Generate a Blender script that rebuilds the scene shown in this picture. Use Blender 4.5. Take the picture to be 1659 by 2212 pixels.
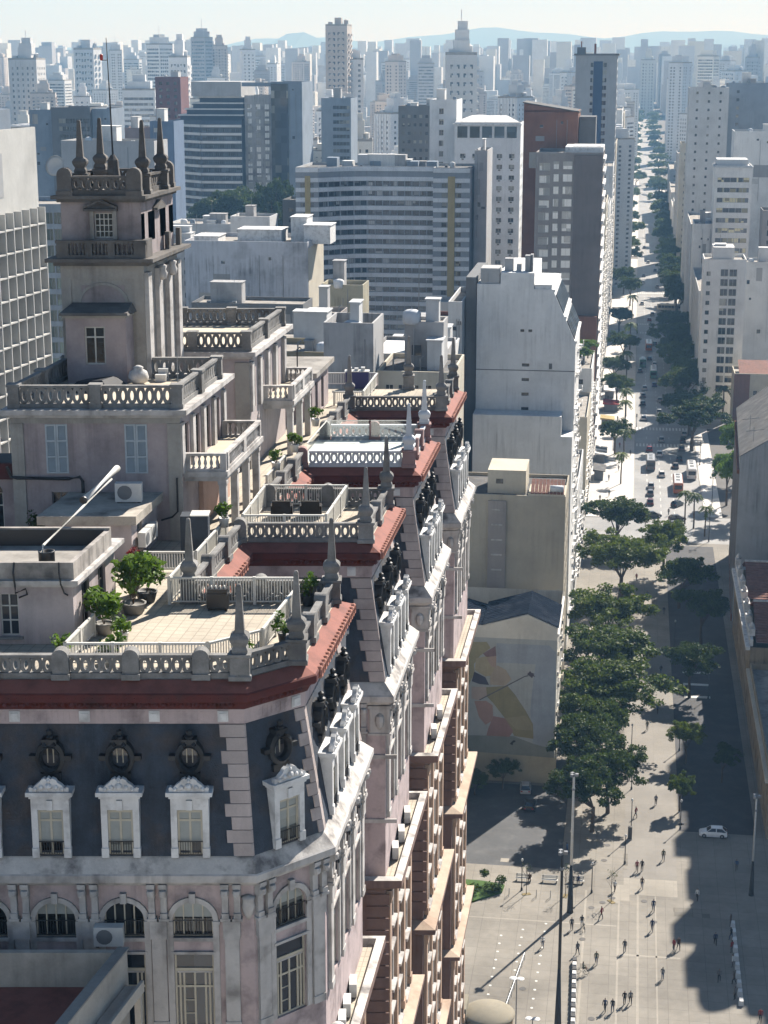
import bpy, bmesh, math, random
from mathutils import Vector, Matrix

# ---------------------------------------------------------------- scene, camera, light
for o in list(bpy.data.objects):
    bpy.data.objects.remove(o, do_unlink=True)
scene = bpy.context.scene
COL = scene.collection
R = math.radians
CAM_H = 110.0
YAW = R(8.05)
PITCH = R(14.405)
cam_d = bpy.data.cameras.new("camera")
cam_d.sensor_fit = 'VERTICAL'
cam_d.sensor_height = 36.0
cam_d.sensor_width = 27.0
cam_d.lens = 3800.0 / 2212.0 * 36.0
cam_d.clip_start = 1.0
cam_d.clip_end = 60000.0
cam = bpy.data.objects.new("camera", cam_d)
COL.objects.link(cam)
cam.location = (0, 0, CAM_H)
cam.rotation_euler = (math.pi / 2 - PITCH, 0, YAW)
scene.camera = cam

SUN_AZ, SUN_EL = R(25.0), R(39.0)
world = bpy.data.worlds.new("World")
scene.world = world
world.use_nodes = True
wn = world.node_tree
bg = wn.nodes["Background"]
sky_n = wn.nodes.new("ShaderNodeTexSky")
sky_n.sky_type = 'NISHITA'
sky_n.sun_disc = False
sky_n.sun_elevation = SUN_EL
sky_n.sun_rotation = SUN_AZ
sky_n.altitude = 760
sky_n.air_density = 0.7
sky_n.dust_density = 0.4
sky_n.ozone_density = 1.0
wn.links.new(sky_n.outputs[0], bg.inputs[0])
bg.inputs[1].default_value = 0.05
sun_d = bpy.data.lights.new("sun", 'SUN')
sun_d.energy = 5.0
sun_d.angle = R(0.53)
sun_d.color = (1.0, 0.965, 0.92)
sun = bpy.data.objects.new("sun", sun_d)
COL.objects.link(sun)
SDIR = Vector((math.sin(SUN_AZ) * math.cos(SUN_EL), math.cos(SUN_AZ) * math.cos(SUN_EL), math.sin(SUN_EL)))
sun.rotation_euler = SDIR.to_track_quat('Z', 'Y').to_euler()
sun.location = SDIR * 900
scene.view_settings.view_transform = 'Standard'
scene.view_settings.look = 'None'
scene.view_settings.exposure = 1.1
scene.view_settings.gamma = 1.0
scene.cycles.max_bounces = 4
scene.cycles.diffuse_bounces = 1
scene.cycles.glossy_bounces = 2
scene.cycles.transparent_max_bounces = 6
scene.cycles.volume_bounces = 0
scene.cycles.use_denoising = True
scene.cycles.use_adaptive_sampling = True
scene.cycles.adaptive_threshold = 0.02

rng = random.Random(7)
ORD = ["first", "second", "third", "fourth", "fifth", "sixth", "seventh", "eighth", "ninth", "tenth", "eleventh", "twelfth"]

# ---------------------------------------------------------------- materials
MATS = {}

def mat(name, col, rough=0.85, var=0.12, scale=0.8, streak=0.0, rand=0.0, bump=0.0, spec=0.3, metal=0.0, col2=None, stain=None, stain_amt=0.0, stain_scale=0.35):
    """painted or mineral surface: base colour, fine mottling, broad patches, optional rain streaks and per-object tint"""
    if name in MATS:
        return MATS[name]
    m = bpy.data.materials.new(name)
    m.use_nodes = True
    nt = m.node_tree
    N, L = nt.nodes, nt.links
    b = N["Principled BSDF"]
    b.inputs["Roughness"].default_value = rough
    b.inputs["Specular IOR Level"].default_value = spec
    b.inputs["Metallic"].default_value = metal
    geo = N.new("ShaderNodeNewGeometry")
    def noise(sc, vec=None, det=3.0):
        n = N.new("ShaderNodeTexNoise")
        n.inputs["Scale"].default_value = sc
        n.inputs["Detail"].default_value = det
        n.inputs["Roughness"].default_value = 0.6
        L.new(vec or geo.outputs["Position"], n.inputs["Vector"])
        return n.outputs["Fac"]
    def mapr(fac, a, bb, lo=0.25, hi=0.75):
        r = N.new("ShaderNodeMapRange")
        r.inputs[1].default_value, r.inputs[2].default_value = lo, hi
        r.inputs[3].default_value, r.inputs[4].default_value = a, bb
        L.new(fac, r.inputs[0])
        return r.outputs[0]
    def mul(x, y):
        q = N.new("ShaderNodeMath"); q.operation = 'MULTIPLY'
        L.new(x, q.inputs[0]); L.new(y, q.inputs[1])
        return q.outputs[0]
    f = mul(mapr(noise(scale), 1 - var, 1 + var), mapr(noise(scale * 9, det=2), 1 - var * .45, 1 + var * .45))
    if streak:
        mp = N.new("ShaderNodeMapping")
        mp.inputs["Scale"].default_value = (1.7, 1.7, 0.09)
        L.new(geo.outputs["Position"], mp.inputs["Vector"])
        st = mapr(noise(1.0, mp.outputs[0], 4.0), streak, 0.0, 0.30, 0.55)
        sm = mul(st, mapr(noise(0.16, det=4.0), 0.0, 1.6, 0.40, 0.66))
        iv = N.new("ShaderNodeMath"); iv.operation = 'SUBTRACT'; iv.inputs[0].default_value = 1.0
        L.new(sm, iv.inputs[1])
        f = mul(f, iv.outputs[0])
    if rand:
        oi = N.new("ShaderNodeObjectInfo")
        f = mul(f, mapr(oi.outputs["Random"], 1 - rand, 1 + rand, 0, 1))
    base = N.new("ShaderNodeRGB"); base.outputs[0].default_value = (*col, 1)
    src = base.outputs[0]
    if col2:
        oi = N.new("ShaderNodeObjectInfo")
        mx = N.new("ShaderNodeMix"); mx.data_type = 'RGBA'
        mx.inputs[7].default_value = (*col2, 1)
        L.new(oi.outputs["Random"], mx.inputs[0]); L.new(src, mx.inputs[6])
        src = mx.outputs[2]
    if stain:
        mx = N.new("ShaderNodeMix"); mx.data_type = 'RGBA'
        mx.inputs[7].default_value = (*stain, 1)
        L.new(mapr(noise(stain_scale, det=6.0), 0, stain_amt, 0.48, 0.68), mx.inputs[0]); L.new(src, mx.inputs[6])
        src = mx.outputs[2]
    vm = N.new("ShaderNodeVectorMath"); vm.operation = 'SCALE'
    L.new(src, vm.inputs[0]); L.new(f, vm.inputs["Scale"])
    L.new(vm.outputs[0], b.inputs["Base Color"])
    if bump:
        bp = N.new("ShaderNodeBump")
        bp.inputs["Strength"].default_value = bump
        bp.inputs["Distance"].default_value = 0.05
        L.new(noise(scale * 14, det=2), bp.inputs["Height"])
        L.new(bp.outputs[0], b.inputs["Normal"])
    MATS[name] = m
    return m

def glass_mat(name, dark=(0.012, 0.016, 0.022), light=(0.30, 0.30, 0.27), share=0.28, rough=0.08, spec=0.5):
    """window panes: mostly a dark room behind, in some openings a drawn blind, chosen per window"""
    if name in MATS:
        return MATS[name]
    m = bpy.data.materials.new(name); m.use_nodes = True
    N, L = m.node_tree.nodes, m.node_tree.links
    b = N["Principled BSDF"]
    b.inputs["Roughness"].default_value = rough
    b.inputs["Specular IOR Level"].default_value = spec
    oi = N.new("ShaderNodeObjectInfo")
    geo = N.new("ShaderNodeNewGeometry")
    ad = N.new("ShaderNodeVectorMath"); ad.operation = 'MULTIPLY_ADD'
    ad.inputs[1].default_value = (0.37, 0.37, 0.31)
    L.new(geo.outputs["Position"], ad.inputs[0])
    L.new(oi.outputs["Random"], ad.inputs[2])
    wn_ = N.new("ShaderNodeTexWhiteNoise")
    sn = N.new("ShaderNodeVectorMath"); sn.operation = 'FLOOR'
    L.new(ad.outputs[0], sn.inputs[0]); L.new(sn.outputs[0], wn_.inputs["Vector"])
    cr = N.new("ShaderNodeValToRGB")
    cr.color_ramp.interpolation = 'CONSTANT'
    e = cr.color_ramp.elements
    e[0].position = 0; e[0].color = (*dark, 1)
    e[1].position = 1 - share; e[1].color = (*[c * .45 for c in light], 1)
    n = e.new(1 - share * .5); n.color = (*light, 1)
    n2 = e.new(0.42); n2.color = (*[c * 2.0 + .008 for c in dark], 1)
    L.new(wn_.outputs["Value"], cr.inputs[0])
    L.new(cr.outputs[0], b.inputs["Base Color"])
    MATS[name] = m
    return m

def plain(name, col, rough=0.5, metal=0.0, spec=0.5):
    if name in MATS:
        return MATS[name]
    m = bpy.data.materials.new(name); m.use_nodes = True
    N, L = m.node_tree.nodes, m.node_tree.links
    b = N["Principled BSDF"]
    b.inputs["Roughness"].default_value = rough
    b.inputs["Metallic"].default_value = metal
    b.inputs["Specular IOR Level"].default_value = spec
    n = N.new("ShaderNodeTexNoise"); n.inputs["Scale"].default_value = 2.5; n.inputs["Detail"].default_value = 3
    g = N.new("ShaderNodeNewGeometry"); L.new(g.outputs["Position"], n.inputs["Vector"])
    r = N.new("ShaderNodeMapRange"); r.inputs[3].default_value = 0.82; r.inputs[4].default_value = 1.18
    L.new(n.outputs["Fac"], r.inputs[0])
    v = N.new("ShaderNodeVectorMath"); v.operation = 'SCALE'; v.inputs[0].default_value = col
    L.new(r.outputs[0], v.inputs["Scale"]); L.new(v.outputs[0], b.inputs["Base Color"])
    MATS[name] = m
    return m

def foliage(name, col, col2):
    if name in MATS:
        return MATS[name]
    m = bpy.data.materials.new(name); m.use_nodes = True
    N, L = m.node_tree.nodes, m.node_tree.links
    b = N["Principled BSDF"]
    b.inputs["Roughness"].default_value = 0.6
    b.inputs["Specular IOR Level"].default_value = 0.25
    geo = N.new("ShaderNodeNewGeometry")
    n = N.new("ShaderNodeTexNoise"); n.inputs["Scale"].default_value = 0.9; n.inputs["Detail"].default_value = 3
    L.new(geo.outputs["Position"], n.inputs["Vector"])
    ad = N.new("ShaderNodeMath"); ad.operation = 'MULTIPLY_ADD'; ad.inputs[1].default_value = 0.5; 
    L.new(geo.outputs["Random Per Island"], ad.inputs[0]); L.new(n.outputs["Fac"], ad.inputs[2])
    oi = N.new("ShaderNodeObjectInfo")
    rr = N.new("ShaderNodeMapRange"); rr.inputs[3].default_value = 0.05; rr.inputs[4].default_value = 0.45
    L.new(oi.outputs["Random"], rr.inputs[0])
    sb = N.new("ShaderNodeMath"); sb.operation = 'SUBTRACT'
    L.new(ad.outputs[0], sb.inputs[0]); L.new(rr.outputs[0], sb.inputs[1])
    mx = N.new("ShaderNodeMix"); mx.data_type = 'RGBA'
    mx.inputs[6].default_value = (*col, 1); mx.inputs[7].default_value = (*col2, 1)
    L.new(sb.outputs[0], mx.inputs[0]); L.new(mx.outputs[2], b.inputs["Base Color"])
    tr = N.new("ShaderNodeBsdfTranslucent"); L.new(mx.outputs[2], tr.inputs["Color"])
    ms = N.new("ShaderNodeMixShader"); ms.inputs[0].default_value = 0.38
    L.new(b.outputs[0], ms.inputs[1]); L.new(tr.outputs[0], ms.inputs[2])
    L.new(ms.outputs[0], N["Material Output"].inputs[0])
    MATS[name] = m
    return m

def paving_mat(name, col, joint, sx, sy, var=0.1, stain=0.4, sc=0.12, ssc=0.07):
    m = mat(name, col, 0.85, var, sc, stain=tuple(c * .58 for c in col), stain_amt=stain, stain_scale=ssc)
    N, L = m.node_tree.nodes, m.node_tree.links
    b = N["Principled BSDF"]; src = b.inputs["Base Color"].links[0].from_socket
    geo = N.new("ShaderNodeNewGeometry")
    br = N.new("ShaderNodeTexBrick"); br.offset = 0.0
    br.inputs["Color1"].default_value = (1, 1, 1, 1); br.inputs["Color2"].default_value = (.93, .93, .93, 1); br.inputs["Mortar"].default_value = (joint, joint, joint, 1)
    br.inputs["Scale"].default_value = 1.0; br.inputs["Mortar Size"].default_value = 0.03; br.inputs["Brick Width"].default_value = sx; br.inputs["Row Height"].default_value = sy
    L.new(geo.outputs["Position"], br.inputs["Vector"])
    mx = N.new("ShaderNodeVectorMath"); mx.operation = 'MULTIPLY'
    L.new(src, mx.inputs[0]); L.new(br.outputs["Color"], mx.inputs[1]); L.new(mx.outputs[0], b.inputs["Base Color"])
    return m

# ---------------------------------------------------------------- mesh helpers
class MB:
    """collects faces; build() links them as one mesh object"""
    def __init__(s, frame=None):
        s.v, s.f, s.mi, s.fr = [], [], [], frame
    def pt(s, p):
        p = s.fr(*p) if s.fr else p
        s.v.append(tuple(p)); return len(s.v) - 1
    def face(s, pts, mi=0):
        s.f.append([s.pt(p) for p in pts]); s.mi.append(mi)
    def hexa(s, lo, hi, mi=0, cap=(1, 1)):
        """lo, hi: matching loops of points"""
        n = len(lo)
        a = [s.pt(p) for p in lo]; b = [s.pt(p) for p in hi]
        for i in range(n):
            j = (i + 1) % n
            s.f.append([a[i], a[j], b[j], b[i]]); s.mi.append(mi)
        if cap[0]: s.f.append(a[::-1]); s.mi.append(mi)
        if cap[1]: s.f.append(b); s.mi.append(mi)
    def box(s, x0, x1, y0, y1, z0, z1, mi=0):
        s.hexa([(x0, y0, z0), (x1, y0, z0), (x1, y1, z0), (x0, y1, z0)],
               [(x0, y0, z1), (x1, y0, z1), (x1, y1, z1), (x0, y1, z1)], mi)
    def prism(s, poly, z0, z1, mi=0):
        s.hexa([(x, y, z0) for x, y in poly], [(x, y, z1) for x, y in poly], mi)
    def lathe(s, c, prof, n=8, mi=0, rot=0.0, sq=1.0):
        """prof: (radius, z) from bottom to top"""
        rings = []
        for r, z in prof:
            rings.append([s.pt((c[0] + r * sq * math.cos(rot + 2 * math.pi * k / n), c[1] + r * sq * math.sin(rot + 2 * math.pi * k / n), c[2] + z)) for k in range(n)])
        for a, b in zip(rings, rings[1:]):
            for i in range(n):
                j = (i + 1) % n
                s.f.append([a[i], a[j], b[j], b[i]]); s.mi.append(mi)
        s.f.append(rings[0][::-1]); s.mi.append(mi)
        s.f.append(rings[-1]); s.mi.append(mi)
    def tube(s, pts, rad, n=6, mi=0, r1=None):
        pts = [Vector(p) for p in pts]
        rings = []
        for i, p in enumerate(pts):
            d = (pts[min(i + 1, len(pts) - 1)] - pts[max(i - 1, 0)]).normalized()
            a = d.orthogonal().normalized(); b = d.cross(a)
            rr = rad if r1 is None else rad + (r1 - rad) * i / max(1, len(pts) - 1)
            rings.append([s.pt(p + a * rr * math.cos(2 * math.pi * k / n) + b * rr * math.sin(2 * math.pi * k / n)) for k in range(n)])
        for a, b in zip(rings, rings[1:]):
            # rings may be rotated against each other: match nearest start
            k0 = min(range(n), key=lambda k: (Vector(s.v[b[k]]) - Vector(s.v[a[0]])).length)
            for i in range(n):
                j = (i + 1) % n
                s.f.append([a[i], a[j], b[(j + k0) % n], b[(i + k0) % n]]); s.mi.append(mi)
        s.f.append(rings[0][::-1]); s.mi.append(mi)
        s.f.append(rings[-1]); s.mi.append(mi)
    def mesh(s, name, mats, smooth=False):
        me = bpy.data.meshes.new(name)
        me.from_pydata(s.v, [], s.f)
        for m in (mats if isinstance(mats, (list, tuple)) else [mats]):
            me.materials.append(m)
        if any(s.mi):
            me.polygons.foreach_set("material_index", s.mi)
        if smooth:
            me.polygons.foreach_set("use_smooth", [True] * len(s.f))
        me.update()
        return me
    def build(s, name, mats, parent=None, smooth=False, loc=None, rz=0.0):
        return put(name, s.mesh(name, mats, smooth), parent, loc, rz)

def put(name, me, parent=None, loc=None, rz=0.0, scale=None):
    """link a mesh as an object; coordinates are world coordinates even under a parent"""
    o = bpy.data.objects.new(name, me)
    COL.objects.link(o)
    if loc is not None: o.location = loc
    if rz: o.rotation_euler = (0, 0, rz)
    if scale is not None: o.scale = scale
    if parent is not None:
        o.parent = parent
        o.matrix_parent_inverse = inv_of(parent)
    return o

INV = {}
def inv_of(p):
    k = p.name
    if k not in INV:
        INV[k] = world_of(p).inverted()
    return INV[k]
def world_of(o):
    m = Matrix.LocRotScale(o.location, o.rotation_euler, o.scale)
    if o.parent is not None:
        m = world_of(o.parent) @ o.matrix_parent_inverse @ m
    return m

def tag(o, label=None, cat=None, group=None, kind=None):
    if label: o["label"] = label
    if cat: o["category"] = cat
    if group: o["group"] = group
    if kind: o["kind"] = kind
    return o

def thing(name, label, cat, loc=(0, 0, 0), rz=0.0, group=None):
    o = bpy.data.objects.new(name, None)
    COL.objects.link(o)
    o.location = loc; o.rotation_euler = (0, 0, rz)
    o.empty_display_size = 0.5
    return tag(o, label, cat, group)

def clone(root, loc, rz=0.0, scale=None, label=None, group=None, swap=None):
    """a copy of a thing with copies of its parts and sub-parts (things built around the origin)"""
    def cp(o, par):
        c = o.copy(); COL.objects.link(c)
        if par is not None:
            c.parent = par
        for ch in o.children:
            cp(ch, c)
        return c
    r = cp(root, None)
    r.location = loc; r.rotation_euler = (0, 0, rz)
    if scale is not None: r.scale = (scale,) * 3 if not hasattr(scale, '__len__') else scale
    if label: r["label"] = label
    if group: r["group"] = group
    return r

def kids(parent, name, mb, mats, smooth=False):
    """a part built in its thing's own coordinates"""
    o = bpy.data.objects.new(name, mb.mesh(name, mats, smooth))
    COL.objects.link(o); o.parent = parent
    return o

# ---------------------------------------------------------------- walls with real openings
def facade(mb, p0, p1, z0, z1, ops, depth=0.25, mi=0, mi_rev=0):
    """wall from p0 to p1 seen from its right-hand side; ops = (s0, s1, z0, z1) holes with reveals of the given depth"""
    p0, p1 = Vector((p0[0], p0[1])), Vector((p1[0], p1[1]))
    d = (p1 - p0); Lw = d.length; d /= Lw
    n_in = Vector((-d.y, d.x))          # inward = left of the direction
    P = lambda s, z, k=0.0: (p0.x + d.x * s + n_in.x * k, p0.y + d.y * s + n_in.y * k, z)
    rows = {}
    for a, b, c, e in ops:
        rows.setdefault((round(c, 3), round(e, 3)), []).append((a, b))
    zc = z0
    for (c, e) in sorted(rows):
        if c > zc + 1e-4:
            mb.face([P(0, zc), P(Lw, zc), P(Lw, c), P(0, c)], mi)
        sc = 0.0
        for a, b in sorted(rows[(c, e)]):
            if a > sc + 1e-4:
                mb.face([P(sc, c), P(a, c), P(a, e), P(sc, e)], mi)
            mb.face([P(a, c), P(b, c), P(b, c, depth), P(a, c, depth)], mi_rev)
            mb.face([P(a, e, depth), P(b, e, depth), P(b, e), P(a, e)], mi_rev)
            mb.face([P(a, c), P(a, c, depth), P(a, e, depth), P(a, e)], mi_rev)
            mb.face([P(b, c, depth), P(b, c), P(b, e), P(b, e, depth)], mi_rev)
            sc = b
        if sc < Lw - 1e-4:
            mb.face([P(sc, c), P(Lw, c), P(Lw, e), P(sc, e)], mi)
        zc = e
    if zc < z1 - 1e-4:
        mb.face([P(0, zc), P(Lw, zc), P(Lw, z1), P(0, z1)], mi)

def seg_frame(p0, p1):
    d = Vector((p1[0] - p0[0], p1[1] - p0[1])); L = d.length; d /= L
    return L, d, Vector((-d.y, d.x)), math.atan2(d.y, d.x)

WCACHE = {}
def win_mesh(w, h, style, frame, pane, sub=False):
    """window filling an opening: local x along the wall from 0 to w, y inwards from the wall face, z from 0 to h"""
    key = (round(w, 2), round(h, 2), style, frame.name, pane.name)
    if key in WCACHE:
        return WCACHE[key]
    mb = MB(); t = 0.06 if w < 2.4 else 0.08
    y0, y1 = 0.15, 0.22
    if style != 'pane':
        mb.box(0, t, y0, y1, 0, h); mb.box(w - t, w, y0, y1, 0, h)
        mb.box(t, w - t, y0, y1, 0, t); mb.box(t, w - t, y0, y1, h - t, h)
    nv = {'two': 1, 'three': 2, 'four': 3, 'cross': 1, 'band': max(1, int(w / 1.1)) - 1, 'ac': 1, 'half': 1}.get(style, 0)
    for k in range(nv):
        x = w * (k + 1) / (nv + 1)
        mb.box(x - t / 2, x + t / 2, y0 + .004, y1 - .004, t, h - t)
    if style in ('cross', 'half'):
        mb.box(t, w - t, y0 + .008, y1 - .008, h * .66 - t / 2, h * .66 + t / 2)
    mb.face([(0, .20, 0), (w, .20, 0), (w, .20, h), (0, .20, h)], 1)
    if style == 'ac':
        mb.box(w * .28, w * .72, -0.28, 0.14, -0.62, -0.08, 0)
        mb.box(w * .32, w * .68, -0.30, -0.28, -0.56, -0.14, 1)
    me = mb.mesh("window", [frame, pane])
    WCACHE[key] = me
    return me

def grid_ops(L, spec, h):
    """openings of one wall from a spec: n columns, floor height fl, first sill z0, window ww x wh, margins m"""
    m0, m1 = spec.get('m', (0.8, 0.8))
    n, fl, z0, wh = spec['n'], spec['fl'], spec.get('z0', 1.2), spec['wh']
    pitch = (L - m0 - m1) / n
    ww = min(spec['ww'], pitch - 0.06)
    ops = []
    z = z0
    k = 0
    while z + wh < h - spec.get('top', 0.8):
        if k >= spec.get('from', 0):
            for i in range(n):
                if (i, k) in spec.get('skip', ()) or i in spec.get('skipcol', ()): continue
                a = m0 + pitch * (i + .5) - ww / 2
                ops.append((a, a + ww, z, z + wh))
        z += fl; k += 1
    return ops

def build_walls(root, pts, h, wallm, segs, z_base=0.0, budget=300, wall_name="wall", framem=None, panem=None):
    """one wall mesh around the polygon (counter-clockwise), openings where a segment has a spec, windows as parts"""
    wall = MB(); extra = MB(); n_obj = 0
    wall_o = None
    todo = []
    for i in range(len(pts)):
        p0, p1 = pts[i], pts[(i + 1) % len(pts)]
        L, d, nin, ang = seg_frame(p0, p1)
        specs = segs.get(i)
        if not specs:
            wall.face([(*p0, z_base), (*p1, z_base), (*p1, h), (*p0, h)])
            continue
        specs = specs if isinstance(specs, list) else [specs]
        ops = []
        for sp in specs:
            o_ = grid_ops(L, sp, h)
            ops += o_
            for q in o_:
                todo.append((p0, d, nin, ang, q, sp))
        facade(wall, p0, p1, z_base, h, ops, depth=0.25)
    wall_o = wall.build(wall_name, wallm, root)
    todo.sort(key=lambda t: -t[4][3])
    for p0, d, nin, ang, (a, b, c, e), sp in todo:
        fm = sp.get('frame') or framem or FRAME_W
        pm = sp.get('pane') or panem or GLASS
        me = win_mesh(b - a, e - c, sp.get('style', 'two'), fm, pm)
        loc = (p0[0] + d.x * a, p0[1] + d.y * a, c)
        if n_obj < budget and sp.get('obj', True):
            put("window", me, root, loc, ang); n_obj += 1
        else:
            cs, sn = math.cos(ang), math.sin(ang)
            base = len(extra.v)
            for v in me.vertices:
                x, y, z = v.co
                extra.v.append((loc[0] + x * cs - y * sn, loc[1] + x * sn + y * cs, loc[2] + z))
            for pg in me.polygons:
                extra.f.append([base + q for q in pg.vertices]); extra.mi.append(pg.material_index)
    if extra.f:
        fm = framem or FRAME_W
        sp0 = todo[-1][5]
        o = extra.build("windows", [sp0.get('frame') or fm, sp0.get('pane') or panem or GLASS], root)
        o["kind"] = "stuff"
    return wall_o

def rect_pts(x, y, w, d, rot=0.0):
    c, s = math.cos(rot), math.sin(rot)
    T = lambda a, b: (x + a * c - b * s, y + a * s + b * c)
    return [T(0, 0), T(w, 0), T(w, d), T(0, d)]

def inset(pts, k):
    n = len(pts); out = []
    for i in range(n):
        p, q, r = Vector(pts[i - 1]), Vector(pts[i]), Vector(pts[(i + 1) % n])
        a = (q - p).normalized(); b = (r - q).normalized()
        na, nb = Vector((-a.y, a.x)), Vector((-b.y, b.x))
        m = (na + nb); m /= max(1e-6, (1 + na.dot(nb)))
        o = q + m * k
        out.append((o.x, o.y))
    return out

def roof_parapet(root, pts, h, mat_top, mat_par, ph=0.9, t=0.25, over=0.0):
    """flat roof with a parapet wall around it"""
    mb = MB()
    mb.face([(x, y, h - 0.02) for x, y in inset(pts, 0.01)], 0)
    a, b = inset(pts, -over), inset(pts, t)
    n = len(pts)
    for i in range(n):
        j = (i + 1) % n
        mb.hexa([(*a[i], h), (*a[j], h), (*b[j], h), (*b[i], h)], [(*a[i], h + ph), (*a[j], h + ph), (*b[j], h + ph), (*b[i], h + ph)], 1)
    return mb.build("roof", [mat_top, mat_par], root)

# ---------------------------------------------------------------- shared materials
FRAME_W = plain("frame_white", (0.55, 0.54, 0.50), 0.5)
FRAME_G = plain("frame_grey", (0.16, 0.17, 0.18), 0.5)
FRAME_D = plain("frame_dark", (0.05, 0.05, 0.05), 0.5)
FRAME_CR = plain("frame_cream", (0.52, 0.48, 0.38), 0.55)
GLASS = glass_mat("glass_city")
GLASS_D = glass_mat("glass_dark", share=0.06)
GLASS_OLD = glass_mat("glass_old", dark=(0.010, 0.011, 0.012), light=(0.34, 0.36, 0.33), share=0.30)
PINK = mat("stucco_pink", (0.51, 0.42, 0.415), 0.9, 0.10, 0.7, 0.28, stain=(0.20, 0.165, 0.165), stain_amt=0.75, stain_scale=0.75, bump=0.2)
STONE = mat("stucco_stone", (0.52, 0.50, 0.48), 0.9, 0.10, 0.8, 0.30, stain=(0.17, 0.155, 0.145), stain_amt=0.7, stain_scale=0.9, bump=0.2)
STONE_W = mat("stucco_white", (0.74, 0.74, 0.73), 0.85, 0.07, 1.2, 0.16, stain=(0.30, 0.29, 0.28), stain_amt=0.55, stain_scale=1.1)
STONE_G = mat("stone_weathered", (0.25, 0.245, 0.235), 0.95, 0.22, 1.1, 0.25, stain=(0.07, 0.07, 0.07), stain_amt=0.7, bump=0.3)
LEDGE = mat("ledge_weathered", (0.58, 0.55, 0.51), 0.92, 0.14, 1.0, 0.1, stain=(0.12, 0.11, 0.11), stain_amt=0.9, stain_scale=0.8, bump=0.2)
ROSE = mat("stucco_rose", (0.22, 0.150, 0.130), 0.9, 0.12, 0.7, 0.30, stain=(0.10, 0.065, 0.055), stain_amt=0.6, bump=0.15)
SLATE = mat("mansard_slate", (0.052, 0.066, 0.088), 0.9, 0.25, 1.3, 0.35, stain=(0.095, 0.078, 0.070), stain_amt=0.8, stain_scale=0.55, bump=0.3)
RED = mat("cornice_red", (0.105, 0.027, 0.023), 0.8, 0.16, 1.4, 0.2, stain=(0.055, 0.026, 0.024), stain_amt=0.8, stain_scale=0.9)
SALMON = mat("cornice_salmon", (0.255, 0.095, 0.072), 0.8, 0.10, 1.4, 0.1, stain=(0.14, 0.055, 0.045), stain_amt=0.7, stain_scale=0.9)
IRON = plain("iron_black", (0.018, 0.019, 0.021), 0.55)
DECK = paving_mat("terrace_tiles", (0.52, 0.46, 0.37), .72, .5, .5, 0.14, 0.7, 0.7, 0.35)
ROOFCON = mat("roof_concrete", (0.33, 0.31, 0.28), 0.92, 0.18, 0.6, stain=(0.12, 0.11, 0.10), stain_amt=0.7)
ROOFDK = mat("roof_dark", (0.09, 0.09, 0.09), 0.9, 0.25, 0.6, stain=(0.2, 0.19, 0.18), stain_amt=0.6)
METAL_W = plain("painted_metal_white", (0.66, 0.65, 0.60), 0.45)
MAUVE = mat("paint_mauve", (0.30, 0.20, 0.19), 0.9, 0.1)
MINT = mat("paint_mint", (0.70, 0.74, 0.68), 0.7, 0.05)
COOLW = mat("paint_cool_white", (0.62, 0.65, 0.68), 0.8, 0.07, stain=(0.4, 0.42, 0.44), stain_amt=0.4)
PLASTIC_W = plain("plastic_white", (0.62, 0.62, 0.60), 0.4)
PLASTIC_K = plain("plastic_black", (0.02, 0.02, 0.022), 0.45)
TERRACOTTA = mat("roof_tiles_clay", (0.22, 0.105, 0.08), 0.85, 0.25, 1.5, stain=(0.12, 0.07, 0.05), stain_amt=0.6)
STEEL = plain("steel_grey", (0.24, 0.25, 0.26), 0.4, 0.4)
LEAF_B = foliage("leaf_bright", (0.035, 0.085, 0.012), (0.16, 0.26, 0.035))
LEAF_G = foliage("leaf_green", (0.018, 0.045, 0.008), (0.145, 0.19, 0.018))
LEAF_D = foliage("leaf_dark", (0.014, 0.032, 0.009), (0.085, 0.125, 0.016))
BARK = mat("bark", (0.10, 0.075, 0.055), 0.95, 0.3, 3.0)

# ---------------------------------------------------------------- the old skyscraper with the mansard
CY, SY = math.cos(YAW), math.sin(YAW)
def MF(u, v, z=0.0):
    return (-11.8 + CY * u, 68.0 + v + SY * u, z)
def M2(u, v):
    return MF(u, v)[:2]

LEDGE_UV = [(-24, -2.8), (-2.67, -2.8), (0.1, -0.03), (0.1, 11.2), (-6.5, 11.2), (-6.5, 18.4), (0.1, 18.4), (0.1, 29.5),
            (-6.5, 29.5), (-6.5, 36.1), (0.1, 36.1), (0.1, 47.6), (-6.5, 47.6), (-6.5, 54.5), (0.1, 54.5), (0.1, 66.2), (-24, 66.2)]
PERI = [M2(u, v) for u, v in LEDGE_UV]
NSEG = len(PERI)
FRONTS, RIGHTS = [0, 5, 9, 13], [2, 6, 10, 14]
old = thing("ornate_skyscraper", "ornate pink skyscraper with dark mansard roof, red cornice and rooftop terraces filling the foreground", "building", (PERI[1][0], PERI[1][1], 0))
WALLP = inset(PERI, 0.5)

def sweep(name, prof, mats, mi=None, segs=None, parent=None, closed=True):
    """profile of (inset, z) carried round the outline with mitred corners"""
    mb = MB()
    loops = [(inset(PERI, k), z) for k, z in prof]
    for i in range(NSEG):
        if segs is not None and i not in segs: continue
        j = (i + 1) % NSEG
        for q in range(len(loops) - 1):
            (a, za), (b, zb) = loops[q], loops[q + 1]
            mb.face([(*a[i], za), (*a[j], za), (*b[j], zb), (*b[i], zb)], mi[q] if mi else 0)
    return mb.build(name, mats, parent or old)

def along(i, s, k, z):
    """point on outline segment i, s metres from its start corner, k metres inwards"""
    L, d, nin, ang = seg_frame(PERI[i], PERI[(i + 1) % NSEG])
    return (PERI[i][0] + d.x * s + nin.x * k, PERI[i][1] + d.y * s + nin.y * k, z), ang
def seglen(i):
    return seg_frame(PERI[i], PERI[(i + 1) % NSEG])[0]

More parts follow.
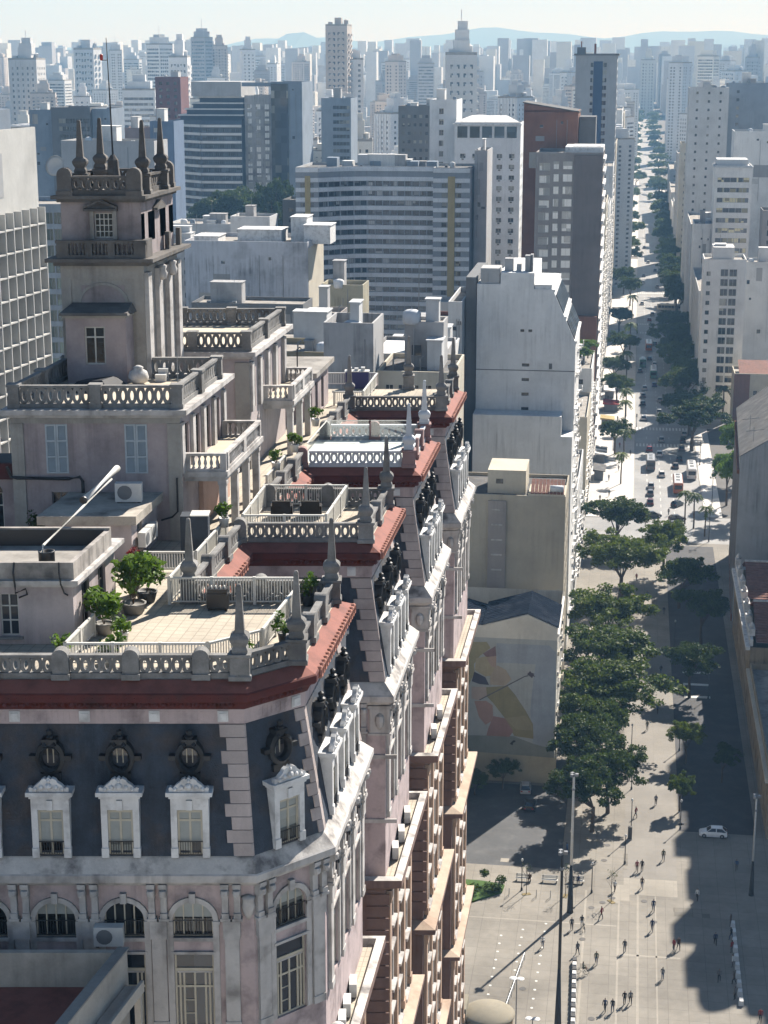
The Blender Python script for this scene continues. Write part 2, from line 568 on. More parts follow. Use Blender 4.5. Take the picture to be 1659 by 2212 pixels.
# bays: distance along each segment of the window axes
BAY = 2.853
def bays(i):
    L = seglen(i)
    if i == 0:
        s0 = L - (5.40 - 2.67)
        return [s0 - BAY * k for k in range(7) if s0 - BAY * k > 1]
    if i == 1:
        return [L / 2]
    n = max(1, int((L - 1.6) / 2.9))
    return [L / 2 + (k - (n - 1) / 2) * 3.0 for k in range(n)]

BLIND = plain("roller_blind", (0.36, 0.38, 0.36), 0.8)
# --- walls of the top storey, the storeys below and the openings in them
ARCH_R = 0.83
up, lowm = MB(), MB()
arch_list, door_list, low_list = [], [], []
for i in range(NSEG):
    j = (i + 1) % NSEG
    vis = i in (0, 1) or i in RIGHTS or i in FRONTS
    if not vis:
        up.face([(*WALLP[i], 67), (*WALLP[j], 67), (*WALLP[j], 77.2), (*WALLP[i], 77.2)])
        lowm.face([(*WALLP[i], 0), (*WALLP[j], 0), (*WALLP[j], 67), (*WALLP[i], 67)])
        continue
    L = seglen(i)
    off = (Vector(WALLP[i]) - Vector(PERI[i])).dot(seg_frame(PERI[i], PERI[j])[1])
    Lw = (Vector(WALLP[j]) - Vector(WALLP[i])).length
    ax = [s - off for s in bays(i)]
    ops = []
    for s in ax:
        ops.append((s - ARCH_R, s + ARCH_R, 74.55, 76.15)); arch_list.append((i, s))
        ops.append((s - ARCH_R, s + ARCH_R, 70.3, 73.85)); door_list.append((i, s))
    facade(up, WALLP[i], WALLP[j], 67, 77.2, ops, 0.3)
    # spandrels closing the square openings to round arches
    Ls, d, nin, ang = seg_frame(WALLP[i], WALLP[j])
    for s in ax:
        P = lambda a, z, k=0.0: (WALLP[i][0] + d.x * a + nin.x * k, WALLP[i][1] + d.y * a + nin.y * k, z)
        arc = [(s + ARCH_R * math.cos(t), 75.32 + ARCH_R * math.sin(t)) for t in [math.pi * q / 12 for q in range(13)]]
        for q in range(6):
            up.face([P(s + ARCH_R, 76.15), P(*arc[q + 1]), P(*arc[q])])
            up.face([P(s - ARCH_R, 76.15), P(*arc[12 - q]), P(*arc[11 - q])])
        for q in range(12):
            up.face([P(*arc[q]), P(*arc[q + 1]), P(*arc[q + 1], .3), P(*arc[q], .3)])
    if i in (0, 1) or i in RIGHTS:
        ops = []
        for fl in range(16):
            zz = 63.4 - fl * 4.0
            if zz < 3: break
            for s in ax:
                ops.append((s - .55, s + .55, zz, zz + 2.3)); low_list.append((i, s, zz))
        facade(lowm, WALLP[i], WALLP[j], 0, 67, ops, 0.28)
    else:
        lowm.face([(*WALLP[i], 0), (*WALLP[j], 0), (*WALLP[j], 67), (*WALLP[i], 67)])
up.build("upper_wall", PINK, old)
lowm.build("lower_wall", ROSE, old)

def wall_at(i, s, z, k=0.0):
    L, d, nin, ang = seg_frame(WALLP[i], WALLP[(i + 1) % NSEG])
    return (WALLP[i][0] + d.x * s + nin.x * k, WALLP[i][1] + d.y * s + nin.y * k, z), ang

# window kinds of this building, built once
def proto(fn):
    mb = MB(); fn(mb); return mb
def french(w, h, n=4, rails=(0.62,), t=.055):
    mb = MB()
    mb.box(0, w, .12, .20, 0, t); mb.box(0, w, .12, .20, h - t, h)
    for k in range(n + 1):
        x = (w - t) * k / n
        mb.box(x, x + t, .116, .204, t, h - t)
    for r_ in rails:
        mb.box(t, w - t, .125, .195, h * r_ - t / 2, h * r_ + t / 2)
    return mb
def panemesh(name, w, h, m, y=.17):
    mb = MB(); mb.face([(0, y, 0), (w, y, 0), (w, y, h), (0, y, h)]); return mb.mesh(name, m)
W2 = 2 * ARCH_R
ARCHWIN = french(W2, 1.6, 4, ()).mesh("window", FRAME_CR)
ARCHPANE = panemesh("pane", W2, 1.6, GLASS_OLD)
dwm = MB()
for x in (0, .17, .34, W2 / 2 - .04, W2 - .42, W2 - .25, W2 - .08): dwm.box(x, x + .08, .116, .204, .08, 2.62)
dwm.box(0, W2, .12, .20, 0, .08); dwm.box(0, W2, .11, .21, 2.62, 2.76); dwm.box(0, W2, .12, .2, 3.47, 3.55); dwm.box(0, .08, .12, .2, 2.76, 3.47); dwm.box(W2 - .08, W2, .12, .2, 2.76, 3.47)
dwm.box(.08, W2 - .08, .125, .195, 1.86, 1.95)
for zz in (.62, 1.24): dwm.box(.42, W2 / 2 - .04, .13, .19, zz, zz + .04)
DOORWIN = dwm.mesh("window", FRAME_CR)
DOORPANE = panemesh("pane", W2, 3.55, GLASS_D)
DOORBLIND = MB(); DOORBLIND.box(.1, W2 - .1, .10, .118, 2.55, 2.62); DOORBLIND.box(-.1, W2 + .1, -.12, .1, 3.50, 3.62)
DOORBLIND = DOORBLIND.mesh("lintel", STONE)
ARCHIV = MB()
for q in range(14):
    t0, t1 = math.pi * q / 14, math.pi * (q + 1) / 14
    lo, hi = [], []
    for t in (t0, t1):
        for r_ in (0.86, 1.06):
            pass
    a = lambda r_, t, y: (ARCH_R + r_ * math.cos(t), y, .77 + r_ * math.sin(t))
    ARCHIV.hexa([a(.85, t0, 0), a(1.07, t0, 0), a(1.07, t1, 0), a(.85, t1, 0)], [a(.85, t0, -.1), a(1.07, t0, -.1), a(1.07, t1, -.1), a(.85, t1, -.1)])
ARCHIV.box(ARCH_R - .13, ARCH_R + .13, -.2, 0, 1.60, 2.05)
ARCHIV.box(-.26, 0, -.09, 0, -4.2, .77); ARCHIV.box(W2, W2 + .26, -.09, 0, -4.2, .77)
ARCHIV.box(-.3, 0, -.14, .0, .62, .77); ARCHIV.box(W2, W2 + .3, -.14, .0, .62, .77)
ARCHIV = ARCHIV.mesh("archivolt", STONE)
GUARD = MB()
GUARD.box(0, W2, .02, .05, .72, .76); GUARD.box(0, W2, .02, .05, .08, .11)
for q in range(15):
    GUARD.box(W2 * q / 14 - .012, W2 * q / 14 + .012, .025, .045, .11, .72)
GUARD = GUARD.mesh("guard_rail", IRON)
SPAND = MB(); SPAND.box(-.08, W2 + .08, -.1, .3, -.16, 0); SPAND.box(0, W2, .06, .3, -.7, -.16); SPAND = SPAND.mesh("spandrel_panel", STONE)
for i, s in arch_list:
    loc, ang = wall_at(i, s - ARCH_R, 74.55)
    w = put("window", ARCHWIN, old, loc, ang)
    put("pane", ARCHPANE, w, loc, ang); put("guard_rail", GUARD, w, loc, ang)
    nb_ = len(arch_list) and (arch_list.index((i, s)) % 5)
    if nb_ in (0, 2, 4):
        bl = MB(); hb = (.75, 0, .62, 0, .9)[nb_]; bl.box(.05, W2 - .05, .155, .165, 1.6 - hb, 1.6); bl.build("blind", BLIND, w, False, loc, ang)
    put("archivolt", ARCHIV, old, loc, ang); put("spandrel_panel", SPAND, old, loc, ang)
for i, s in door_list:
    loc, ang = wall_at(i, s - ARCH_R, 70.3)
    w = put("window", DOORWIN, old, loc, ang)
    put("pane", DOORPANE, w, loc, ang); put("lintel", DOORBLIND, old, loc, ang)
LOWWIN = french(1.1, 2.3, 2, (0.7,)).mesh("window", FRAME_CR)
LOWPANE = panemesh("pane", 1.1, 2.3, GLASS)
hood = MB(); hood.box(-.22, 1.32, -.22, 0, 2.35, 2.52); hood.box(-.16, 0, -.08, 0, 0, 2.35); hood.box(1.1, 1.26, -.08, 0, 0, 2.35); hood.box(-.2, 1.3, -.3, 0, -.16, 0)
HOOD = hood.mesh("window_surround", STONE)
nl = 0
for i, s, zz in low_list:
    if zz < 20 or (i in (0, 1) and zz < 60): continue
    loc, ang = wall_at(i, s - .55, zz)
    w = put("window", LOWWIN, old, loc, ang)
    put("pane", LOWPANE, w, loc, ang); put("window_surround", HOOD, old, loc, ang)

RUST = MB(); RUST.box(-.62, .62, -.07, 0, 0, .62); RUST = RUST.mesh("rustication", ROSE)
# --- pilasters, consoles and capitals between the arches
PIL = MB(); PIL.box(-.30, .30, -.16, 0, 0, 5.0); PIL.box(-.36, .36, -.22, 0, 4.2, 5.0); PIL.box(-.33, .33, -.20, 0, 0, .35)
PIL = PIL.mesh("pilaster", STONE)
CONS = MB()
for x0, x1 in ((-.42, -.08), (.08, .42)):
    CONS.box(x0, x1, -.42, 0, 1.55, 1.72); CONS.box(x0 + .02, x1 - .02, -.34, 0, 1.1, 1.55)
    CONS.box(x0 + .04, x1 - .04, -.22, 0, .35, 1.1); CONS.box(x0 + .02, x1 - .02, -.28, 0, .12, .35); CONS.box(x0 - .04, x1 + .04, -.3, 0, 0, .12)
    CONS.lathe(((x0 + x1) / 2, -.33, 1.32), [(.02, -.15), (.16, -.12), (.18, 0), (.16, .12), (.02, .15)], 8)
CONS = CONS.mesh("console", STONE)
LPIL = MB(); LPIL.box(-.26, .26, -.22, 0, 0, 10.6); LPIL.box(-.34, .34, -.3, 0, 9.9, 10.6); LPIL.box(-.32, .32, -.28, 0, 0, .5); LPIL = LPIL.mesh("pilaster", mat("stucco_tan", (0.50, 0.36, 0.27), 0.9, 0.12, 0.8, 0.25, stain=(0.22, 0.15, 0.11), stain_amt=0.5))
for i in [0, 1] + RIGHTS + FRONTS[1:]:
    ax = [s for q, s in arch_list if q == i]
    mids = sorted(ax)
    gaps = [(a + b) / 2 for a, b in zip(mids, mids[1:])] + ([mids[-1] + 1.62] if i == 0 else [mids[0] - 1.45, mids[-1] + 1.45])
    for s in gaps:
        loc, ang = wall_at(i, s, 70.35); put("pilaster", PIL, old, loc, ang)
        loc, ang = wall_at(i, s, 75.4); put("console", CONS, old, loc, ang)
        if i in RIGHTS:
            for zb in (55.4, 43.4, 31.4):
                loc, ang = wall_at(i, s, zb); put("pilaster", LPIL, old, loc, ang)
CP = MB(); CP.box(-.55, .55, -.06, 0, 0, 1.55); CP.box(-.62, .62, -.12, 0, 1.4, 1.55); CP.box(-.62, .62, -.12, 0, -.12, 0)
CP.lathe((0, -.06, .7), [(.04, -.5), (.2, -.3), (.26, 0), (.22, .28), (.06, .42)], 8); CP.box(-.5, -.36, -.14, -.06, .05, 1.4); CP.box(.36, .5, -.14, -.06, .05, 1.4)
CP = CP.mesh("corner_panel", STONE)
BELT = MB(); BELT.box(-1.0, 1.0, -.1, 0, 0, .22); BELT = BELT.mesh("belt_course", STONE)
for i in FRONTS[1:]:
    s_ = [s for q, s in arch_list if q == i][-1]
    for ds in (-2.55, 2.55):
        loc, ang = wall_at(i, s_ + ds, 75.35); put("corner_panel", CP, old, loc, ang)
        for zz in (70.2, 73.9):
            loc, ang = wall_at(i, s_ + ds * .97, zz); put("belt_course", BELT, old, loc, ang)
        for zz in range(16):
            loc, ang = wall_at(i, s_ + ds * .96, 56.0 + .72 * zz)
            if zz < 14: put("rustication", RUST, old, loc, ang)
# carved shield panel on the corner pier of the front
sh = MB()
sh.lathe((0, 0, 0), [(.05, -.62), (.22, -.35), (.30, 0), (.26, .28), (.32, .42), (.06, .52)], 8)
loc, ang = wall_at(0, [s for q, s in arch_list if q == 0][0] + 2.32, 76.0, -.02)
sh.build("carved_shield", STONE, old, True, loc, ang)

# --- cornices and ledges carried round the whole outline
sweep("main_ledge", [(.5, 76.9), (.30, 77.0), (.12, 77.18), (.03, 77.22), (0, 77.28), (0, 77.56), (.06, 77.62), (.5, 78.12), (.6, 78.2)], [STONE, LEDGE], [0, 0, 0, 0, 0, 0, 1, 1])
sweep("balcony_ledge", [(.5, 66.2), (.2, 66.4), (-.35, 66.75), (-.5, 66.8), (-.5, 67.25), (-.1, 67.32), (-.05, 67.0), (.5, 67.0)], [ROSE, LEDGE, DECK], [0, 0, 0, 0, 1, 1, 2])
sweep("middle_cornice", [(.5, 54.2), (.1, 54.5), (-.4, 54.7), (-.4, 55.05), (.5, 55.3)], [ROSE, mat("ledge_ochre", (0.48, 0.385, 0.30), 0.9, 0.12, 1.0, 0.1, stain=(0.25, 0.15, 0.1), stain_amt=0.5)], [0, 0, 0, 1])
sweep("lower_cornice", [(.5, 42.4), (.1, 42.6), (-.3, 42.8), (-.3, 43.1), (.5, 43.3)], [ROSE, MATS["ledge_ochre"]], [0, 0, 0, 1])
sweep("mansard_roof", [(.55, 78.19), (1.45, 83.72)], SLATE)
sweep("frieze", [(1.45, 83.70), (1.32, 83.72), (1.32, 84.36)], PINK)
sweep("red_cornice", [(1.32, 84.34), (1.22, 84.40), (1.12, 84.62), (1.0, 84.74), (.86, 84.78), (.80, 84.86), (.80, 85.14), (.86, 85.2), (1.5, 85.56), (1.62, 85.58)], [RED, SALMON], [0, 0, 0, 0, 0, 0, 0, 1, 1])
dk = inset(PERI, 1.5)
mb = MB(); mb.face([(x, y, 85.57) for x, y in dk]); mb.build("roof_deck", DECK, old)

# roundels along the red cornice
RO = MB(); RO.lathe((0, 0, 0), [(.24, -.12), (.27, 0), (.27, .06), (.20, .12), (.10, .06), (.03, .10)], 10)
RO = RO.mesh("roundel", [mat("roundel_clay", (0.34, 0.15, 0.11), 0.8, 0.2, 3.0, stain=(0.12, 0.05, 0.04), stain_amt=0.7, stain_scale=2.0)])
RO.transform(Matrix.Rotation(math.pi / 2, 4, 'X'))
nr = 0
for i in (2, 4, 6, 8, 10, 12, 14):
    L = seglen(i); n = int((L - 1.9) / .46)
    for q in range(n):
        s = .95 + (L - 1.9) * (q + .5) / n
        if i == 0 and q < n - 26: continue
        loc, ang = along(i, s, .80, 85.0)
        if nr < 250:
            put("roundel", RO, old, loc, ang); nr += 1

orn = MB()
for i in (0, 1, 5, 9, 13):
    L = seglen(i); n = int((L - 1.6) / .34)
    for q in range(n):
        p, ang = along(i, .8 + (L - 1.6) * (q + .5) / n, 1.07, 84.63)
        orn.lathe(p, [(.02, -.14), (.11, -.08), (.14, 0), (.10, .09), (.03, .14)], 6)
        p, ang = along(i, .8 + (L - 1.6) * (q + 1.0) / n, .84, 85.0)
        orn.lathe(p, [(.02, -.08), (.07, 0), (.02, .08)], 5)
tag(orn.build("egg_ornament", RED, old), kind="stuff")

# frieze flutes and rosettes
fl = MB()
for i in (0, 1, 5, 9, 13):
    L = seglen(i)
    n = int((L - 2.6) / .24)
    for q in range(n):
        s = 1.4 + (L - 2.8) * (q + .5) / n
        p, ang = along(i, s, 1.30, 0)
        d = seg_frame(PERI[i], PERI[(i + 1) % NSEG])[1]
        nn = Vector((-d.y, d.x))
        lo = [(p[0] + d.x * a + nn.x * b, p[1] + d.y * a + nn.y * b) for a, b in ((-.07, 0), (.07, 0), (.07, .03), (-.07, .03))]
        fl.prism(lo, 83.84, 84.26)
tag(fl.build("flutes", PINK, old), kind="stuff")
ROSN = MB(); ROSN.box(-.22, .22, -.06, .02, -.23, .23); ROSN.box(-.15, .15, -.10, -.06, -.15, .15)
ROSN.lathe((0, 0, 0), [(.01, -.2), (.1, 0), (.01, .2)], 6)
ROSN = ROSN.mesh("rosette", STONE_W)
for i in [0, 1] + FRONTS[1:] + RIGHTS:
    bs = sorted(bays(i))
    for s in [(a + b) / 2 for a, b in zip(bs, bs[1:])] + [bs[-1] + BAY / 2 - (.35 if i else .05)]:
        if s > seglen(i) - .6: continue
        loc, ang = along(i, s, 1.32, 84.05)
        put("rosette", ROSN, old, loc, ang)

# --- dormers and bull's-eye windows on the mansard
DM = MB()
DM.box(-.78, -.52, 0, 1.3, 0, 2.1); DM.box(.52, .78, 0, 1.3, 0, 2.1)
DM.box(-.80, -.50, -.05, .3, 0, .42); DM.box(.50, .80, -.05, .3, 0, .42)
DM.box(-.78, .78, 0, 1.4, 2.1, 2.62)
DM.box(-.84, .84, -.07, 1.3, 2.62, 2.74); DM.box(-.95, .95, -.16, 1.3, 2.74, 2.92)
DM.box(-.12, .12, -.08, .05, 2.12, 2.55)
DM = DM.mesh("dormer", STONE_W)
CR = MB()
prof = [(-.80, 0), (.80, 0), (.82, .16), (.74, .22), (.66, .15), (.52, .30), (.36, .42), (.30, .52), (.16, .60), (.10, .54), (0, .64), (-.10, .54), (-.16, .60), (-.30, .52), (-.36, .42), (-.52, .30), (-.66, .15), (-.74, .22), (-.82, .16)]
CR.hexa([(x, -.06, z) for x, z in prof], [(x, .16, z) for x, z in prof])
for x, z, r_ in ((0, .25, .17), (-.3, .2, .12), (.3, .2, .12), (-.55, .12, .1), (.55, .12, .1), (0, .48, .09)):
    CR.lathe((x, -.06, z), [(.02, -r_), (r_ * .8, -r_ * .5), (r_, 0), (r_ * .8, r_ * .5), (.02, r_)], 7)
CR = CR.mesh("dormer_crest", STONE_W)
DW = french(1.04, 1.98, 2, (0.78,), .09).mesh("window", FRAME_CR)
DWP = panemesh("pane", 1.04, 1.98, GLASS_OLD)
DG = MB(); DG.box(0, 1.04, .0, .03, .62, .66); DG.box(0, 1.04, .0, .03, .06, .09)
for q in range(11): DG.box(1.04 * q / 10 - .012, 1.04 * q / 10 + .012, .005, .025, .09, .62)
DG = DG.mesh("guard_rail", IRON)
OE = MB()
ring = 18
ea, eb = .60, .74
for q in range(ring):
    t0, t1 = 2 * math.pi * q / ring, 2 * math.pi * (q + 1) / ring
    a = lambda k, t, y: (k * ea * math.cos(t), y, k * eb * math.sin(t))
    OE.hexa([a(.72, t0, .9), a(1.0, t0, .9), a(1.0, t1, .9), a(.72, t1, .9)], [a(.72, t0, -.12), a(1.0, t0, -.05), a(1.0, t1, -.05), a(.72, t1, -.12)])
    OE.hexa([a(.60, t0, .5), a(.74, t0, .5), a(.74, t1, .5), a(.60, t1, .5)], [a(.60, t0, -.02), a(.74, t0, -.18), a(.74, t1, -.18), a(.60, t1, -.02)])
OE.box(-.86, -.55, -.05, .6, -.1, .1); OE.box(.55, .86, -.05, .6, -.1, .1)
OE.box(-.3, .3, -.12, .7, .62, .84); OE.box(-.42, .42, -.06, .5, -.98, -.66)
OE.lathe((0, .05, .84), [(.16, 0), (.2, .1), (.1, .16), (.14, .26), (.13, .34), (.02, .42)], 8)
OE.lathe((-.2, -.12, .62), [(.02, -.12), (.12, 0), (.02, .12)], 6); OE.lathe((.2, -.12, .62), [(.02, -.12), (.12, 0), (.02, .12)], 6)
OE = OE.mesh("bulls_eye_window", IRON)
OP = MB()
OP.face([(ea * .66 * math.cos(2 * math.pi * q / 16), .25, eb * .66 * math.sin(2 * math.pi * q / 16)) for q in range(16)])
OP = OP.mesh("pane", GLASS_D)
OB = MB(); OB.box(-.16, -.12, .2, .24, -.42, .42); OB.box(.08, .12, .2, .24, -.42, .42); OB = OB.mesh("glazing_bar", FRAME_CR)
for i in [0, 1] + FRONTS[1:] + RIGHTS:
    for s in bays(i):
        loc, ang = along(i, s, .42, 78.2)
        d_ = put("dormer", DM, old, loc, ang)
        cr = put("dormer_crest", CR, d_, (loc[0], loc[1], loc[2] + 2.92), ang)
        wl, _ = along(i, s - .52, .42, 78.26)
        put("window", DW, d_, wl, ang); put("pane", DWP, d_, wl, ang); put("guard_rail", DG, d_, wl, ang)
        nb_ = int(s * 7 + i) % 4
        if nb_:
            bl = MB(); bl.box(.05, .99, .155, .165, (.9, .75, .6, 1.1)[nb_], 1.95); bl.build("blind", BLIND, d_, False, wl, ang)
        loc, ang = along(i, s, .98, 82.35)
        e_ = put("bulls_eye_window", OE, old, loc, ang)
        put("pane", OP, e_, loc, ang); put("glazing_bar", OB, e_, loc, ang)

# --- quoins on the mansard corners
WQ = {1: (1.0, .1), 2: (.5, .4), 6: (1.05, .12), 10: (1.05, .12), 14: (1.05, .12)}
def quoins(c):
    """blocks at outline corner c, between segments c-1 and c"""
    a = (c - 1) % NSEG
    n = 10
    for q in range(n):
        z0 = 78.22 + 5.46 * q / n; z1 = 78.22 + 5.46 * (q + 1) / n - .03
        wa, wb = WQ.get(c, (.95, .1)); wa = wa if q % 2 else wa - .24
        def ringpts(z, k):
            ins = .55 + .9 * (z - 78.19) / 5.53 - k
            P = inset(PERI, ins); corner = Vector(P[c])
            da = seg_frame(PERI[a], PERI[c])[1]; db = seg_frame(PERI[c], PERI[(c + 1) % NSEG])[1]
            return (corner - da * wa), corner, (corner + db * wb)
        o0, o1 = ringpts(z0, .05), ringpts(z1, .05)
        i0, i1 = ringpts(z0, -.12), ringpts(z1, -.12)
        lo = [(*p, z0) for p in o0] + [(*p, z0) for p in i0[::-1]]
        hi = [(*p, z1) for p in o1] + [(*p, z1) for p in i1[::-1]]
        m = MB(); m.hexa(lo, hi); m.build("quoin", STONE if False else QUOIN, old)
QUOIN = mat("quoin_stone", (0.46, 0.40, 0.38), 0.9, 0.1, 0.9, 0.15, rand=0.08, stain=(0.22, 0.18, 0.17), stain_amt=0.5, bump=0.15)
for c in (1, 2, 3, 6, 7, 10, 11, 14, 15):
    quoins(c)

# --- balustrade with oval links, round-topped piers and obelisks
def link_mesh(name, m, w=.44, h=.60, t=.12):
    mb = MB(); n = 16
    def pts(a, b, e, y):
        out = []
        for k in range(n):
            th = 2 * math.pi * k / n
            c, s = math.cos(th), math.sin(th)
            out.append((a * math.copysign(abs(c) ** e, c), y, b * math.copysign(abs(s) ** e, s)))
        return out
    io, ib = pts(w * .20, h * .31, 1.0, 0), pts(w * .20, h * .31, 1.0, t)
    oo, ob = pts(w * .5, h * .5, .58, 0), pts(w * .5, h * .5, .58, t)
    for k in range(n):
        j = (k + 1) % n
        mb.face([io[k], io[j], oo[j], oo[k]]); mb.face([ob[k], ob[j], ib[j], ib[k]])
        mb.face([ib[k], ib[j], io[j], io[k]]); mb.face([oo[k], oo[j], ob[j], ob[k]])
    return mb.mesh(name, m)
LINKS = {}
N_LINK = [0]
def balustrade(root, a, b, z, m, links=True, plinth=.24, h=1.02, obj=True, inward=.13):
    """one bay of balustrade from a to b (xy)"""
    L, d, nin, ang = seg_frame(a, b)
    loc = (a[0], a[1], z)
    mb = MB()
    mb.box(0, L, -inward, inward, 0, plinth); mb.box(0, L, -inward - .02, inward + .02, h - .13, h)
    hh = h - .13 - plinth
    n = max(1, round(L / .45)); w = L / n
    rail = mb.build("balustrade", m, root, False, loc, ang)
    key = (round(w, 2), round(hh, 2), m.name)
    if key not in LINKS:
        LINKS[key] = link_mesh("baluster", m, w * 1.0, hh)
    joined = MB()
    for k in range(n):
        p = (a[0] + d.x * w * (k + .5) - nin.x * .06, a[1] + d.y * w * (k + .5) - nin.y * .06, z + plinth + hh / 2)
        if obj and N_LINK[0] < 295:
            put("baluster", LINKS[key], rail, p, ang); N_LINK[0] += 1
        else:
            cs, sn = math.cos(ang), math.sin(ang); base = len(joined.v)
            for v in LINKS[key].vertices:
                x, y, zz = v.co; joined.v.append((p[0] + x * cs - y * sn, p[1] + x * sn + y * cs, p[2] + zz))
            for pg in LINKS[key].polygons:
                joined.f.append([base + q for q in pg.vertices]); joined.mi.append(0)
    if joined.f:
        tag(joined.build("balusters", m, rail), kind="stuff")
    return rail

PIER = {}
def pier(root, p, ang, z, m, h=1.28, w=.34, rnd=True):
    key = (m.name, h, w, rnd)
    if key not in PIER:
        mb = MB()
        mb.box(-w - .04, w + .04, -w - .02, w + .02, 0, .25)
        if rnd:
            pr = [(-w, .25)] + [(-w * math.cos(t), h - w + w * math.sin(t)) for t in [math.pi * q / 10 for q in range(11)]] + [(w, .25)]
            mb.hexa([(x, -w * .8, zz) for x, zz in pr], [(x, w * .8, zz) for x, zz in pr])
        else:
            mb.box(-w, w, -w, w, .25, h - .14); mb.box(-w - .06, w + .06, -w - .06, w + .06, h - .14, h)
        PIER[key] = mb.mesh("pier", m)
    return put("pier", PIER[key], root, (p[0], p[1], z), ang)
OBEL = {}
def obelisk(root, p, z, m, m_base=None, h=4.1, rz=YAW):
    key = (m.name, m_base.name if m_base else '', h)
    if key not in OBEL:
        mb = MB(); q = 1 / math.sqrt(2) * 1.0
        S = lambda lst, mi: mb.lathe((0, 0, 0), [(r_ * 1.414 * .5, zz) for r_, zz in lst], 4, mi, math.pi / 4)
        S([(.92, 0), (.92, .18), (.80, .24), (.80, .95), (.92, 1.0), (.92, 1.12)], 1)
        S([(.62, 1.12), (.66, 1.26), (.52, 1.42), (.74, 1.62), (.80, 1.76), (.66, 1.88), (.42, 1.98), (.39, 2.02), (.19, h - .12), (.16, h - .04), (.06, h)], 0)
        OBEL[key] = mb.mesh("obelisk", [m, m_base or m])
    return put("obelisk", OBEL[key], root, (p[0], p[1], z), rz)

BP = inset(PERI, 1.68)
ZB = 85.58
for i in range(NSEG - 2):
    j = (i + 1) % NSEG
    L, d, nin, ang = seg_frame(BP[i], BP[j])
    white = i in (9, 10, 11)
    m = COOLW if white else STONE_G
    obj = i in (0, 1, 5, 9, 13)
    marks = []
    if i == 0:
        bs = sorted(bays(0))
        off = 0
        marks = [s + BAY / 2 for s in bs if s + BAY / 2 < L - .9]
        marks = [x for x in marks if x > 1]
        if marks and L - marks[-1] < 1.4: marks.pop()
    elif i == 1:
        marks = []
    elif i in FRONTS[1:]:
        marks = []
    else:
        n = 2 if L > 8 else 1
        marks = [L * (q + 1) / (n + 1) for q in range(n)]
    stops = [.42] + marks + [L - .42]
    pos = lambda s: (BP[i][0] + d.x * s, BP[i][1] + d.y * s)
    for s in marks:
        pier(old, pos(s), ang, ZB, MAUVE if white else STONE_G)
    for q, (a, b) in enumerate(zip(stops, stops[1:])):
        a2 = a + (.34 if q else 0); b2 = b - (.34 if q < len(stops) - 2 else 0)
        if b2 - a2 > .4:
            balustrade(old, pos(a2), pos(b2), ZB, m, obj=obj)
for c in (1, 2, 3, 4, 6, 7, 10, 11, 13, 14, 15):
    w3 = c in (10, 11)
    obelisk(old, BP[c], ZB, COOLW if w3 else STONE_G, MAUVE if w3 else None, 4.0)
for c in (5, 8, 9, 12):
    pier(old, BP[c], YAW, ZB, MAUVE if c == 9 else STONE_G)
obelisk(old, M2(-5.0, 64.6), ZB, STONE_G)
# second pier beside the front corner obelisk
p_, a_ = along(1, .62, 1.68, ZB)
pier(old, p_, a_, ZB, STONE_G, 1.2, .3)

# ---------------------------------------------------------------- houses on the roof terrace
PINK_L = mat("stucco_pale_pink", (0.48, 0.42, 0.41), 0.9, 0.10, 0.8, 0.30, stain=(0.25, 0.22, 0.23), stain_amt=0.5, bump=0.12)
PINK_M = mat("stucco_mid_pink", (0.39, 0.335, 0.335), 0.9, 0.12, 0.8, 0.30, stain=(0.19, 0.16, 0.17), stain_amt=0.6, bump=0.12)
GREY_C = mat("stucco_grey", (0.36, 0.345, 0.315), 0.9, 0.12, 0.8, 0.25, stain=(0.15, 0.14, 0.13), stain_amt=0.6, bump=0.12)
SHUT = plain("shutter_blue_grey", (0.40, 0.46, 0.50), 0.6)
TERR = mat("villa_terrace", (0.60, 0.52, 0.40), 0.85, 0.10, 0.9, stain=(0.34, 0.29, 0.23), stain_amt=0.5)

def mbox(parent, name, m, u0, u1, v0, v1, z0, z1):
    mb = MB(MF); mb.box(u0, u1, v0, v1, z0, z1)
    return mb.build(name, m, parent)
def wrect(u0, u1, v0, v1):
    return [M2(u0, v0), M2(u1, v0), M2(u1, v1), M2(u0, v1)]
def house_walls(root, u0, u1, v0, v1, z0, z1, m, front=(), right=(), name="wall"):
    mb = MB(); P = wrect(u0, u1, v0, v1)
    facade(mb, P[0], P[1], z0, z1, list(front), .22)
    facade(mb, P[1], P[2], z0, z1, list(right), .22)
    mb.face([(*P[2], z0), (*P[3], z0), (*P[3], z1), (*P[2], z1)])
    mb.face([(*P[3], z0), (*P[0], z0), (*P[0], z1), (*P[3], z1)])
    return mb.build(name, m, root), P
def wloc(P, side, s, z):
    L, d, nin, ang = seg_frame(P[side], P[(side + 1) % 4])
    return (P[side][0] + d.x * s, P[side][1] + d.y * s, z), ang
def put_window(root, P, side, op, n=2, rails=(.72,), fm=None, pm=None, t=.06):
    a, b, c, e = op
    loc, ang = wloc(P, side, a, c)
    w = french(b - a, e - c, n, rails, t).build("window", fm or FRAME_W, root, False, loc, ang)
    put("pane", panemesh("pane", b - a, e - c, pm or GLASS_D), w, loc, ang)
    return w
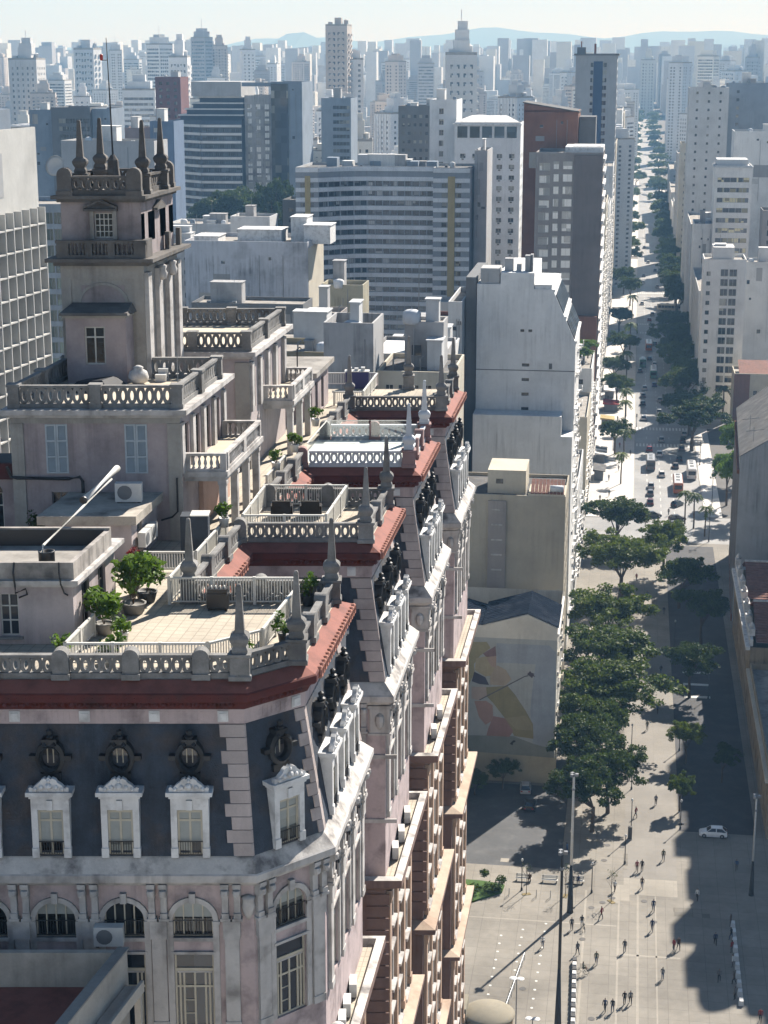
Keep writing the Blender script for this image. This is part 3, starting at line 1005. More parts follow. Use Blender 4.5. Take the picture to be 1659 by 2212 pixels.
def put_shutter(root, P, side, op):
    a, b, c, e = op
    loc, ang = wloc(P, side, a, c); w, h = b - a, e - c
    mb = MB()
    for x0, x1 in ((0, w / 2 - .01), (w / 2 + .01, w)):
        mb.box(x0, x0 + .09, -.03, .05, 0, h); mb.box(x1 - .09, x1, -.03, .05, 0, h)
        for k in range(4):
            z = (h - .09) * k / 3; mb.box(x0 + .09, x1 - .09, -.03, .05, z, z + .09)
    sh_ = mb.build("shutter", SHUT, root, False, loc, ang)
    sl = MB()
    n = int(h / .085)
    for k in range(n):
        z = h * (k + .3) / n
        sl.face([(.09, -.02, z), (w - .09, -.02, z), (w - .09, .05, z + .075), (.09, .05, z + .075)])
    tag(sl.build("louvres", SHUT, sh_, False, loc, ang), kind="stuff")

def top_rail(root, u0, u1, v0, v1, z, m, h=1.05, sides=(0, 1, 2, 3), mid=1, obj=False):
    """balustrade round a flat roof with square piers"""
    P = wrect(u0, u1, v0, v1)
    for s in sides:
        a, b = P[s], P[(s + 1) % 4]
        L, d, nin, ang = seg_frame(a, b)
        k = mid if L > 5 else 0
        stops = [L * q / (k + 1) for q in range(k + 2)]
        for q, st in enumerate(stops):
            if q and q <= k: pier(root, (a[0] + d.x * st, a[1] + d.y * st), ang, z, m, h + .08, .28, False)
        for p, q in zip(stops, stops[1:]):
            balustrade(root, (a[0] + d.x * (p + .28), a[1] + d.y * (p + .28)), (a[0] + d.x * (q - .28), a[1] + d.y * (q - .28)), z, m, h=h, obj=obj)
    for p in P:
        pier(root, p, YAW, z, m, h + .08, .28, False)

BOT = MB(); BOT.lathe((0, 0, 0), [(.09, 0), (.09, .06), (.05, .1), (.10, .24), (.09, .34), (.045, .48), (.06, .56), (.09, .6), (.09, .66)], 8)
BOTM = {}
def bottle_rail(root, a, b, z, m, h=.95):
    L, d, nin, ang = seg_frame(a, b)
    mb = MB(); mb.box(0, L, -.14, .14, 0, .14); mb.box(0, L, -.15, .15, h - .13, h)
    mb.box(0, .32, -.16, .16, .14, h - .13); mb.box(L - .32, L, -.16, .16, .14, h - .13)
    r_ = mb.build("balustrade", m, root, False, (a[0], a[1], z), ang)
    if m.name not in BOTM:
        BOTM[m.name] = BOT.mesh("baluster", m, True)
    n = max(1, int((L - .64) / .27))
    for k in range(n):
        s = .32 + (L - .64) * (k + .5) / n
        put("baluster", BOTM[m.name], r_, (a[0] + d.x * s, a[1] + d.y * s, z + .145), ang)

# room at the left front of the terrace
ra = thing("rooftop_room", "low flat-roofed pink room with parapet and dark roof at the left front terrace", "building", MF(-14, 3.2, 85.58))
fa = [(5.55, 6.35 - .0, 85.95, 87.85)]
opA_f = [(18 - 14.78, 18 - 13.98, 85.95, 87.85)]
opA_r = [(1.2, 2.3, 85.7, 87.9), (3.6, 4.7, 85.7, 87.9)]
_, PA = house_walls(ra, -18, -11.62, 3.2, 9.4, 85.58, 88.35, PINK_L, opA_f, opA_r)
put_window(ra, PA, 0, opA_f[0], 2, (.36, .7), FRAME_W)
for o_ in opA_r: put_window(ra, PA, 1, o_, 2, (.7,), FRAME_D)
mbox(ra, "window_sill", STONE_G, -14.95, -13.82, 3.05, 3.3, 85.82, 85.94)
mb = MB(MF); mb.box(-18.3, -11.28, 2.85, 9.9, 88.32, 88.52); mb.box(-18.2, -11.42, 3.0, 9.7, 88.2, 88.32)
mb.build("cornice", STONE, ra)
mb = MB(MF)
mb.box(-18, -11.5, 3.05, 3.27, 88.52, 89.28); mb.box(-11.72, -11.5, 3.27, 8.4, 88.52, 89.28); mb.box(-18, -11.5, 8.4, 8.62, 88.52, 89.4)
mb.build("parapet", mat("parapet_stained", (0.40, 0.37, 0.34), 0.92, 0.16, 1.0, 0.4, stain=(0.08, 0.08, 0.08), stain_amt=0.8), ra)
mbox(ra, "dark_lining", PLASTIC_K, -17.9, -11.75, 8.36, 8.398, 88.57, 89.32)  # flat black sheet over the rear parapet's inner face
mbox(ra, "roof", ROOFCON, -18, -11.73, 3.28, 8.39, 88.5, 88.56)
mb = MB(MF); mb.lathe((-12.9, 3.9, 88.56), [(.34, 0), (.34, .95), (.36, 1.0), (.28, 1.0), (.27, .3)], 14); mb.build("roof_vent", PLASTIC_K, ra, True)
cab = MB(MF)
cab.tube([(-14.0, 3.0, 89.3), (-14.0, 2.82, 88.9), (-13.95, 2.82, 88.3), (-14.05, 3.1, 87.9), (-13.6, 3.1, 88.1), (-13.55, 3.12, 87.85), (-13.9, 3.12, 87.7)], .045, 6)
cab.build("cable", PLASTIC_K, ra)
cab = MB(MF); cab.tube([(-12.1, 3.0, 89.3), (-12.05, 2.82, 88.9), (-12.0, 2.82, 88.4), (-11.95, 3.1, 87.9), (-11.8, 3.12, 87.8)], .035, 6); cab.build("cable", PLASTIC_K, ra)

# room with the air conditioner on its roof
rb = thing("rooftop_room", "small pink room with stained slab roof carrying the air conditioner, against the villa", "building", MF(-14.7, 15.4, 85.58))
_, PB = house_walls(rb, -16.8, -12.55, 15.5, 20.28, 85.58, 87.75, PINK_L, (), [(1.0, 1.9, 85.7, 87.5)])
put_window(rb, PB, 1, (1.0, 1.9, 85.7, 87.5), 2, (.7,))
mbox(rb, "roof_slab", mat("slab_stained", (0.46, 0.42, 0.36), 0.92, 0.2, 1.2, stain=(0.10, 0.09, 0.08), stain_amt=0.85, stain_scale=0.6), -17.1, -12.2, 15.15, 20.28, 87.75, 88.2)

# main villa
vc = thing("rooftop_villa", "two-storey pink villa with shuttered windows and balustraded roof, in front of the tower", "house", MF(-15.5, 20.3, 85.58))
o1 = (19.85 - 18.2, 19.85 - 17.05, 89.2, 91.8); o2 = (19.85 - 14.1, 19.85 - 12.93, 89.2, 91.8); o3 = (19.85 - 18.0, 19.85 - 17.1, 85.7, 88.2)
orr = [(1.0, 1.9, 89.2, 91.6), (3.4, 4.3, 89.2, 91.6), (5.8, 6.7, 89.2, 91.6), (8.0, 8.9, 89.2, 91.6)]
_, PC = house_walls(vc, -19.85, -11.25, 20.3, 30.6, 85.58, 92.2, PINK_M, [o1, o2, o3], orr)
for o_ in (o1, o2): put_shutter(vc, PC, 0, o_)
put_window(vc, PC, 0, o3, 2, (.6,), FRAME_G)
for o_ in orr: put_window(vc, PC, 1, o_, 2, (.7,), FRAME_D)
for a, b in ((-19.95, -19.3), (-11.85, -11.15)):
    mbox(vc, "corner_pilaster", GREY_C, a, b, 20.18, 20.30, 85.58, 91.85)
for v_ in (20.3, 22.6, 25.0, 27.4, 29.8):
    mbox(vc, "pilaster", STONE, -11.25, -11.10, v_, v_ + .55, 89.15, 91.85)
mbox(vc, "frieze", GREY_C, -19.92, -11.18, 20.2, 20.29, 91.86, 92.2)
mb = MB(MF); mb.box(-20.35, -10.75, 19.8, 31.0, 92.35, 92.62); mb.box(-20.1, -11.0, 20.05, 30.8, 92.18, 92.35)
mb.build("cornice", STONE, vc)
mbox(vc, "roof_terrace", TERR, -19.7, -11.3, 20.5, 30.4, 92.62, 92.66)
top_rail(vc, -19.75, -11.35, 20.45, 29.3, 92.62, STONE_G, 1.2, (0, 1, 3), 1, True)
balustrade(vc, M2(-15.0, 29.3), M2(-11.7, 29.3), 92.62, STONE_G, h=1.2)
pip = MB(MF); pip.tube([(-20.2, 20.1, 89.6), (-20.0, 20.08, 89.05), (-19.7, 20.08, 89.0), (-17.0, 20.08, 88.95), (-16.45, 20.1, 89.05), (-16.3, 20.1, 88.8), (-16.3, 20.1, 88.2)], .09, 8); pip.build("drain_pipe", PLASTIC_K, vc)
pip = MB(MF); pip.tube([(-11.4, 20.1, 89.0), (-11.4, 20.08, 87.2), (-11.7, 20.1, 86.9), (-12.3, 20.2, 86.7)], .05, 8); pip.build("drain_pipe", PLASTIC_K, vc)
for u_, nm in ((-11.5, 'roof_mast'),):
    mbox(vc, nm, STEEL, u_ - .015, u_ + .015, 21.2, 21.23, 92.66, 95.4)
# balcony on columns along the villa
def balcony(root, u0, u1, v0, v1, zf, m, cols):
    mbox(root, "balcony_slab", m, u0, u1 + .1, v0 - .1, v1 + .1, zf - .30, zf)
    mbox(root, "balcony_slab", m, u0, u1 - .05, v0 + .05, v1 - .05, zf - .55, zf - .30)
    mbox(root, "balcony_floor", TERR, u0, u1 - .2, v0 + .2, v1 - .2, zf, zf + .02)
    bottle_rail(root, M2(u0, v0 + .12), M2(u1, v0 + .12), zf, m)
    bottle_rail(root, M2(u1 - .1, v0 + .3), M2(u1 - .1, (v0 + v1) / 2), zf, m)
    bottle_rail(root, M2(u1 - .1, (v0 + v1) / 2), M2(u1 - .1, v1 - .25), zf, m)
    bottle_rail(root, M2(u1, v1 - .12), M2(u0, v1 - .12), zf, m)
    for c in cols:
        mb = MB(MF); mb.box(u1 - .42, u1 - .05, c, c + .37, 85.58, zf - .55); mb.box(u1 - .47, u1, c - .05, c + .42, zf - .75, zf - .55)
        mb.build("column", m, root)
balcony(vc, -11.25, -9.05, 21.0, 29.9, 89.15, STONE, [21.1, 23.8, 26.6, 29.3])
mbox(vc, "porch_wall", mat("stucco_peach", (0.50, 0.34, 0.27), 0.9, 0.1), -11.24, -11.0, 24, 30.3, 85.58, 88.6)

# left annex with the arched door
an = thing("rooftop_annex", "low annex with arched door and red parapet at the left edge beside the villa", "building", MF(-22, 21, 85.58))
oA = (2.0, 3.2, 85.6, 88.0)
_, PN = house_walls(an, -24, -19.97, 21.0, 27, 85.58, 88.75, PINK_M, [oA], ())
w_ = put_window(an, PN, 0, oA, 3, (.7,), FRAME_W)
ar = MB()
loc, ang = wloc(PN, 0, 2.0, 88.0)
for q in range(10):
    t0, t1 = math.pi * q / 10, math.pi * (q + 1) / 10
    a = lambda r_, t, y: (.6 + r_ * math.cos(t), y, r_ * math.sin(t) * .9)
    ar.hexa([a(0.0, t0, 0), a(.6, t0, 0), a(.6, t1, 0), a(0.0, t1, 0)], [a(0.0, t0, -.03), a(.6, t0, -.03), a(.6, t1, -.03), a(0.0, t1, -.03)])
ar.build("fanlight", GLASS_D, an, False, loc, ang)
mbox(an, "parapet", RED, -24, -19.98, 20.8, 21.05, 88.75, 89.6)
mbox(an, "roof", ROOFDK, -24, -19.98, 21.06, 27, 88.75, 88.8)

# tower
tw = thing("rooftop_tower", "square weathered tower with corner obelisks and a tall mast, rising above the villa", "tower", MF(-17.5, 29, 85.58))
TST = mat("tower_stucco", (0.37, 0.35, 0.32), 0.92, 0.14, 0.7, 0.3, stain=(0.12, 0.11, 0.10), stain_amt=0.65, bump=0.15)
TPK = mat("tower_pink", (0.36, 0.31, 0.305), 0.92, 0.12, 0.8, 0.35, stain=(0.12, 0.10, 0.10), stain_amt=0.7, bump=0.12)
TDK = mat("tower_dark_stone", (0.15, 0.14, 0.13), 0.95, 0.2, 1.2, 0.2, stain=(0.035, 0.034, 0.033), stain_amt=0.7, bump=0.2)
_, PT = house_walls(tw, -19.8, -15.2, 29.0, 36.2, 85.58, 99.0, TST, (), (), "shaft")
# recessed panel and blind arch on the front
mb = MB(MF)
mb.box(-19.8, -15.2, 28.94, 29.0, 98.25, 99.0)
mb.box(-19.8, -19.25, 28.94, 29.0, 92.6, 98.25); mb.box(-15.75, -15.2, 28.94, 29.0, 92.6, 98.25)
mb.build("panel_frame", TST, tw)
ar = MB(MF)
for q in range(16):
    t0, t1 = math.pi * q / 16, math.pi * (q + 1) / 16
    a = lambda r_, t, y: (-17.5 + r_ * math.cos(t), y, 96.85 + r_ * .85 * math.sin(t))
    ar.hexa([a(1.25, t0, 29.0), a(1.42, t0, 29.0), a(1.42, t1, 29.0), a(1.25, t1, 29.0)], [a(1.25, t0, 28.93), a(1.42, t0, 28.93), a(1.42, t1, 28.93), a(1.25, t1, 28.93)])
ar.build("blind_arch", TST, tw)
mbox(tw, "arch_panel", TPK, -18.7, -16.3, 28.985, 29.0, 96.6, 97.9)
# side pilasters with scrolls on the sunny side
for v_ in (29.0, 31.2, 33.4, 35.5):
    mbox(tw, "pilaster", STONE, -15.2, -14.95, v_, v_ + .7, 92.6, 98.6)
for v_ in (31.2, 33.4):
    mb = MB(MF); mb.lathe((-14.85, v_ + .35, 98.3), [(.05, -.4), (.25, -.3), (.3, 0), (.2, .2), (.28, .4), (.1, .5)], 8); mb.build("scroll", STONE, tw, True)
mb = MB(MF); mb.box(-20.45, -14.5, 28.3, 36.9, 99.22, 99.42); mb.box(-20.1, -14.85, 28.65, 36.5, 99.0, 99.22)
mb.build("cornice", TDK, tw)
# gallery
gal = MB(MF)
gal.box(-19.85, -14.95, 28.55, 28.78, 99.42, 99.62); gal.box(-19.9, -14.9, 28.5, 28.83, 100.25, 100.42)
for a, b in ((-19.85, -19.2), (-18.3, -17.9), (-17.05, -16.65), (-15.6, -14.95)):
    gal.box(a, b, 28.56, 28.77, 99.62, 100.25)
for a_, b_ in ((28.84, 30.0), (33.6, 34.0), (36.1, 36.5)): mbox(tw, "gallery_pier", TDK, -15.2, -14.95, a_, b_, 99.42, 100.42)
gal.build("gallery_parapet", TDK, tw)
for a, b in ((-19.2, -18.3), (-17.9, -17.05), (-16.65, -15.6)):
    n = 4
    for k in range(n):
        mb = MB(MF); x = a + (b - a) * (k + .5) / n
        mb.lathe((x, 28.66, 99.62), [(.07, 0), (.05, .08), (.09, .22), (.05, .45), (.08, .63)], 6); mb.build("baluster", TDK, tw)
# upper room
ou = (-17.86 + 19.7, -16.86 + 19.7, 100.5, 101.85)
_, PU = house_walls(tw, -19.7, -15.3, 29.15, 36.0, 99.42, 102.45, TPK, [ou], [(.7, 1.4, 99.6, 101.8), (2.8, 3.9, 100.2, 101.8), (5.2, 5.9, 99.6, 101.8)], "upper_wall")
wu = put_window(tw, PU, 0, ou, 4, (.25, .5, .75), FRAME_W, GLASS_OLD, .05)
for o_ in [(.7, 1.4, 99.6, 101.8), (5.2, 5.9, 99.6, 101.8)]:
    pass
put_window(tw, PU, 1, (2.8, 3.9, 100.2, 101.8), 2, (.6,), FRAME_D)
put_window(tw, PU, 1, (.7, 1.4, 99.6, 101.8), 1, (), FRAME_D); put_window(tw, PU, 1, (5.2, 5.9, 99.6, 101.8), 1, (), FRAME_D)
mb = MB(MF)
mb.box(-18.1, -17.88, 29.03, 29.15, 100.3, 101.95); mb.box(-16.84, -16.62, 29.03, 29.15, 100.3, 101.95); mb.box(-18.1, -16.62, 29.03, 29.15, 100.3, 100.45)
mb.build("window_surround", GREY_C, tw)
pd = MB(MF)
def pediment(mb, u0, u1, v, z, h=.5, d=.3):
    um = (u0 + u1) / 2
    mb.box(u0, u1, v - d, v, z, z + .12)
    for a, b in ((u0, um), (u1, um)):
        za, zb = z + .12, z + h
        lo = [(a, v - d, za), (a, v, za), (b, v, zb), (b, v - d, zb)]
        mb.hexa(lo, [(p[0], p[1], p[2] + .14) for p in lo])
    mb.hexa([(u0 + .15, v - .1, z + .12), (u1 - .15, v - .1, z + .12), (um, v - .1, z + h)], [(u0 + .15, v, z + .12), (u1 - .15, v, z + .12), (um, v, z + h)])
pediment(pd, -18.4, -16.55, 29.15, 101.97); pd.build("pediment", TDK, tw)
pd = MB()
loc, ang = wloc(PU, 1, 2.4, 101.85)
pd.box(0, 1.9, -.3, 0, 0, .1); pd.hexa([(0, -.3, .1), (1.9, -.3, .1), (.95, -.3, .5)], [(0, 0, .1), (1.9, 0, .1), (.95, 0, .5)]); pd.build("pediment", TDK, tw, False, loc, ang)
mb = MB(MF); mb.box(-20.1, -14.9, 28.7, 36.4, 102.62, 102.82); mb.box(-19.85, -15.1, 28.95, 36.15, 102.45, 102.62); mb.build("cornice", TDK, tw)
mbox(tw, "tower_roof", ROOFCON, -19.6, -15.4, 29.2, 35.9, 102.82, 102.86)
for a, b in ((M2(-19.0, 29.1), M2(-15.95, 29.1)),):
    balustrade(tw, a, b, 102.82, TDK, h=1.05, plinth=.3)
balustrade(tw, M2(-15.45, 29.9), M2(-15.45, 35.2), 102.82, TDK, h=1.05, plinth=.3, obj=False)
balustrade(tw, M2(-16.0, 35.9), M2(-19.0, 35.9), 102.82, TDK, h=1.05, plinth=.3, obj=False)
balustrade(tw, M2(-19.55, 35.2), M2(-19.55, 29.9), 102.82, TDK, h=1.05, plinth=.3, obj=False)
for u_, v_ in ((-19.4, 29.15), (-15.6, 29.15), (-15.55, 35.9), (-19.4, 35.9)):
    pier(tw, M2(u_, v_), YAW, 102.82, TDK, 1.5, .40)
for u_, v_ in ((-18.9, 30.4), (-15.45, 30.4), (-18.9, 34.2), (-15.45, 34.2)):
    obelisk(tw, M2(u_, v_), 102.82, TDK, None, 4.0)
mb = MB(MF); mb.lathe((-17.55, 32, 102.86), [(.55, 0), (.5, .3), (.42, .5), (.32, 1.3), (.3, 1.7), (.1, 2.0)], 8, 0, math.pi / 8); mb.build("mast_base", TDK, tw)
mb = MB(MF); mb.tube([(-17.55, 32, 104.8), (-17.6, 32, 108), (-17.68, 32, 111.2)], .06, 6, 0, .02); mb.tube([(-17.67, 32, 110.0), (-17.95, 32, 110.0)], .02, 5); mb.build("mast", PLASTIC_K, tw)
mb = MB(MF); mb.lathe((-17.98, 32, 109.98), [(.05, 0), (.09, .06), (.09, .3), (.04, .36)], 8); mb.build("warning_light", plain("lamp_red", (0.45, 0.03, 0.02), 0.4), tw)
# front room of the tower
of = (-18.17 + 19.2, -17.05 + 19.2, 93.7, 95.8)
_, PF = house_walls(tw, -19.2, -15.9, 27.5, 29.0, 92.6, 96.35, PINK_M, [of], (), "porch_wall")
put_window(tw, PF, 0, of, 2, (.72,), FRAME_W, GLASS_OLD, .08)
mb = MB(MF); mb.hexa([(-19.45, 27.1, 96.45), (-15.65, 27.1, 96.45), (-15.65, 29, 96.45), (-19.45, 29, 96.45)], [(-19.4, 27.15, 96.6), (-15.7, 27.15, 96.6), (-15.9, 28.9, 96.95), (-19.2, 28.9, 96.95)])
mb.build("porch_roof", TDK, tw)
mbox(tw, "porch_cornice", GREY_C, -19.3, -15.8, 27.3, 29, 96.3, 96.45)

# rear villa
vd = thing("rooftop_villa", "second pink villa with balustraded roof and columned balcony, right of the tower", "house", MF(-14, 37.2, 85.58))
od = [(.9, 1.7, 89.2, 91.8), (3.3, 4.1, 89.2, 91.8), (5.7, 6.5, 89.2, 91.8), (8.1, 8.9, 89.2, 91.8)]
_, PD = house_walls(vd, -18.5, -11.25, 37.2, 48.2, 85.58, 92.5, PINK_L, [(4.2, 5.5, 89.0, 91.6)], od)
for o_ in od: put_window(vd, PD, 1, o_, 2, (.7,), FRAME_D)
put_window(vd, PD, 0, (4.2, 5.5, 89.0, 91.6), 1, (), PINK_M, PINK_M)
mbox(vd, "corner_pilaster", GREY_C, -12.1, -11.2, 37.08, 37.2, 85.58, 92.2); mbox(vd, "corner_pilaster", GREY_C, -15.1, -14.5, 37.08, 37.2, 85.58, 92.2)
for v_ in (37.2, 39.6, 42.0, 44.4, 47.3):
    mbox(vd, "pilaster", STONE, -11.25, -11.05, v_, v_ + .6, 89.15, 92.2)
mb = MB(MF); mb.box(-18.9, -10.75, 36.7, 48.7, 92.62, 92.9); mb.box(-18.7, -11.0, 36.95, 48.4, 92.45, 92.62); mb.build("cornice", STONE, vd)
mbox(vd, "roof_terrace", TERR, -18.4, -11.3, 37.3, 48.1, 92.9, 92.94)
mbox(vd, "parapet_base", STONE_G, -15.2, -11.35, 37.0, 37.3, 92.9, 93.1)
top_rail(vd, -17.9, -11.4, 37.3, 47.9, 92.9, STONE_G, 1.15, (0, 1, 2), 1)
balcony(vd, -11.25, -9.35, 41.0, 48.0, 89.15, STONE, [41.1, 44.2, 47.2])

# small rear room
re_ = thing("rooftop_room", "low rear room with tilted slab roof between the second villa and the end terrace", "building", MF(-11.5, 53, 85.58))
_, PE = house_walls(re_, -15.5, -10.2, 52.5, 59, 85.58, 88.6, PINK_M, (), [(1.2, 2.2, 85.7, 88.0), (3.6, 4.6, 85.7, 88.0)])
for o_ in [(1.2, 2.2, 85.7, 88.0), (3.6, 4.6, 85.7, 88.0)]: put_window(re_, PE, 1, o_, 2, (.7,), FRAME_D)
mbox(re_, "roof_slab", ROOFCON, -16, -9.8, 52.1, 59.4, 88.6, 88.95)
mb = MB(MF); mb.tube([(-11.2, 52.4, 88.9), (-11.2, 52.4, 90.6), (-11.0, 52.4, 90.75), (-10.9, 52.4, 90.6)], .05, 6); mb.build("vent_pipe", PLASTIC_K, re_)

# ---------------------------------------------------------------- loose things on the terraces
def railing(label, pts, z=85.6, h=1.02, m=None, group="white terrace railings"):
    t = thing("terrace_railing", label, "railing", MF(*pts[0], z), group=group)
    m = m or METAL_W
    bars = MB()
    for a, b in zip(pts, pts[1:]):
        A, B = M2(*a), M2(*b)
        L, d, nin, ang = seg_frame(A, B)
        mb = MB(); mb.box(0, L, -.06, .06, h - .09, h); mb.box(0, L, -.03, .03, .12, .18)
        mb.build("rail", m, t, False, (*A, z), ang)
        n = max(1, round(L / 2.0))
        for k in range(n + 1):
            s = L * k / n
            mb = MB(); mb.box(-.07, .07, -.07, .07, 0, h + .02); mb.build("post", m, t, False, (A[0] + d.x * s, A[1] + d.y * s, z), ang)
        n = int(L / .13)
        for k in range(1, n):
            s = L * k / n; x, y = A[0] + d.x * s, A[1] + d.y * s
            q = .02
            bars.box(x - q, x + q, y - q, y + q, z + .18, z + h - .09)
    tag(bars.build("bars", m, t), kind="stuff")
    return t
railing("white metal railing around the front edge of the nearest terrace", [(-11.1, 4.2), (-11.1, .3), (-5.2, .3), (-3.3, 2.1), (-3.0, 8.7)])
railing("white metal railing across the back of the nearest terrace", [(-9.0, 13.2), (-9.0, 8.9), (-3.1, 8.9)], h=1.32)
railing("short white railing closing the passage behind the potted shrubs", [(-11.6, 14.4), (-9.1, 14.4), (-9.1, 20.8)])
railing("white railing around the second wing's terrace with the two dark chairs", [(-8.4, 27.5), (-8.2, 20.8), (-3.8, 20.8), (-3.8, 27.6), (-8.4, 27.6)], h=1.25)
railing("white railing at the far end terrace beside the blue cabinet", [(-12.3, 66.0), (-7.6, 66.0), (-7.5, 58.0), (-9.6, 58.0)])
railing("thin white railing beside the balcony columns of the main villa", [(-9.0, 31.0), (-9.0, 36.5)])

def glass_fence():
    t = thing("glass_balustrade", "clear glass balustrade panels around the white painted terrace", "railing", MF(-8.2, 46.5, 85.6))
    gm = bpy.data.materials.new("clear_glass"); gm.use_nodes = True
    N, L = gm.node_tree.nodes, gm.node_tree.links
    tr = N.new("ShaderNodeBsdfTransparent"); tr.inputs[0].default_value = (.95, .97, .98, 1)
    gl = N.new("ShaderNodeBsdfGlossy"); gl.inputs["Roughness"].default_value = .05
    mx = N.new("ShaderNodeMixShader"); mx.inputs[0].default_value = .12
    L.new(tr.outputs[0], mx.inputs[1]); L.new(gl.outputs[0], mx.inputs[2]); L.new(mx.outputs[0], N["Material Output"].inputs[0])
    for a, b in (((-8.0, 45.6), (-5.2, 45.6)), ((-5.1, 45.6), (-2.4, 45.6)), ((-8.0, 45.5), (-8.0, 38.4))):
        L_, d, nin, ang = seg_frame(M2(*a), M2(*b))
        mb = MB(); mb.box(.03, L_ - .03, -.008, .008, .05, 1.3); mb.build("glass_panel", gm, t, False, (*M2(*a), 85.6), ang)
        mb = MB(); mb.box(0, L_, -.03, .03, 1.3, 1.35); mb.build("rail", METAL_W, t, False, (*M2(*a), 85.6), ang)
glass_fence()
o = mbox(None, "painted_deck", MINT, -8.6, -2.2, 38.0, 45.4, 85.60, 85.66); tag(o, "pale mint painted deck covering the white wing's terrace", "deck")

def ac_unit(label, loc, rz, s=1.0):
    t = thing("air_conditioner", label, "air conditioner", loc, rz, "air conditioner outdoor units")
    mb = MB(); mb.box(-.45 * s, .45 * s, -.16 * s, .16 * s, .06, .68 * s); kids(t, "casing", mb, PLASTIC_W)
    mb = MB(); mb.box(-.4 * s, -.3 * s, -.14 * s, .14 * s, 0, .06); mb.box(.3 * s, .4 * s, -.14 * s, .14 * s, 0, .06); kids(t, "foot", mb, PLASTIC_K)
    mb = MB(); mb.lathe((0, 0, 0), [(.23 * s, 0), (.25 * s, .02), (.08 * s, .025), (.02, .03)], 14)
    g = kids(t, "fan_grille", mb, FRAME_G); g.rotation_euler = (math.pi / 2, 0, 0); g.location = (-.12 * s, -.162 * s, .37 * s)
    return t
ac_unit("white air conditioner unit on the stained slab roof below the villa", MF(-13.35, 18.1, 88.2), YAW, 1.5)
ac_unit("white air conditioner unit hung before the arched window of the front facade", MF(-8.85, -2.75, 74.4), YAW, 1.35)
for k, (u_, v_) in enumerate(((-.2, 3.2), (-.2, 4.6), (-.2, 6.4), (-.2, 21.4), (-.15, 23.6), (-.15, 26.2), (-.1, 39.5), (-.1, 43))):
    ac_unit(["first", "second", "third", "fourth", "fifth", "sixth", "seventh", "eighth"][k] + " white air conditioner from the near end on the sunny side ledge", MF(u_, v_, 67.02), YAW - math.pi / 2, 1.1)
for k in range(2):
    ac_unit(("front" if k == 0 else "rear") + " white air conditioner stacked on the right wall of the small room", MF(-12.2, 16.6 + 1.2 * k, 86.3), math.pi / 2, 1.2)

def leafball(mb, c, r, n, size, rg, up=.3, flat=1.0):
    for _ in range(n):
        d = Vector((rg.gauss(0, 1), rg.gauss(0, 1), rg.gauss(0, 1))).normalized()
        p = Vector(c) + Vector((d.x * r, d.y * r, d.z * r * flat)) * (rg.random() ** .4)
        a = Vector((rg.gauss(0, 1), rg.gauss(0, 1), rg.gauss(0, .6) + up)).normalized()
        b = a.orthogonal().normalized()
        b = (Matrix.Rotation(rg.uniform(0, 6.28), 3, a) @ b)
        s = size * rg.uniform(.4, 1.5)
        mb.face([p - a * s - b * s * .15, p + b * s * .5, p + a * s, p - b * s * .5 + a * s * .1])

def potted(label, u, v, h, r, potm, leafm, z=85.6, big=False, seed=0):
    rg = random.Random(seed)
    t = thing("potted_plant", label, "plant", MF(u, v, z), group="potted plants on the terraces")
    mb = MB(); mb.lathe((0, 0, 0), [(r * .42, 0), (r * .56, .45), (r * .6, .5), (r * .5, .5), (r * .48, .44)], 12); kids(t, "pot", mb, potm, True)
    mb = MB()
    for k in range(5):
        a = rg.uniform(0, 6.28)
        mb.tube([(0, 0, .4), (math.cos(a) * r * .3, math.sin(a) * r * .3, h * .5), (math.cos(a) * r * .6, math.sin(a) * r * .6, h * .85)], .025, 5, 0, .01)
    kids(t, "stem", mb, BARK)
    mb = MB()
    for k in range(9 if big else 6):
        leafball(mb, (rg.uniform(-r, r) * .6, rg.uniform(-r, r) * .6, rg.uniform(.55, 1) * h), r * .5, 60 if big else 38, .16 if big else .11, rg)
    kids(t, "foliage", mb, leafm)
    return t
CONC = mat("pot_grey", (0.25, 0.24, 0.22), 0.9, 0.15)
POTK = plain("pot_dark", (0.05, 0.05, 0.05), 0.6)
potted("tall leafy green shrub in a grey pot beside the pink room", -10.3, 7.6, 2.5, 1.0, CONC, LEAF_B, big=True, seed=1)
potted("broad light green shrub in a dark tub behind the tall shrub", -10.2, 9.4, 2.2, .9, POTK, LEAF_B, big=True, seed=2)
potted("bushy green plant in a grey pot at the front left of the terrace", -10.75, 4.6, 1.9, .75, CONC, LEAF_B, big=True, seed=3)
potted("small round plant in a pale pot near the front railing", -9.6, 3.3, 1.0, .5, PLASTIC_W, LEAF_B, seed=4)
potted("low plant hugging the corner of the front railing", -11.4, .9, 1.0, .5, POTK, LEAF_B, seed=5)
potted("bush in front of the railing at the middle of the terrace edge", -9.4, .9, .95, .6, POTK, LEAF_B, seed=6)
potted("trailing plant on the angled corner railing", -4.0, 1.0, .9, .6, POTK, LEAF_B, seed=7)
potted("small plant beside the right obelisk of the nearest terrace", -2.6, 3.2, 1.2, .5, POTK, LEAF_B, seed=8)
potted("green plant behind the back railing of the nearest terrace", -2.6, 8.8, 1.3, .55, POTK, LEAF_B, seed=9)
potted("red-leaved plant behind the tall shrub against the wall", -11.1, 10.5, 2.2, .55, POTK, foliage("leaf_red", (0.10, 0.012, 0.012), (0.26, 0.04, 0.04)), seed=10)
potted("palm-like plant in the shade beside the small slab-roofed room", -18.2, 18.4, 1.8, .8, POTK, LEAF_D, seed=11)
potted("plant in a white box by the villa balcony column", -8.9, 19.6, 1.2, .5, PLASTIC_W, LEAF_B, z=86.5, seed=12)
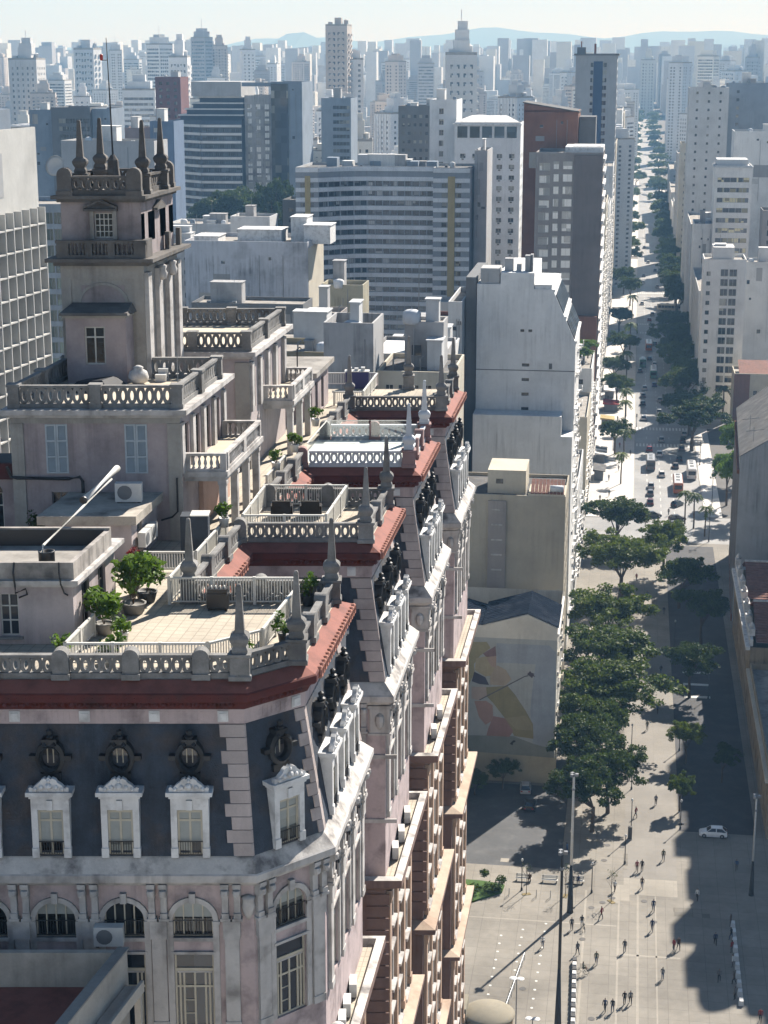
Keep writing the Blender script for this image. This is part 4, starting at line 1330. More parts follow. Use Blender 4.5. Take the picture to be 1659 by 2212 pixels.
potted("white planter with pale leaves near the second villa's first column", -8.9, 33.2, 1.2, .5, PLASTIC_W, LEAF_B, z=86.4, seed=13)
potted("white planter on the mauve pedestal at the white terrace corner", -8.6, 37.4, 1.0, .5, PLASTIC_W, LEAF_B, z=86.6, seed=14)
potted("white planter with upright leaves by the glass balustrade", -8.9, 46.4, 1.1, .5, PLASTIC_W, LEAF_B, z=86.4, seed=15)

def simple(name, label, cat, parts, loc, rz=YAW, group=None):
    t = thing(name, label, cat, loc, rz, group)
    for nm, m, boxes in parts:
        mb = MB()
        for b in boxes: mb.box(*b)
        kids(t, nm, mb, m)
    return t
CLOTH_D = mat("dark_upholstery", (0.03, 0.027, 0.025), 0.9, 0.2)
simple("barbecue_grill", "black covered grill standing before the back railing of the nearest terrace", "grill", [("cart", PLASTIC_K, [(-.5, .5, -.3, .3, .12, .8)]), ("lid", PLASTIC_K, [(-.46, .46, -.26, .26, .8, 1.02)]), ("wheel", PLASTIC_K, [(-.45, -.35, -.3, .3, 0, .12), (.35, .45, -.3, .3, 0, .12)]), ("rack", METAL_W, [(-.3, -.26, -.1, .1, 1.02, 1.12), (-.1, -.06, -.1, .1, 1.02, 1.12), (.1, .14, -.1, .1, 1.02, 1.12), (.3, .34, -.1, .1, 1.02, 1.12)])], MF(-6.6, 8.2, 85.6))
for k, u_ in enumerate((-7.0, -5.4)):
    simple("armchair", ("left brown" if k == 0 else "right black") + " armchair inside the second wing's railing", "chair", [("seat", CLOTH_D, [(-.45, .45, -.4, .3, .2, .48)]), ("backrest", CLOTH_D, [(-.5, .5, .3, .5, .1, 1.0)]), ("armrest", CLOTH_D, [(-.6, -.45, -.4, .3, .1, .68)]), ("armrest", CLOTH_D, [(.45, .6, -.4, .3, .1, .68)])], MF(u_, 24.6 + .6, 85.6), YAW + math.pi)
simple("cabinet", "blue cabinet with white top standing behind the far railing", "cabinet", [("body", plain("paint_blue", (0.018, 0.02, 0.12), 0.5), [(-.9, .9, -.4, .4, 0, 1.3)]), ("top", METAL_W, [(-.95, .95, -.45, .45, 1.3, 1.36)]), ("bin", PLASTIC_W, [(-.7, -.4, -.2, .2, 1.36, 1.6), (-.2, .1, -.2, .2, 1.36, 1.55), (.3, .6, -.2, .2, 1.36, 1.62)])], MF(-9.0, 65.0, 85.6))
simple("covered_box", "dark blue-grey covered box between the passage railing and balcony column", "box", [("body", mat("tarp_blue", (0.05, 0.06, 0.075), 0.6, 0.2), [(-.7, .7, -.5, .5, 0, 2.1)]), ("top", METAL_W, [(-.2, .74, -.54, .54, 2.1, 2.16)])], MF(-9.9, 17.6, 85.6))
# wrapped bundle and boxes on the villa roof
bd = thing("wrapped_bundle", "white wrapped bundle lying on the villa's roof terrace below the tower", "bundle", MF(-15.2, 27.2, 92.66))
mb = MB(); mb.lathe((0, 0, 0), [(.2, 0), (.5, .15), (.6, .4), (.5, .7), (.25, .85), (.3, .95), (.1, 1.05)], 10); kids(bd, "cloth", mb, mat("cloth_white", (0.55, 0.54, 0.52), 0.9, 0.25, 3.0, bump=0.4), True)
simple("crate", "pair of white boxes beside the wrapped bundle on the villa roof", "box", [("box", PLASTIC_W, [(-.3, .3, -.25, .25, 0, .4), (-.2, .35, .3, .7, 0, .65)])], MF(-14.2, 28.1, 92.66))
mb = MB(MF); mb.hexa([(-18.4, 24.3, 92.66), (-15.9, 24.2, 92.66), (-15.7, 26.9, 92.66), (-18.3, 26.9, 92.66)], [(-17.9, 24.9, 93.2), (-16.5, 24.8, 93.3), (-16.3, 26.5, 93.25), (-17.8, 26.4, 93.1)])
o = mb.build("tarpaulin_heap", mat("tarp_black", (0.02, 0.022, 0.026), 0.7, 0.2), None); tag(o, "dark tarpaulin heap on the villa's roof terrace", "tarpaulin")
# satellite dish
ds = thing("satellite_dish", "round white satellite dish on a bracket left of the tower top", "satellite dish", MF(-20.0, 30.2, 102.82))
mb = MB(); mb.lathe((0, 0, 0), [(.05, 0), (.35, .06), (.55, .18), (.57, .2), (.4, .1), (.05, .03)], 18); q = kids(ds, "reflector", mb, PLASTIC_W, True); q.location = (-.1, -.2, 1.5); q.rotation_euler = (R(75), 0, R(-10))
mb = MB(); mb.tube([(0, 0, 0), (0, 0, .9), (-.1, -.1, 1.5)], .04, 6); mb.box(-.15, .25, -.15, .15, .6, 1.0); kids(ds, "bracket", mb, STEEL)
# floodlight on a long arm
fl_ = thing("floodlight", "long white floodlight tube on a slanted pole above the pink room", "lamp", MF(-13.05, 4.0, 88.56))
mb = MB(MF); mb.tube([(-13.1, 3.9, 88.56), (-13.1, 4.0, 89.6), (-13.1, 4.1, 89.75)], .03, 6); mb.tube([(-13.1, 4.1, 89.75), (-12.9, 9, 90.2), (-12.75, 13.2, 90.55)], .06, 6); mb.build("pole", METAL_W, fl_)
mb = MB(MF); mb.tube([(-12.98, 9.6, 90.42), (-12.75, 14.2, 90.85)], .17, 12); mb.build("tube", PLASTIC_W, fl_, True)
mb = MB(MF); mb.tube([(-12.985, 9.5, 90.41), (-12.98, 9.6, 90.42)], .18, 12); mb.build("lens", PLASTIC_K, fl_)
# parasol-shaped lamp and small statue on the ledge
sp = thing("garden_lamp", "white mushroom-shaped lamp on the balcony ledge of the nearest wing", "lamp", MF(-.1, 1.4, 67.0))
mb = MB(); mb.lathe((0, 0, 0), [(.05, 0), (.03, .1), (.03, 1.1)], 8); kids(sp, "post", mb, METAL_W)
mb = MB(); mb.lathe((0, 0, 1.1), [(.34, 0), (.3, .18), (.15, .3), (.02, .33)], 12); kids(sp, "shade", mb, PLASTIC_W, True)

# ---------------------------------------------------------------- neighbouring roof at the lower left
nb = thing("neighbouring_roof", "pink-decked roof with pale concrete parapet at the lower left corner", "building", MF(-20, -14, 60))
NB = lambda n, m, *a: mbox(nb, n, m, *a)
PARA = mat("parapet_pale", (0.50, 0.46, 0.40), 0.9, 0.12, 1.0, 0.2, stain=(0.25, 0.21, 0.17), stain_amt=0.5)
NB("deck", SALMON, -26, -7.9, -16.5, -4.75, 73.4, 73.6)
NB("back_parapet", PARA, -26, -7.62, -4.72, -4.45, 60, 75.12)
def skew(n, m, u0, u1, z0, z1, v0=-16.0, v1=-4.73, k=.11):
    mb = MB(MF)
    lo = [(u0 + k * (v0 - v1), v0), (u1 + k * (v0 - v1), v0), (u1, v1), (u0, v1)]
    mb.prism(lo, z0, z1); mb.build(n, m, nb)
skew("side_parapet", PARA, -7.93, -7.62, 60, 75.12)
skew("parapet_cap", mat("cap_grey", (0.30, 0.285, 0.26), 0.9, 0.15), -8.02, -7.55, 75.12, 75.2, -16, -4.38)
skew("gutter_ledge", PARA, -7.61, -6.85, 73.5, 73.75, -16, -4.9)
skew("gutter_wall", PARA, -6.98, -6.85, 73.75, 74.0, -16, -4.9)
NB("buttress", PARA, -7.2, -6.95, -5.15, -4.92, 55, 73.5)

# ---------------------------------------------------------------- the white tower the picture is taken from, behind the camera; unseen, its mass shaped to bounce sun onto the facade
ob = thing("viewing_tower", "white tower whose deck the picture is taken from, behind the viewer", "tower", (0, -6, 0))
mb = MB(); mb.box(-24, 16, -40, -6, 0, 80); mb.box(-14, 9, -36, -7, 80, 104); mb.box(-9, 5, -32, -11, 104, 128); mb.build("wall", STONE_W, ob)
mb = MB(); mb.box(-15, 10, -37, -4, 104, 104.4); mb.build("deck_slab", ROOFCON, ob)

# ---------------------------------------------------------------- ground, plaza, avenue
def elev(y):
    t = min(1.0, max(0.0, (y - 1300) / 2200)); return 42 * t * t * (3 - 2 * t)
GROUND = mat("city_ground", (0.14, 0.135, 0.13), 0.95, 0.25, 0.02)
mb = MB()
ys = [-560, 60, 600, 1300, 1500, 1800, 2100, 2400, 2700, 3000, 3500, 5000, 9000, 15800]
xs = [-9300, -3000, -1200, -600, 0, 600, 1200, 3000, 9300]
for a, b in zip(ys, ys[1:]):
    for c, d in zip(xs, xs[1:]):
        mb.face([(c, a, elev(a) - .30), (d, a, elev(a) - .30), (d, b, elev(b) - .30), (c, b, elev(b) - .30)])
tag(mb.build("ground", GROUND), kind="structure")

PLAZA = paving_mat("plaza_paving", (0.25, 0.232, 0.20), .66, 2.4, 2.4, 0.16, 0.65)
PLAZA2 = paving_mat("plaza_band", (0.33, 0.305, 0.26), .85, 1.2, 1.2)
WALKM = paving_mat("sidewalk_mosaic", (0.60, 0.58, 0.55), .8, 1.5, 1.5, 0.14)
ASPH = mat("asphalt", (0.23, 0.23, 0.225), 0.5, 0.22, 0.15, spec=0.5, stain=(0.14, 0.14, 0.14), stain_amt=0.5, stain_scale=0.1)
ASPH_P = mat("parking_asphalt", (0.075, 0.078, 0.082), 0.8, 0.2, 0.2, stain=(0.13, 0.13, 0.13), stain_amt=0.5)
PAINT = mat("road_paint", (0.62, 0.62, 0.58), 0.7, 0.2, 0.8)
KERB = mat("kerb_granite", (0.34, 0.33, 0.31), 0.85, 0.15, 1.0)
def sheet(name, poly, z, m, kind="structure"):
    mb = MB(); mb.face([(x, y, z) for x, y in poly]); return tag(mb.build(name, m), kind=kind)
def rsheet(name, x0, x1, y0, y1, z, m):
    return sheet(name, [(x0, y0), (x1, y0), (x1, y1), (x0, y1)], z, m)
rsheet("plaza", -70, 30, 60, 405, 0.0, PLAZA)
# lighter walking strips laid across and along the plaza
for k, (x0, x1, y0, y1) in enumerate(((1.6, 8.9, 221.5, 226.5), (.9, 1.15, 150, 221.4), (-3.6, -3.3, 186, 222), (3.4, 3.7, 150, 221.4), (5.8, 6.0, 150, 221.4), (1.6, 8.9, 204.4, 204.8), (-20, .8, 212, 212.3))):
    rsheet("paving_strip", x0, x1, y0, y1, .006, PLAZA2)
rsheet("paving_strip", 1.6, 8.9, 226.6, 330, .004, paving_mat("plaza_grey", (0.245, 0.23, 0.205), .85, 3.0, 3.0))
rsheet("parking_lot", -30, -7.2, 228, 257, .006, ASPH_P)
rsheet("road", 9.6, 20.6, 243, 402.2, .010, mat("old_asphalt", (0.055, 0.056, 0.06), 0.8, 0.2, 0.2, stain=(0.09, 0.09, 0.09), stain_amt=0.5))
rp_ = random.Random(12)
for k in range(9):
    x, y = rp_.uniform(-18, 20), rp_.uniform(180, 240)
    w, d = rp_.choice(((1.2, 1.2), (2.4, 1.2), (2.4, 4.8), (.6, 5.0), (4.8, 2.4)))
    rsheet("paving_patch", x, x + w, y, y + d, .013 + .0006 * k, (PLAZA2, MATS["plaza_patch_dark"])[k % 2] if False else [PLAZA2, paving_mat("plaza_patch_dark", (0.255, 0.235, 0.20), .92, 1.2, 1.2)][k % 2])
MH = MB(); MH.face([(.42 * math.cos(t * math.pi / 8), .42 * math.sin(t * math.pi / 8), 0) for t in range(16)]); MH = MH.mesh("manhole_cover", mat("cast_iron", (0.10, 0.095, 0.09), 0.7, 0.2))
for k in range(12):
    o = put("manhole_cover", MH, None, (rp_.uniform(-12, 8), rp_.uniform(184, 238), .034)); tag(o, kind="structure")
for k in range(5):
    rsheet("road_hatching", 11.6, 16.2, 300 + 6.5 * k, 301.1 + 6.5 * k, .016, PAINT)
rsheet("side_street", -70, -25, 120, 330, .008, ASPH)

# avenue: kerbed sidewalks on both sides, asphalt between
RX0, RX1 = 2.2, 19.6
ROADY = [400, 700, 1000, 1300, 1500, 1800, 2100, 2400, 2700, 3000, 3500, 4600]
def strip(name, x0, x1, dz, m, ys=ROADY):
    mb = MB()
    for a, b in zip(ys, ys[1:]):
        mb.face([(x0, a, elev(a) + dz), (x1, a, elev(a) + dz), (x1, b, elev(b) + dz), (x0, b, elev(b) + dz)])
    return tag(mb.build(name, m), kind="structure")
strip("road", RX0, RX1, -.12, ASPH)
rsheet("road", -60, RX0, 402.2, 427, -.118, ASPH)
rsheet("road", RX1, 90, 402.2, 430, -.118, ASPH)
for (x0, x1, gaps) in ((-9.6, RX0, ((402, 427), (596, 612), (742, 756), (1020, 1035))), (RX1, 24, ((402, 430), (540, 556), (742, 756), (1020, 1035)))):
    y = 405
    for g0, g1 in gaps + ((3000, 0),):
        if g0 > y:
            ys_ = [y] + [q for q in (1300, 1500, 1800, 2100, 2400, 2700) if y < q < g0] + [g0]
            strip("sidewalk", x0, x1, 0.0, WALKM, ys_)
            kx = x1 if x0 < 0 else x0
            mbk = MB()
            for a, b in zip(ys_, ys_[1:]):
                k0, k1 = (kx - .18, kx + .03) if x0 < 0 else (kx - .03, kx + .18)
                mbk.hexa([(k0, a, elev(a) - .25), (k1, a, elev(a) - .25), (k1, b, elev(b) - .25), (k0, b, elev(b) - .25)], [(k0, a, elev(a) + .004), (k1, a, elev(a) + .004), (k1, b, elev(b) + .004), (k0, b, elev(b) + .004)])
            tag(mbk.build("kerb", KERB), kind="structure")
        y = g1
for (x0, x1, y0, y1) in ((-200, RX0, 596, 612), (RX1, 200, 540, 556), (-200, RX0, 742, 756), (RX1, 200, 742, 756)):
    rsheet("cross_street", x0, x1, y0, y1, -.116, ASPH)
# painted markings: each stripe of the crossings is a piece
STR = MB(); STR.face([(-.25, 0, 0), (.25, 0, 0), (.25, 4.2, 0), (-.25, 4.2, 0)]); STR = STR.mesh("crossing_stripe", PAINT)
cw = thing("crosswalk", "zebra crossing nearest the plaza on the avenue", "crosswalk", (9, 515, -.112))
def crosswalk(y, label, x0=RX0 + .6, x1=RX1 - .3, long=1.0):
    t = thing("crosswalk", label, "crosswalk", (9, y, -.11), group="zebra crossings on the avenue")
    x = x0
    while x < x1:
        put("crossing_stripe", STR, t, (x, y, -.112), 0, (1, long, 1)); x += 1.0
bpy.data.objects.remove(cw)
crosswalk(512, "zebra crossing in building shade, nearest the plaza")
crosswalk(536, "zebra crossing half in sun, second from the plaza")
crosswalk(735, "zebra crossing before the sunlit side street, third from the plaza")
crosswalk(760, "zebra crossing beyond the sunlit side street")
crosswalk(865, "farthest zebra crossing in the shade")
lm = MB()
for x in (5.6, 9.0, 12.3):
    y = 432
    while y < 1250:
        if not any(abs(y - c) < 7 for c in (512, 536, 735, 748, 760, 865)):
            lm.face([(x - .08, y, -.112), (x + .08, y, -.112), (x + .08, y + 3, -.112), (x - .08, y + 3, -.112)])
        y += 7
tag(lm.build("lane_markings", PAINT), kind="structure")
# white paint marks and dots on the plaza
DOT = MB(); DOT.face([(.17 * math.cos(t * math.pi / 6), .19 * math.sin(t * math.pi / 6), 0) for t in range(12)]); DOT = DOT.mesh("paint_dot", PAINT)
k = 0
for col in ((-14.6, 186), (-11.9, 188), (-9.0, 190)):
    for q in range(11):
        o = put("paint_dot", DOT, None, (col[0] + .06 * q, col[1] + 2.15 * q, .012))
        tag(o, "white paint dot in the " + ("left", "middle", "right")[(-14.6, -11.9, -9.0).index(col[0])] + " row on the plaza floor", "paint mark", "white dots painted on the plaza")

# ---------------------------------------------------------------- hills at the horizon
HILL = mat("hill_forest", (0.055, 0.085, 0.055), 0.95, 0.3, 0.002)
def hills(name, y, x0, x1, hfun, n=90):
    mb = MB(); prev = None
    for k in range(n + 1):
        x = x0 + (x1 - x0) * k / n
        h = hfun(x)
        col = [(x, y - 1800, -5), (x + 60, y - 900, h * .42), (x, y, h), (x, y + 1500, h * .3)]
        if prev:
            for a in range(3):
                mb.face([prev[a], col[a], col[a + 1], prev[a + 1]])
        prev = col
    return tag(mb.build(name, HILL, None, True), kind="structure")
def bump(x, c, w, h): return h * math.exp(-((x - c) / w) ** 2)
hills("hills", 13600, -8600, 8600, lambda x: 195 + bump(x, -2480, 800, 65) + bump(x, -1000, 830, 125) + bump(x, 410, 700, 100) + bump(x, 1490, 500, 180) + bump(x, 2480, 700, 310) + 18 * math.sin(x / 250) + 10 * math.sin(x / 95 + 1), 130)
hills("hills", 11600, -7400, 7400, lambda x: 130 + bump(x, -2240, 235, 145) + bump(x, -1680, 340, 58) + bump(x, -670, 500, 95) + bump(x, 840, 500, 95) + bump(x, 2020, 570, 210) + 13 * math.sin(x / 185) + 8 * math.sin(x / 72), 130)

# ---------------------------------------------------------------- buildings of the middle distance
def wallm(name, col, **k):
    a = dict(rough=0.9, var=0.08, scale=0.25, streak=0.14, stain=tuple(c * .6 for c in col), stain_amt=0.4, stain_scale=0.12)
    a.update(k)
    return mat(name, col, **a)
W_WHITE = wallm("wall_white", (0.74, 0.74, 0.72))
W_GREY = wallm("wall_grey", (0.45, 0.455, 0.455))
W_LGREY = wallm("wall_light_grey", (0.60, 0.61, 0.61))
W_DGREY = wallm("wall_dark_grey", (0.16, 0.165, 0.17))
W_BEIGE = wallm("wall_beige", (0.40, 0.365, 0.295))
W_CREAM = wallm("wall_cream", (0.55, 0.505, 0.41))
W_BROWN = wallm("wall_brown", (0.26, 0.105, 0.065))
W_TAUPE = wallm("wall_taupe", (0.31, 0.285, 0.27))
W_OCHRE = wallm("wall_ochre", (0.46, 0.36, 0.16))
W_BLUE = wallm("wall_blue_grey", (0.25, 0.30, 0.36))
W_STAIN = wallm("wall_stained", (0.42, 0.42, 0.42), streak=0.4, stain=(0.12, 0.12, 0.12), stain_amt=0.7)
GLASS_BL = glass_mat("glass_blue", dark=(0.02, 0.035, 0.05), light=(0.10, 0.15, 0.2), share=0.2)
GLASS_SH = glass_mat("glass_pale", dark=(0.45, 0.44, 0.41), light=(0.85, 0.84, 0.80), share=0.8)  # pale in every pane, near white in most

def clutter(root, P, h, rg, n=3, big=True):
    """lift house, water tank and small boxes on a roof"""
    cx = sum(p[0] for p in P) / len(P); cy = sum(p[1] for p in P) / len(P)
    L, d, nin, ang = seg_frame(P[0], P[1]); D = seg_frame(P[1], P[2])[0]
    T = lambda a, b: (P[0][0] + d.x * a + nin.x * b, P[0][1] + d.y * a + nin.y * b)
    names = ["lift_house", "water_tank", "roof_box", "roof_box", "roof_box"]
    for k in range(n):
        w = rg.uniform(.18, .34) * L if k == 0 else rg.uniform(.08, .2) * L
        w = min(w, 9); dd = min(D * .35, rg.uniform(2.5, 6)); hh = rg.uniform(3, 5.5) if k == 0 else rg.uniform(1.2, 3)
        a = rg.uniform(.1, .85 - w / L) * L if L > w * 1.3 else 0.1
        b = rg.uniform(.15, .5) * D
        mb = MB()
        mb.prism([T(a, b), T(a + w, b), T(a + w, b + dd), T(a, b + dd)], h - .05, h + hh)
        mb.prism([T(a - .15, b - .15), T(a + w + .15, b - .15), T(a + w + .15, b + dd + .15), T(a - .15, b + dd + .15)], h + hh, h + hh + .15)
        mb.build(names[min(k, 4)], rg.choice([W_LGREY, W_GREY, W_STAIN, W_WHITE]), root)
    for k in range(n + 1):
        a, b = T(L * rg.uniform(.1, .9), D * rg.uniform(.08, .3))
        q = rg.random()
        mb = MB()
        if q < .4:
            r_ = rg.uniform(.7, 1.2); mb.lathe((a, b, h), [(r_ * .9, 0), (r_, .3), (r_, 1.5), (r_ * .6, 1.8), (.1, 1.9)], 10); mb.build("water_tank", rg.choice([COOLW, W_BLUE, STONE_W]), root, True)
        elif q < .7:
            mb.box(a - .5, a + .5, b - .3, b + .3, h, h + .9); mb.box(a - .35, a + .35, b - .32, b - .3, h + .15, h + .75, 1); mb.build("roof_unit", [PLASTIC_W, FRAME_D], root)
        else:
            mb.tube([(a, b, h), (a, b, h + 1.6), (a + .5, b, h + 1.9)], .12, 6); mb.build("vent_pipe", STEEL, root)
    for k in range(2):
        a0, a1 = rg.uniform(.05, .4) * L, rg.uniform(.5, .95) * L; b = rg.uniform(.05, .2) * D
        p, q = T(a0, b), T(a1, b)
        mb = MB(); mb.tube([(*p, h + .2), (*q, h + .2)], .08, 5); mb.build("roof_pipe", rg.choice([STEEL, W_LGREY, W_BROWN]), root)
    if rg.random() < .75:
        mb = MB(); a, b = T(L * rg.uniform(.2, .8), D * .4); mb.tube([(a, b, h), (a, b, h + rg.uniform(4, 8))], .06, 5); mb.build("antenna", STEEL, root)

PATCHES = [wallm("patch_a", (0.46, 0.44, 0.40)), wallm("patch_b", (0.33, 0.33, 0.33)), wallm("patch_c", (0.55, 0.55, 0.53))]
def dress(t, P, h, rg, seg=0, n=3, z0=None):
    """pipes, patched render, small openings and boxes on a blank wall"""
    L, d, nin, ang = seg_frame(P[seg], P[seg + 1])
    zlo = z0 if z0 is not None else max(2, h - 26)
    base = (P[seg][0], P[seg][1], 0)
    for k in range(n):
        s = rg.uniform(.06, .94) * L
        mb = MB(); mb.box(s - .06, s + .06, -.14, -.01, zlo, h - rg.uniform(.2, 3)); mb.build("drain_pipe", rg.choice([STEEL, W_GREY]), t, False, base, ang)
    for k in range(n):
        w, hh = rg.uniform(1.2, L * .3), rg.uniform(1.0, 5); s = rg.uniform(.03, .97 - w / L) * L; z = rg.uniform(zlo, h - hh - .5)
        mb = MB(); mb.box(s, s + w, -.012, -.002, z, z + hh); mb.build("render_patch", rg.choice(PATCHES), t, False, base, ang)
    for k in range(n + 2):
        s = rg.uniform(.08, .86) * L; z = rg.uniform(zlo, h - 2.5)
        w = rg.choice((.7, .9, 1.2))
        mb = MB(); mb.box(s - .06, s + w + .06, -.06, -.004, z - .08, z); mb.box(s, s + w, -.02, -.004, z, z + rg.choice((.7, 1.0, 1.3)), 1); mb.build("small_window", [STONE, GLASS_D], t, False, base, ang)
def block(name, label, pts, h, wm, segs, cat="building", par=.9, roofm=None, clut=2, seed=0, group=None, budget=300, frame=None, pane=None, zb=0.0, dr=2):
    t = thing(name, label, cat, (pts[0][0], pts[0][1], zb), group=group)
    build_walls(t, pts, h, wm, segs, zb, budget, framem=frame, panem=pane)
    roof_parapet(t, pts, h, roofm or ROOFCON, wm, par)
    if clut: clutter(t, pts, h, random.Random(seed), clut)
    if 0 not in segs and dr: dress(t, pts, h, random.Random(seed + 5), 0, dr)
    return t
def W(n, fl, ww, wh, style='two', **k):
    return dict(n=n, fl=fl, ww=ww, wh=wh, style=style, **k)

# --- mural building
MU0, MU1, MUY = -31.0, -9.6, 258.0
mu = thing("mural_building", "grey-white blank-sided building carrying the large painted mural above the car park", "building", (MU1, MUY, 0))
P = rect_pts(MU0, MUY, MU1 - MU0, 20)
side = W(5, 3.3, 1.3, 1.9, 'two', z0=4.6, top=1.2)
build_walls(mu, P, 25.6, wallm("wall_mural", (0.58, 0.565, 0.51)), {1: side})
gb = MB(); gb.hexa([(-21, MUY, 25.6), (-9.6, MUY, 25.6), (-14.2, MUY, 27.6)], [(-21, MUY + .3, 25.6), (-9.6, MUY + .3, 25.6), (-14.2, MUY + .3, 27.6)])
gb.build("gable", MATS["wall_mural"], mu)
rf = MB()
SHEET = mat("roof_sheet_dark", (0.016, 0.021, 0.032), 1.0, 0.25, 0.8, 0.2, spec=0.0, stain=(0.06, 0.07, 0.085), stain_amt=0.4)
def slope(mb, a, b, c, d, t=.12):
    mb.hexa([a, b, c, d], [(p[0], p[1], p[2] + t) for p in (a, b, c, d)])
def pitched(parent, name, m, x0, x1, xr, y0, y1, z, zr, ribs=.9):
    for s, (xa, xb) in enumerate(((x0, xr), (xr, x1))):
        za, zb_ = (z, zr) if s == 0 else (zr, z)
        mb = MB(); slope(mb, (xa, y0, za), (xb, y0, zb_), (xb, y1, zb_), (xa, y1, za))
        o = mb.build(name, m, parent)
        n = int((y1 - y0) / ribs)
        mb = MB()
        for k in range(n):
            y = y0 + (y1 - y0) * (k + .5) / n
            slope(mb, (xa, y - .05, za + .12), (xb, y - .05, zb_ + .12), (xb, y + .05, zb_ + .12), (xa, y + .05, za + .12), .05)
        tag(mb.build("ribs", m, o), kind="stuff")
pitched(mu, "roof", SHEET, -21.2, -9.4, -14.2, MUY + .2, MUY + 12, 25.6, 27.7)
pitched(mu, "roof", SHEET, -31, -21.3, -26, MUY + .2, MUY + 12, 25.2, 26.4)
mb = MB(); mb.box(-9.58, -9.3, MUY, MUY + 20, 24.3, 24.7); mb.build("cornice", STONE_W, mu)
for k in range(5):
    y = MUY + 2 + 4 * k
    for z in range(1, 7):
        if rng.random() < .25: continue
        dp = rng.choice((.3, .45, .7)); mb = MB(); mb.box(-9.6, -9.6 + dp, y - .9, y + .9, z * 3.3 + 1.0, z * 3.3 + 1.15); mb.box(-9.68 + dp, -9.6 + dp, y - .9, y + .9, z * 3.3 + 1.15, z * 3.3 + rng.choice((1.6, 1.95))); mb.build("balcony", rng.choice([STONE_W, STONE, W_CREAM]), mu)
# the painting: flat paint on the wall, one patch per colour field
def patch(parent, name, m, pts, y):
    mb = MB(); mb.face([(x, y, z) for x, z in pts]); return mb.build(name, m, parent)
mural = thing("wall_mural", "faded mural of a robed figure holding a long-stemmed flower, painted on the blank wall", "mural", (-16, MUY - .01, 3))
def pm(n, c):
    c = tuple(q * 1.0 + b_ * .0 for q, b_ in zip(c, (.50, .49, .45)))
    return mat("mural_" + n, c, 0.9, 0.12, 0.5, 0.12)
def MX(x, z): return (-24.2 + 14.9 * (x - 150) / 990, 24.6 - 20.4 * (z - 330) / 1480)
def field(n, c, pts, k):
    patch(mural, n, pm(n, c), [MX(x, z) for x, z in pts], MUY - .012 - .004 * k)
field("sky_field", (0.36, 0.375, 0.37), [(150, 400), (1120, 400), (1120, 1800), (150, 1780)], 0)
field("blue_field", (0.30, 0.33, 0.37), [(500, 460), (1040, 460), (1110, 540), (1110, 1720), (900, 1700), (860, 1250), (880, 940), (905, 690), (500, 690)], 1)
field("ground_field", (0.21, 0.225, 0.20), [(160, 1580), (690, 1560), (900, 1640), (1120, 1700), (1120, 1800), (160, 1770)], 2)
field("base_field", (0.36, 0.325, 0.235), [(150, 1770), (1140, 1800), (1140, 2120), (150, 2120)], 3)
field("hair_field", (0.30, 0.275, 0.17), [(160, 560), (240, 460), (400, 450), (440, 520), (330, 620), (270, 720), (280, 820), (215, 985), (160, 990)], 4)
field("face_field", (0.38, 0.33, 0.22), [(290, 650), (400, 620), (500, 640), (500, 760), (440, 850), (390, 860), (280, 790)], 5)
field("cheek_field", (0.38, 0.29, 0.24), [(400, 640), (500, 600), (500, 750), (450, 740)], 6)
field("cap_field", (0.22, 0.15, 0.15), [(360, 590), (490, 495), (500, 610), (400, 630)], 7)
field("collar_field", (0.075, 0.07, 0.095), [(275, 810), (390, 870), (430, 960), (330, 955), (250, 925)], 8)
field("shoulder_field", (0.38, 0.32, 0.25), [(440, 850), (510, 720), (600, 770), (660, 880), (600, 960), (440, 955)], 9)
field("robe_field", (0.25, 0.225, 0.13), [(400, 990), (620, 960), (700, 1060), (820, 1260), (890, 1400), (900, 1580), (700, 1560), (600, 1350), (480, 1180), (410, 1100)], 10)
field("robe_light_field", (0.30, 0.265, 0.165), [(600, 1350), (820, 1300), (880, 1420), (890, 1480), (720, 1480)], 11)
field("arm_field", (0.40, 0.33, 0.29), [(250, 990), (400, 985), (410, 1090), (330, 1150), (250, 1130)], 12)
field("sleeve_field", (0.34, 0.225, 0.19), [(280, 1160), (400, 1150), (470, 1200), (480, 1380), (400, 1440), (330, 1350)], 13)
field("skirt_field", (0.28, 0.17, 0.15), [(480, 1330), (600, 1350), (690, 1500), (650, 1570), (410, 1570), (430, 1480)], 14)
field("stem", (0.12, 0.115, 0.12), [(330, 1140), (600, 960), (790, 835), (830, 820), (835, 832), (795, 845), (605, 972), (335, 1150)], 15)
field("flower", (0.10, 0.085, 0.10), [(820, 810), (850, 770), (865, 790), (895, 800), (885, 815), (905, 835), (880, 832), (872, 855), (850, 835)], 16)
field("bird", (0.02, 0.02, 0.02), [(655, 1655), (690, 1610), (715, 1612), (712, 1630), (690, 1640), (685, 1670)], 17)

# --- beige building behind the mural
be = thing("beige_building", "stained beige building with stepped roof and clay tiles behind the mural wall", "building", (-10, 284, 0))
P = rect_pts(-31, 284, 21.2, 16)
build_walls(be, P, 39.5, W_BEIGE, {1: W(4, 3.3, 1.3, 1.8, z0=5)})
roof_parapet(be, P, 39.5, ROOFDK, W_BEIGE, .5)
mb = MB(); mb.box(-22.6, -19.6, 283.6, 284, 0, 39); mb.build("recess_panel", W_TAUPE, be)
for k in range(5):
    mb = MB(); mb.box(-22.0, -20.2, 283.5, 283.6, 27 + 2.6 * k, 27.25 + 2.6 * k); mb.build("vent_slot", STONE, be)
mb = MB(); mb.box(-23, -16.6, 287, 296, 39.5, 43.5); mb.build("lift_house", W_CREAM, be)
mb = MB(); mb.box(-21.6, -20.4, 286.95, 287.0, 41.2, 42.0); mb.build("vent_opening", GLASS_D, be)
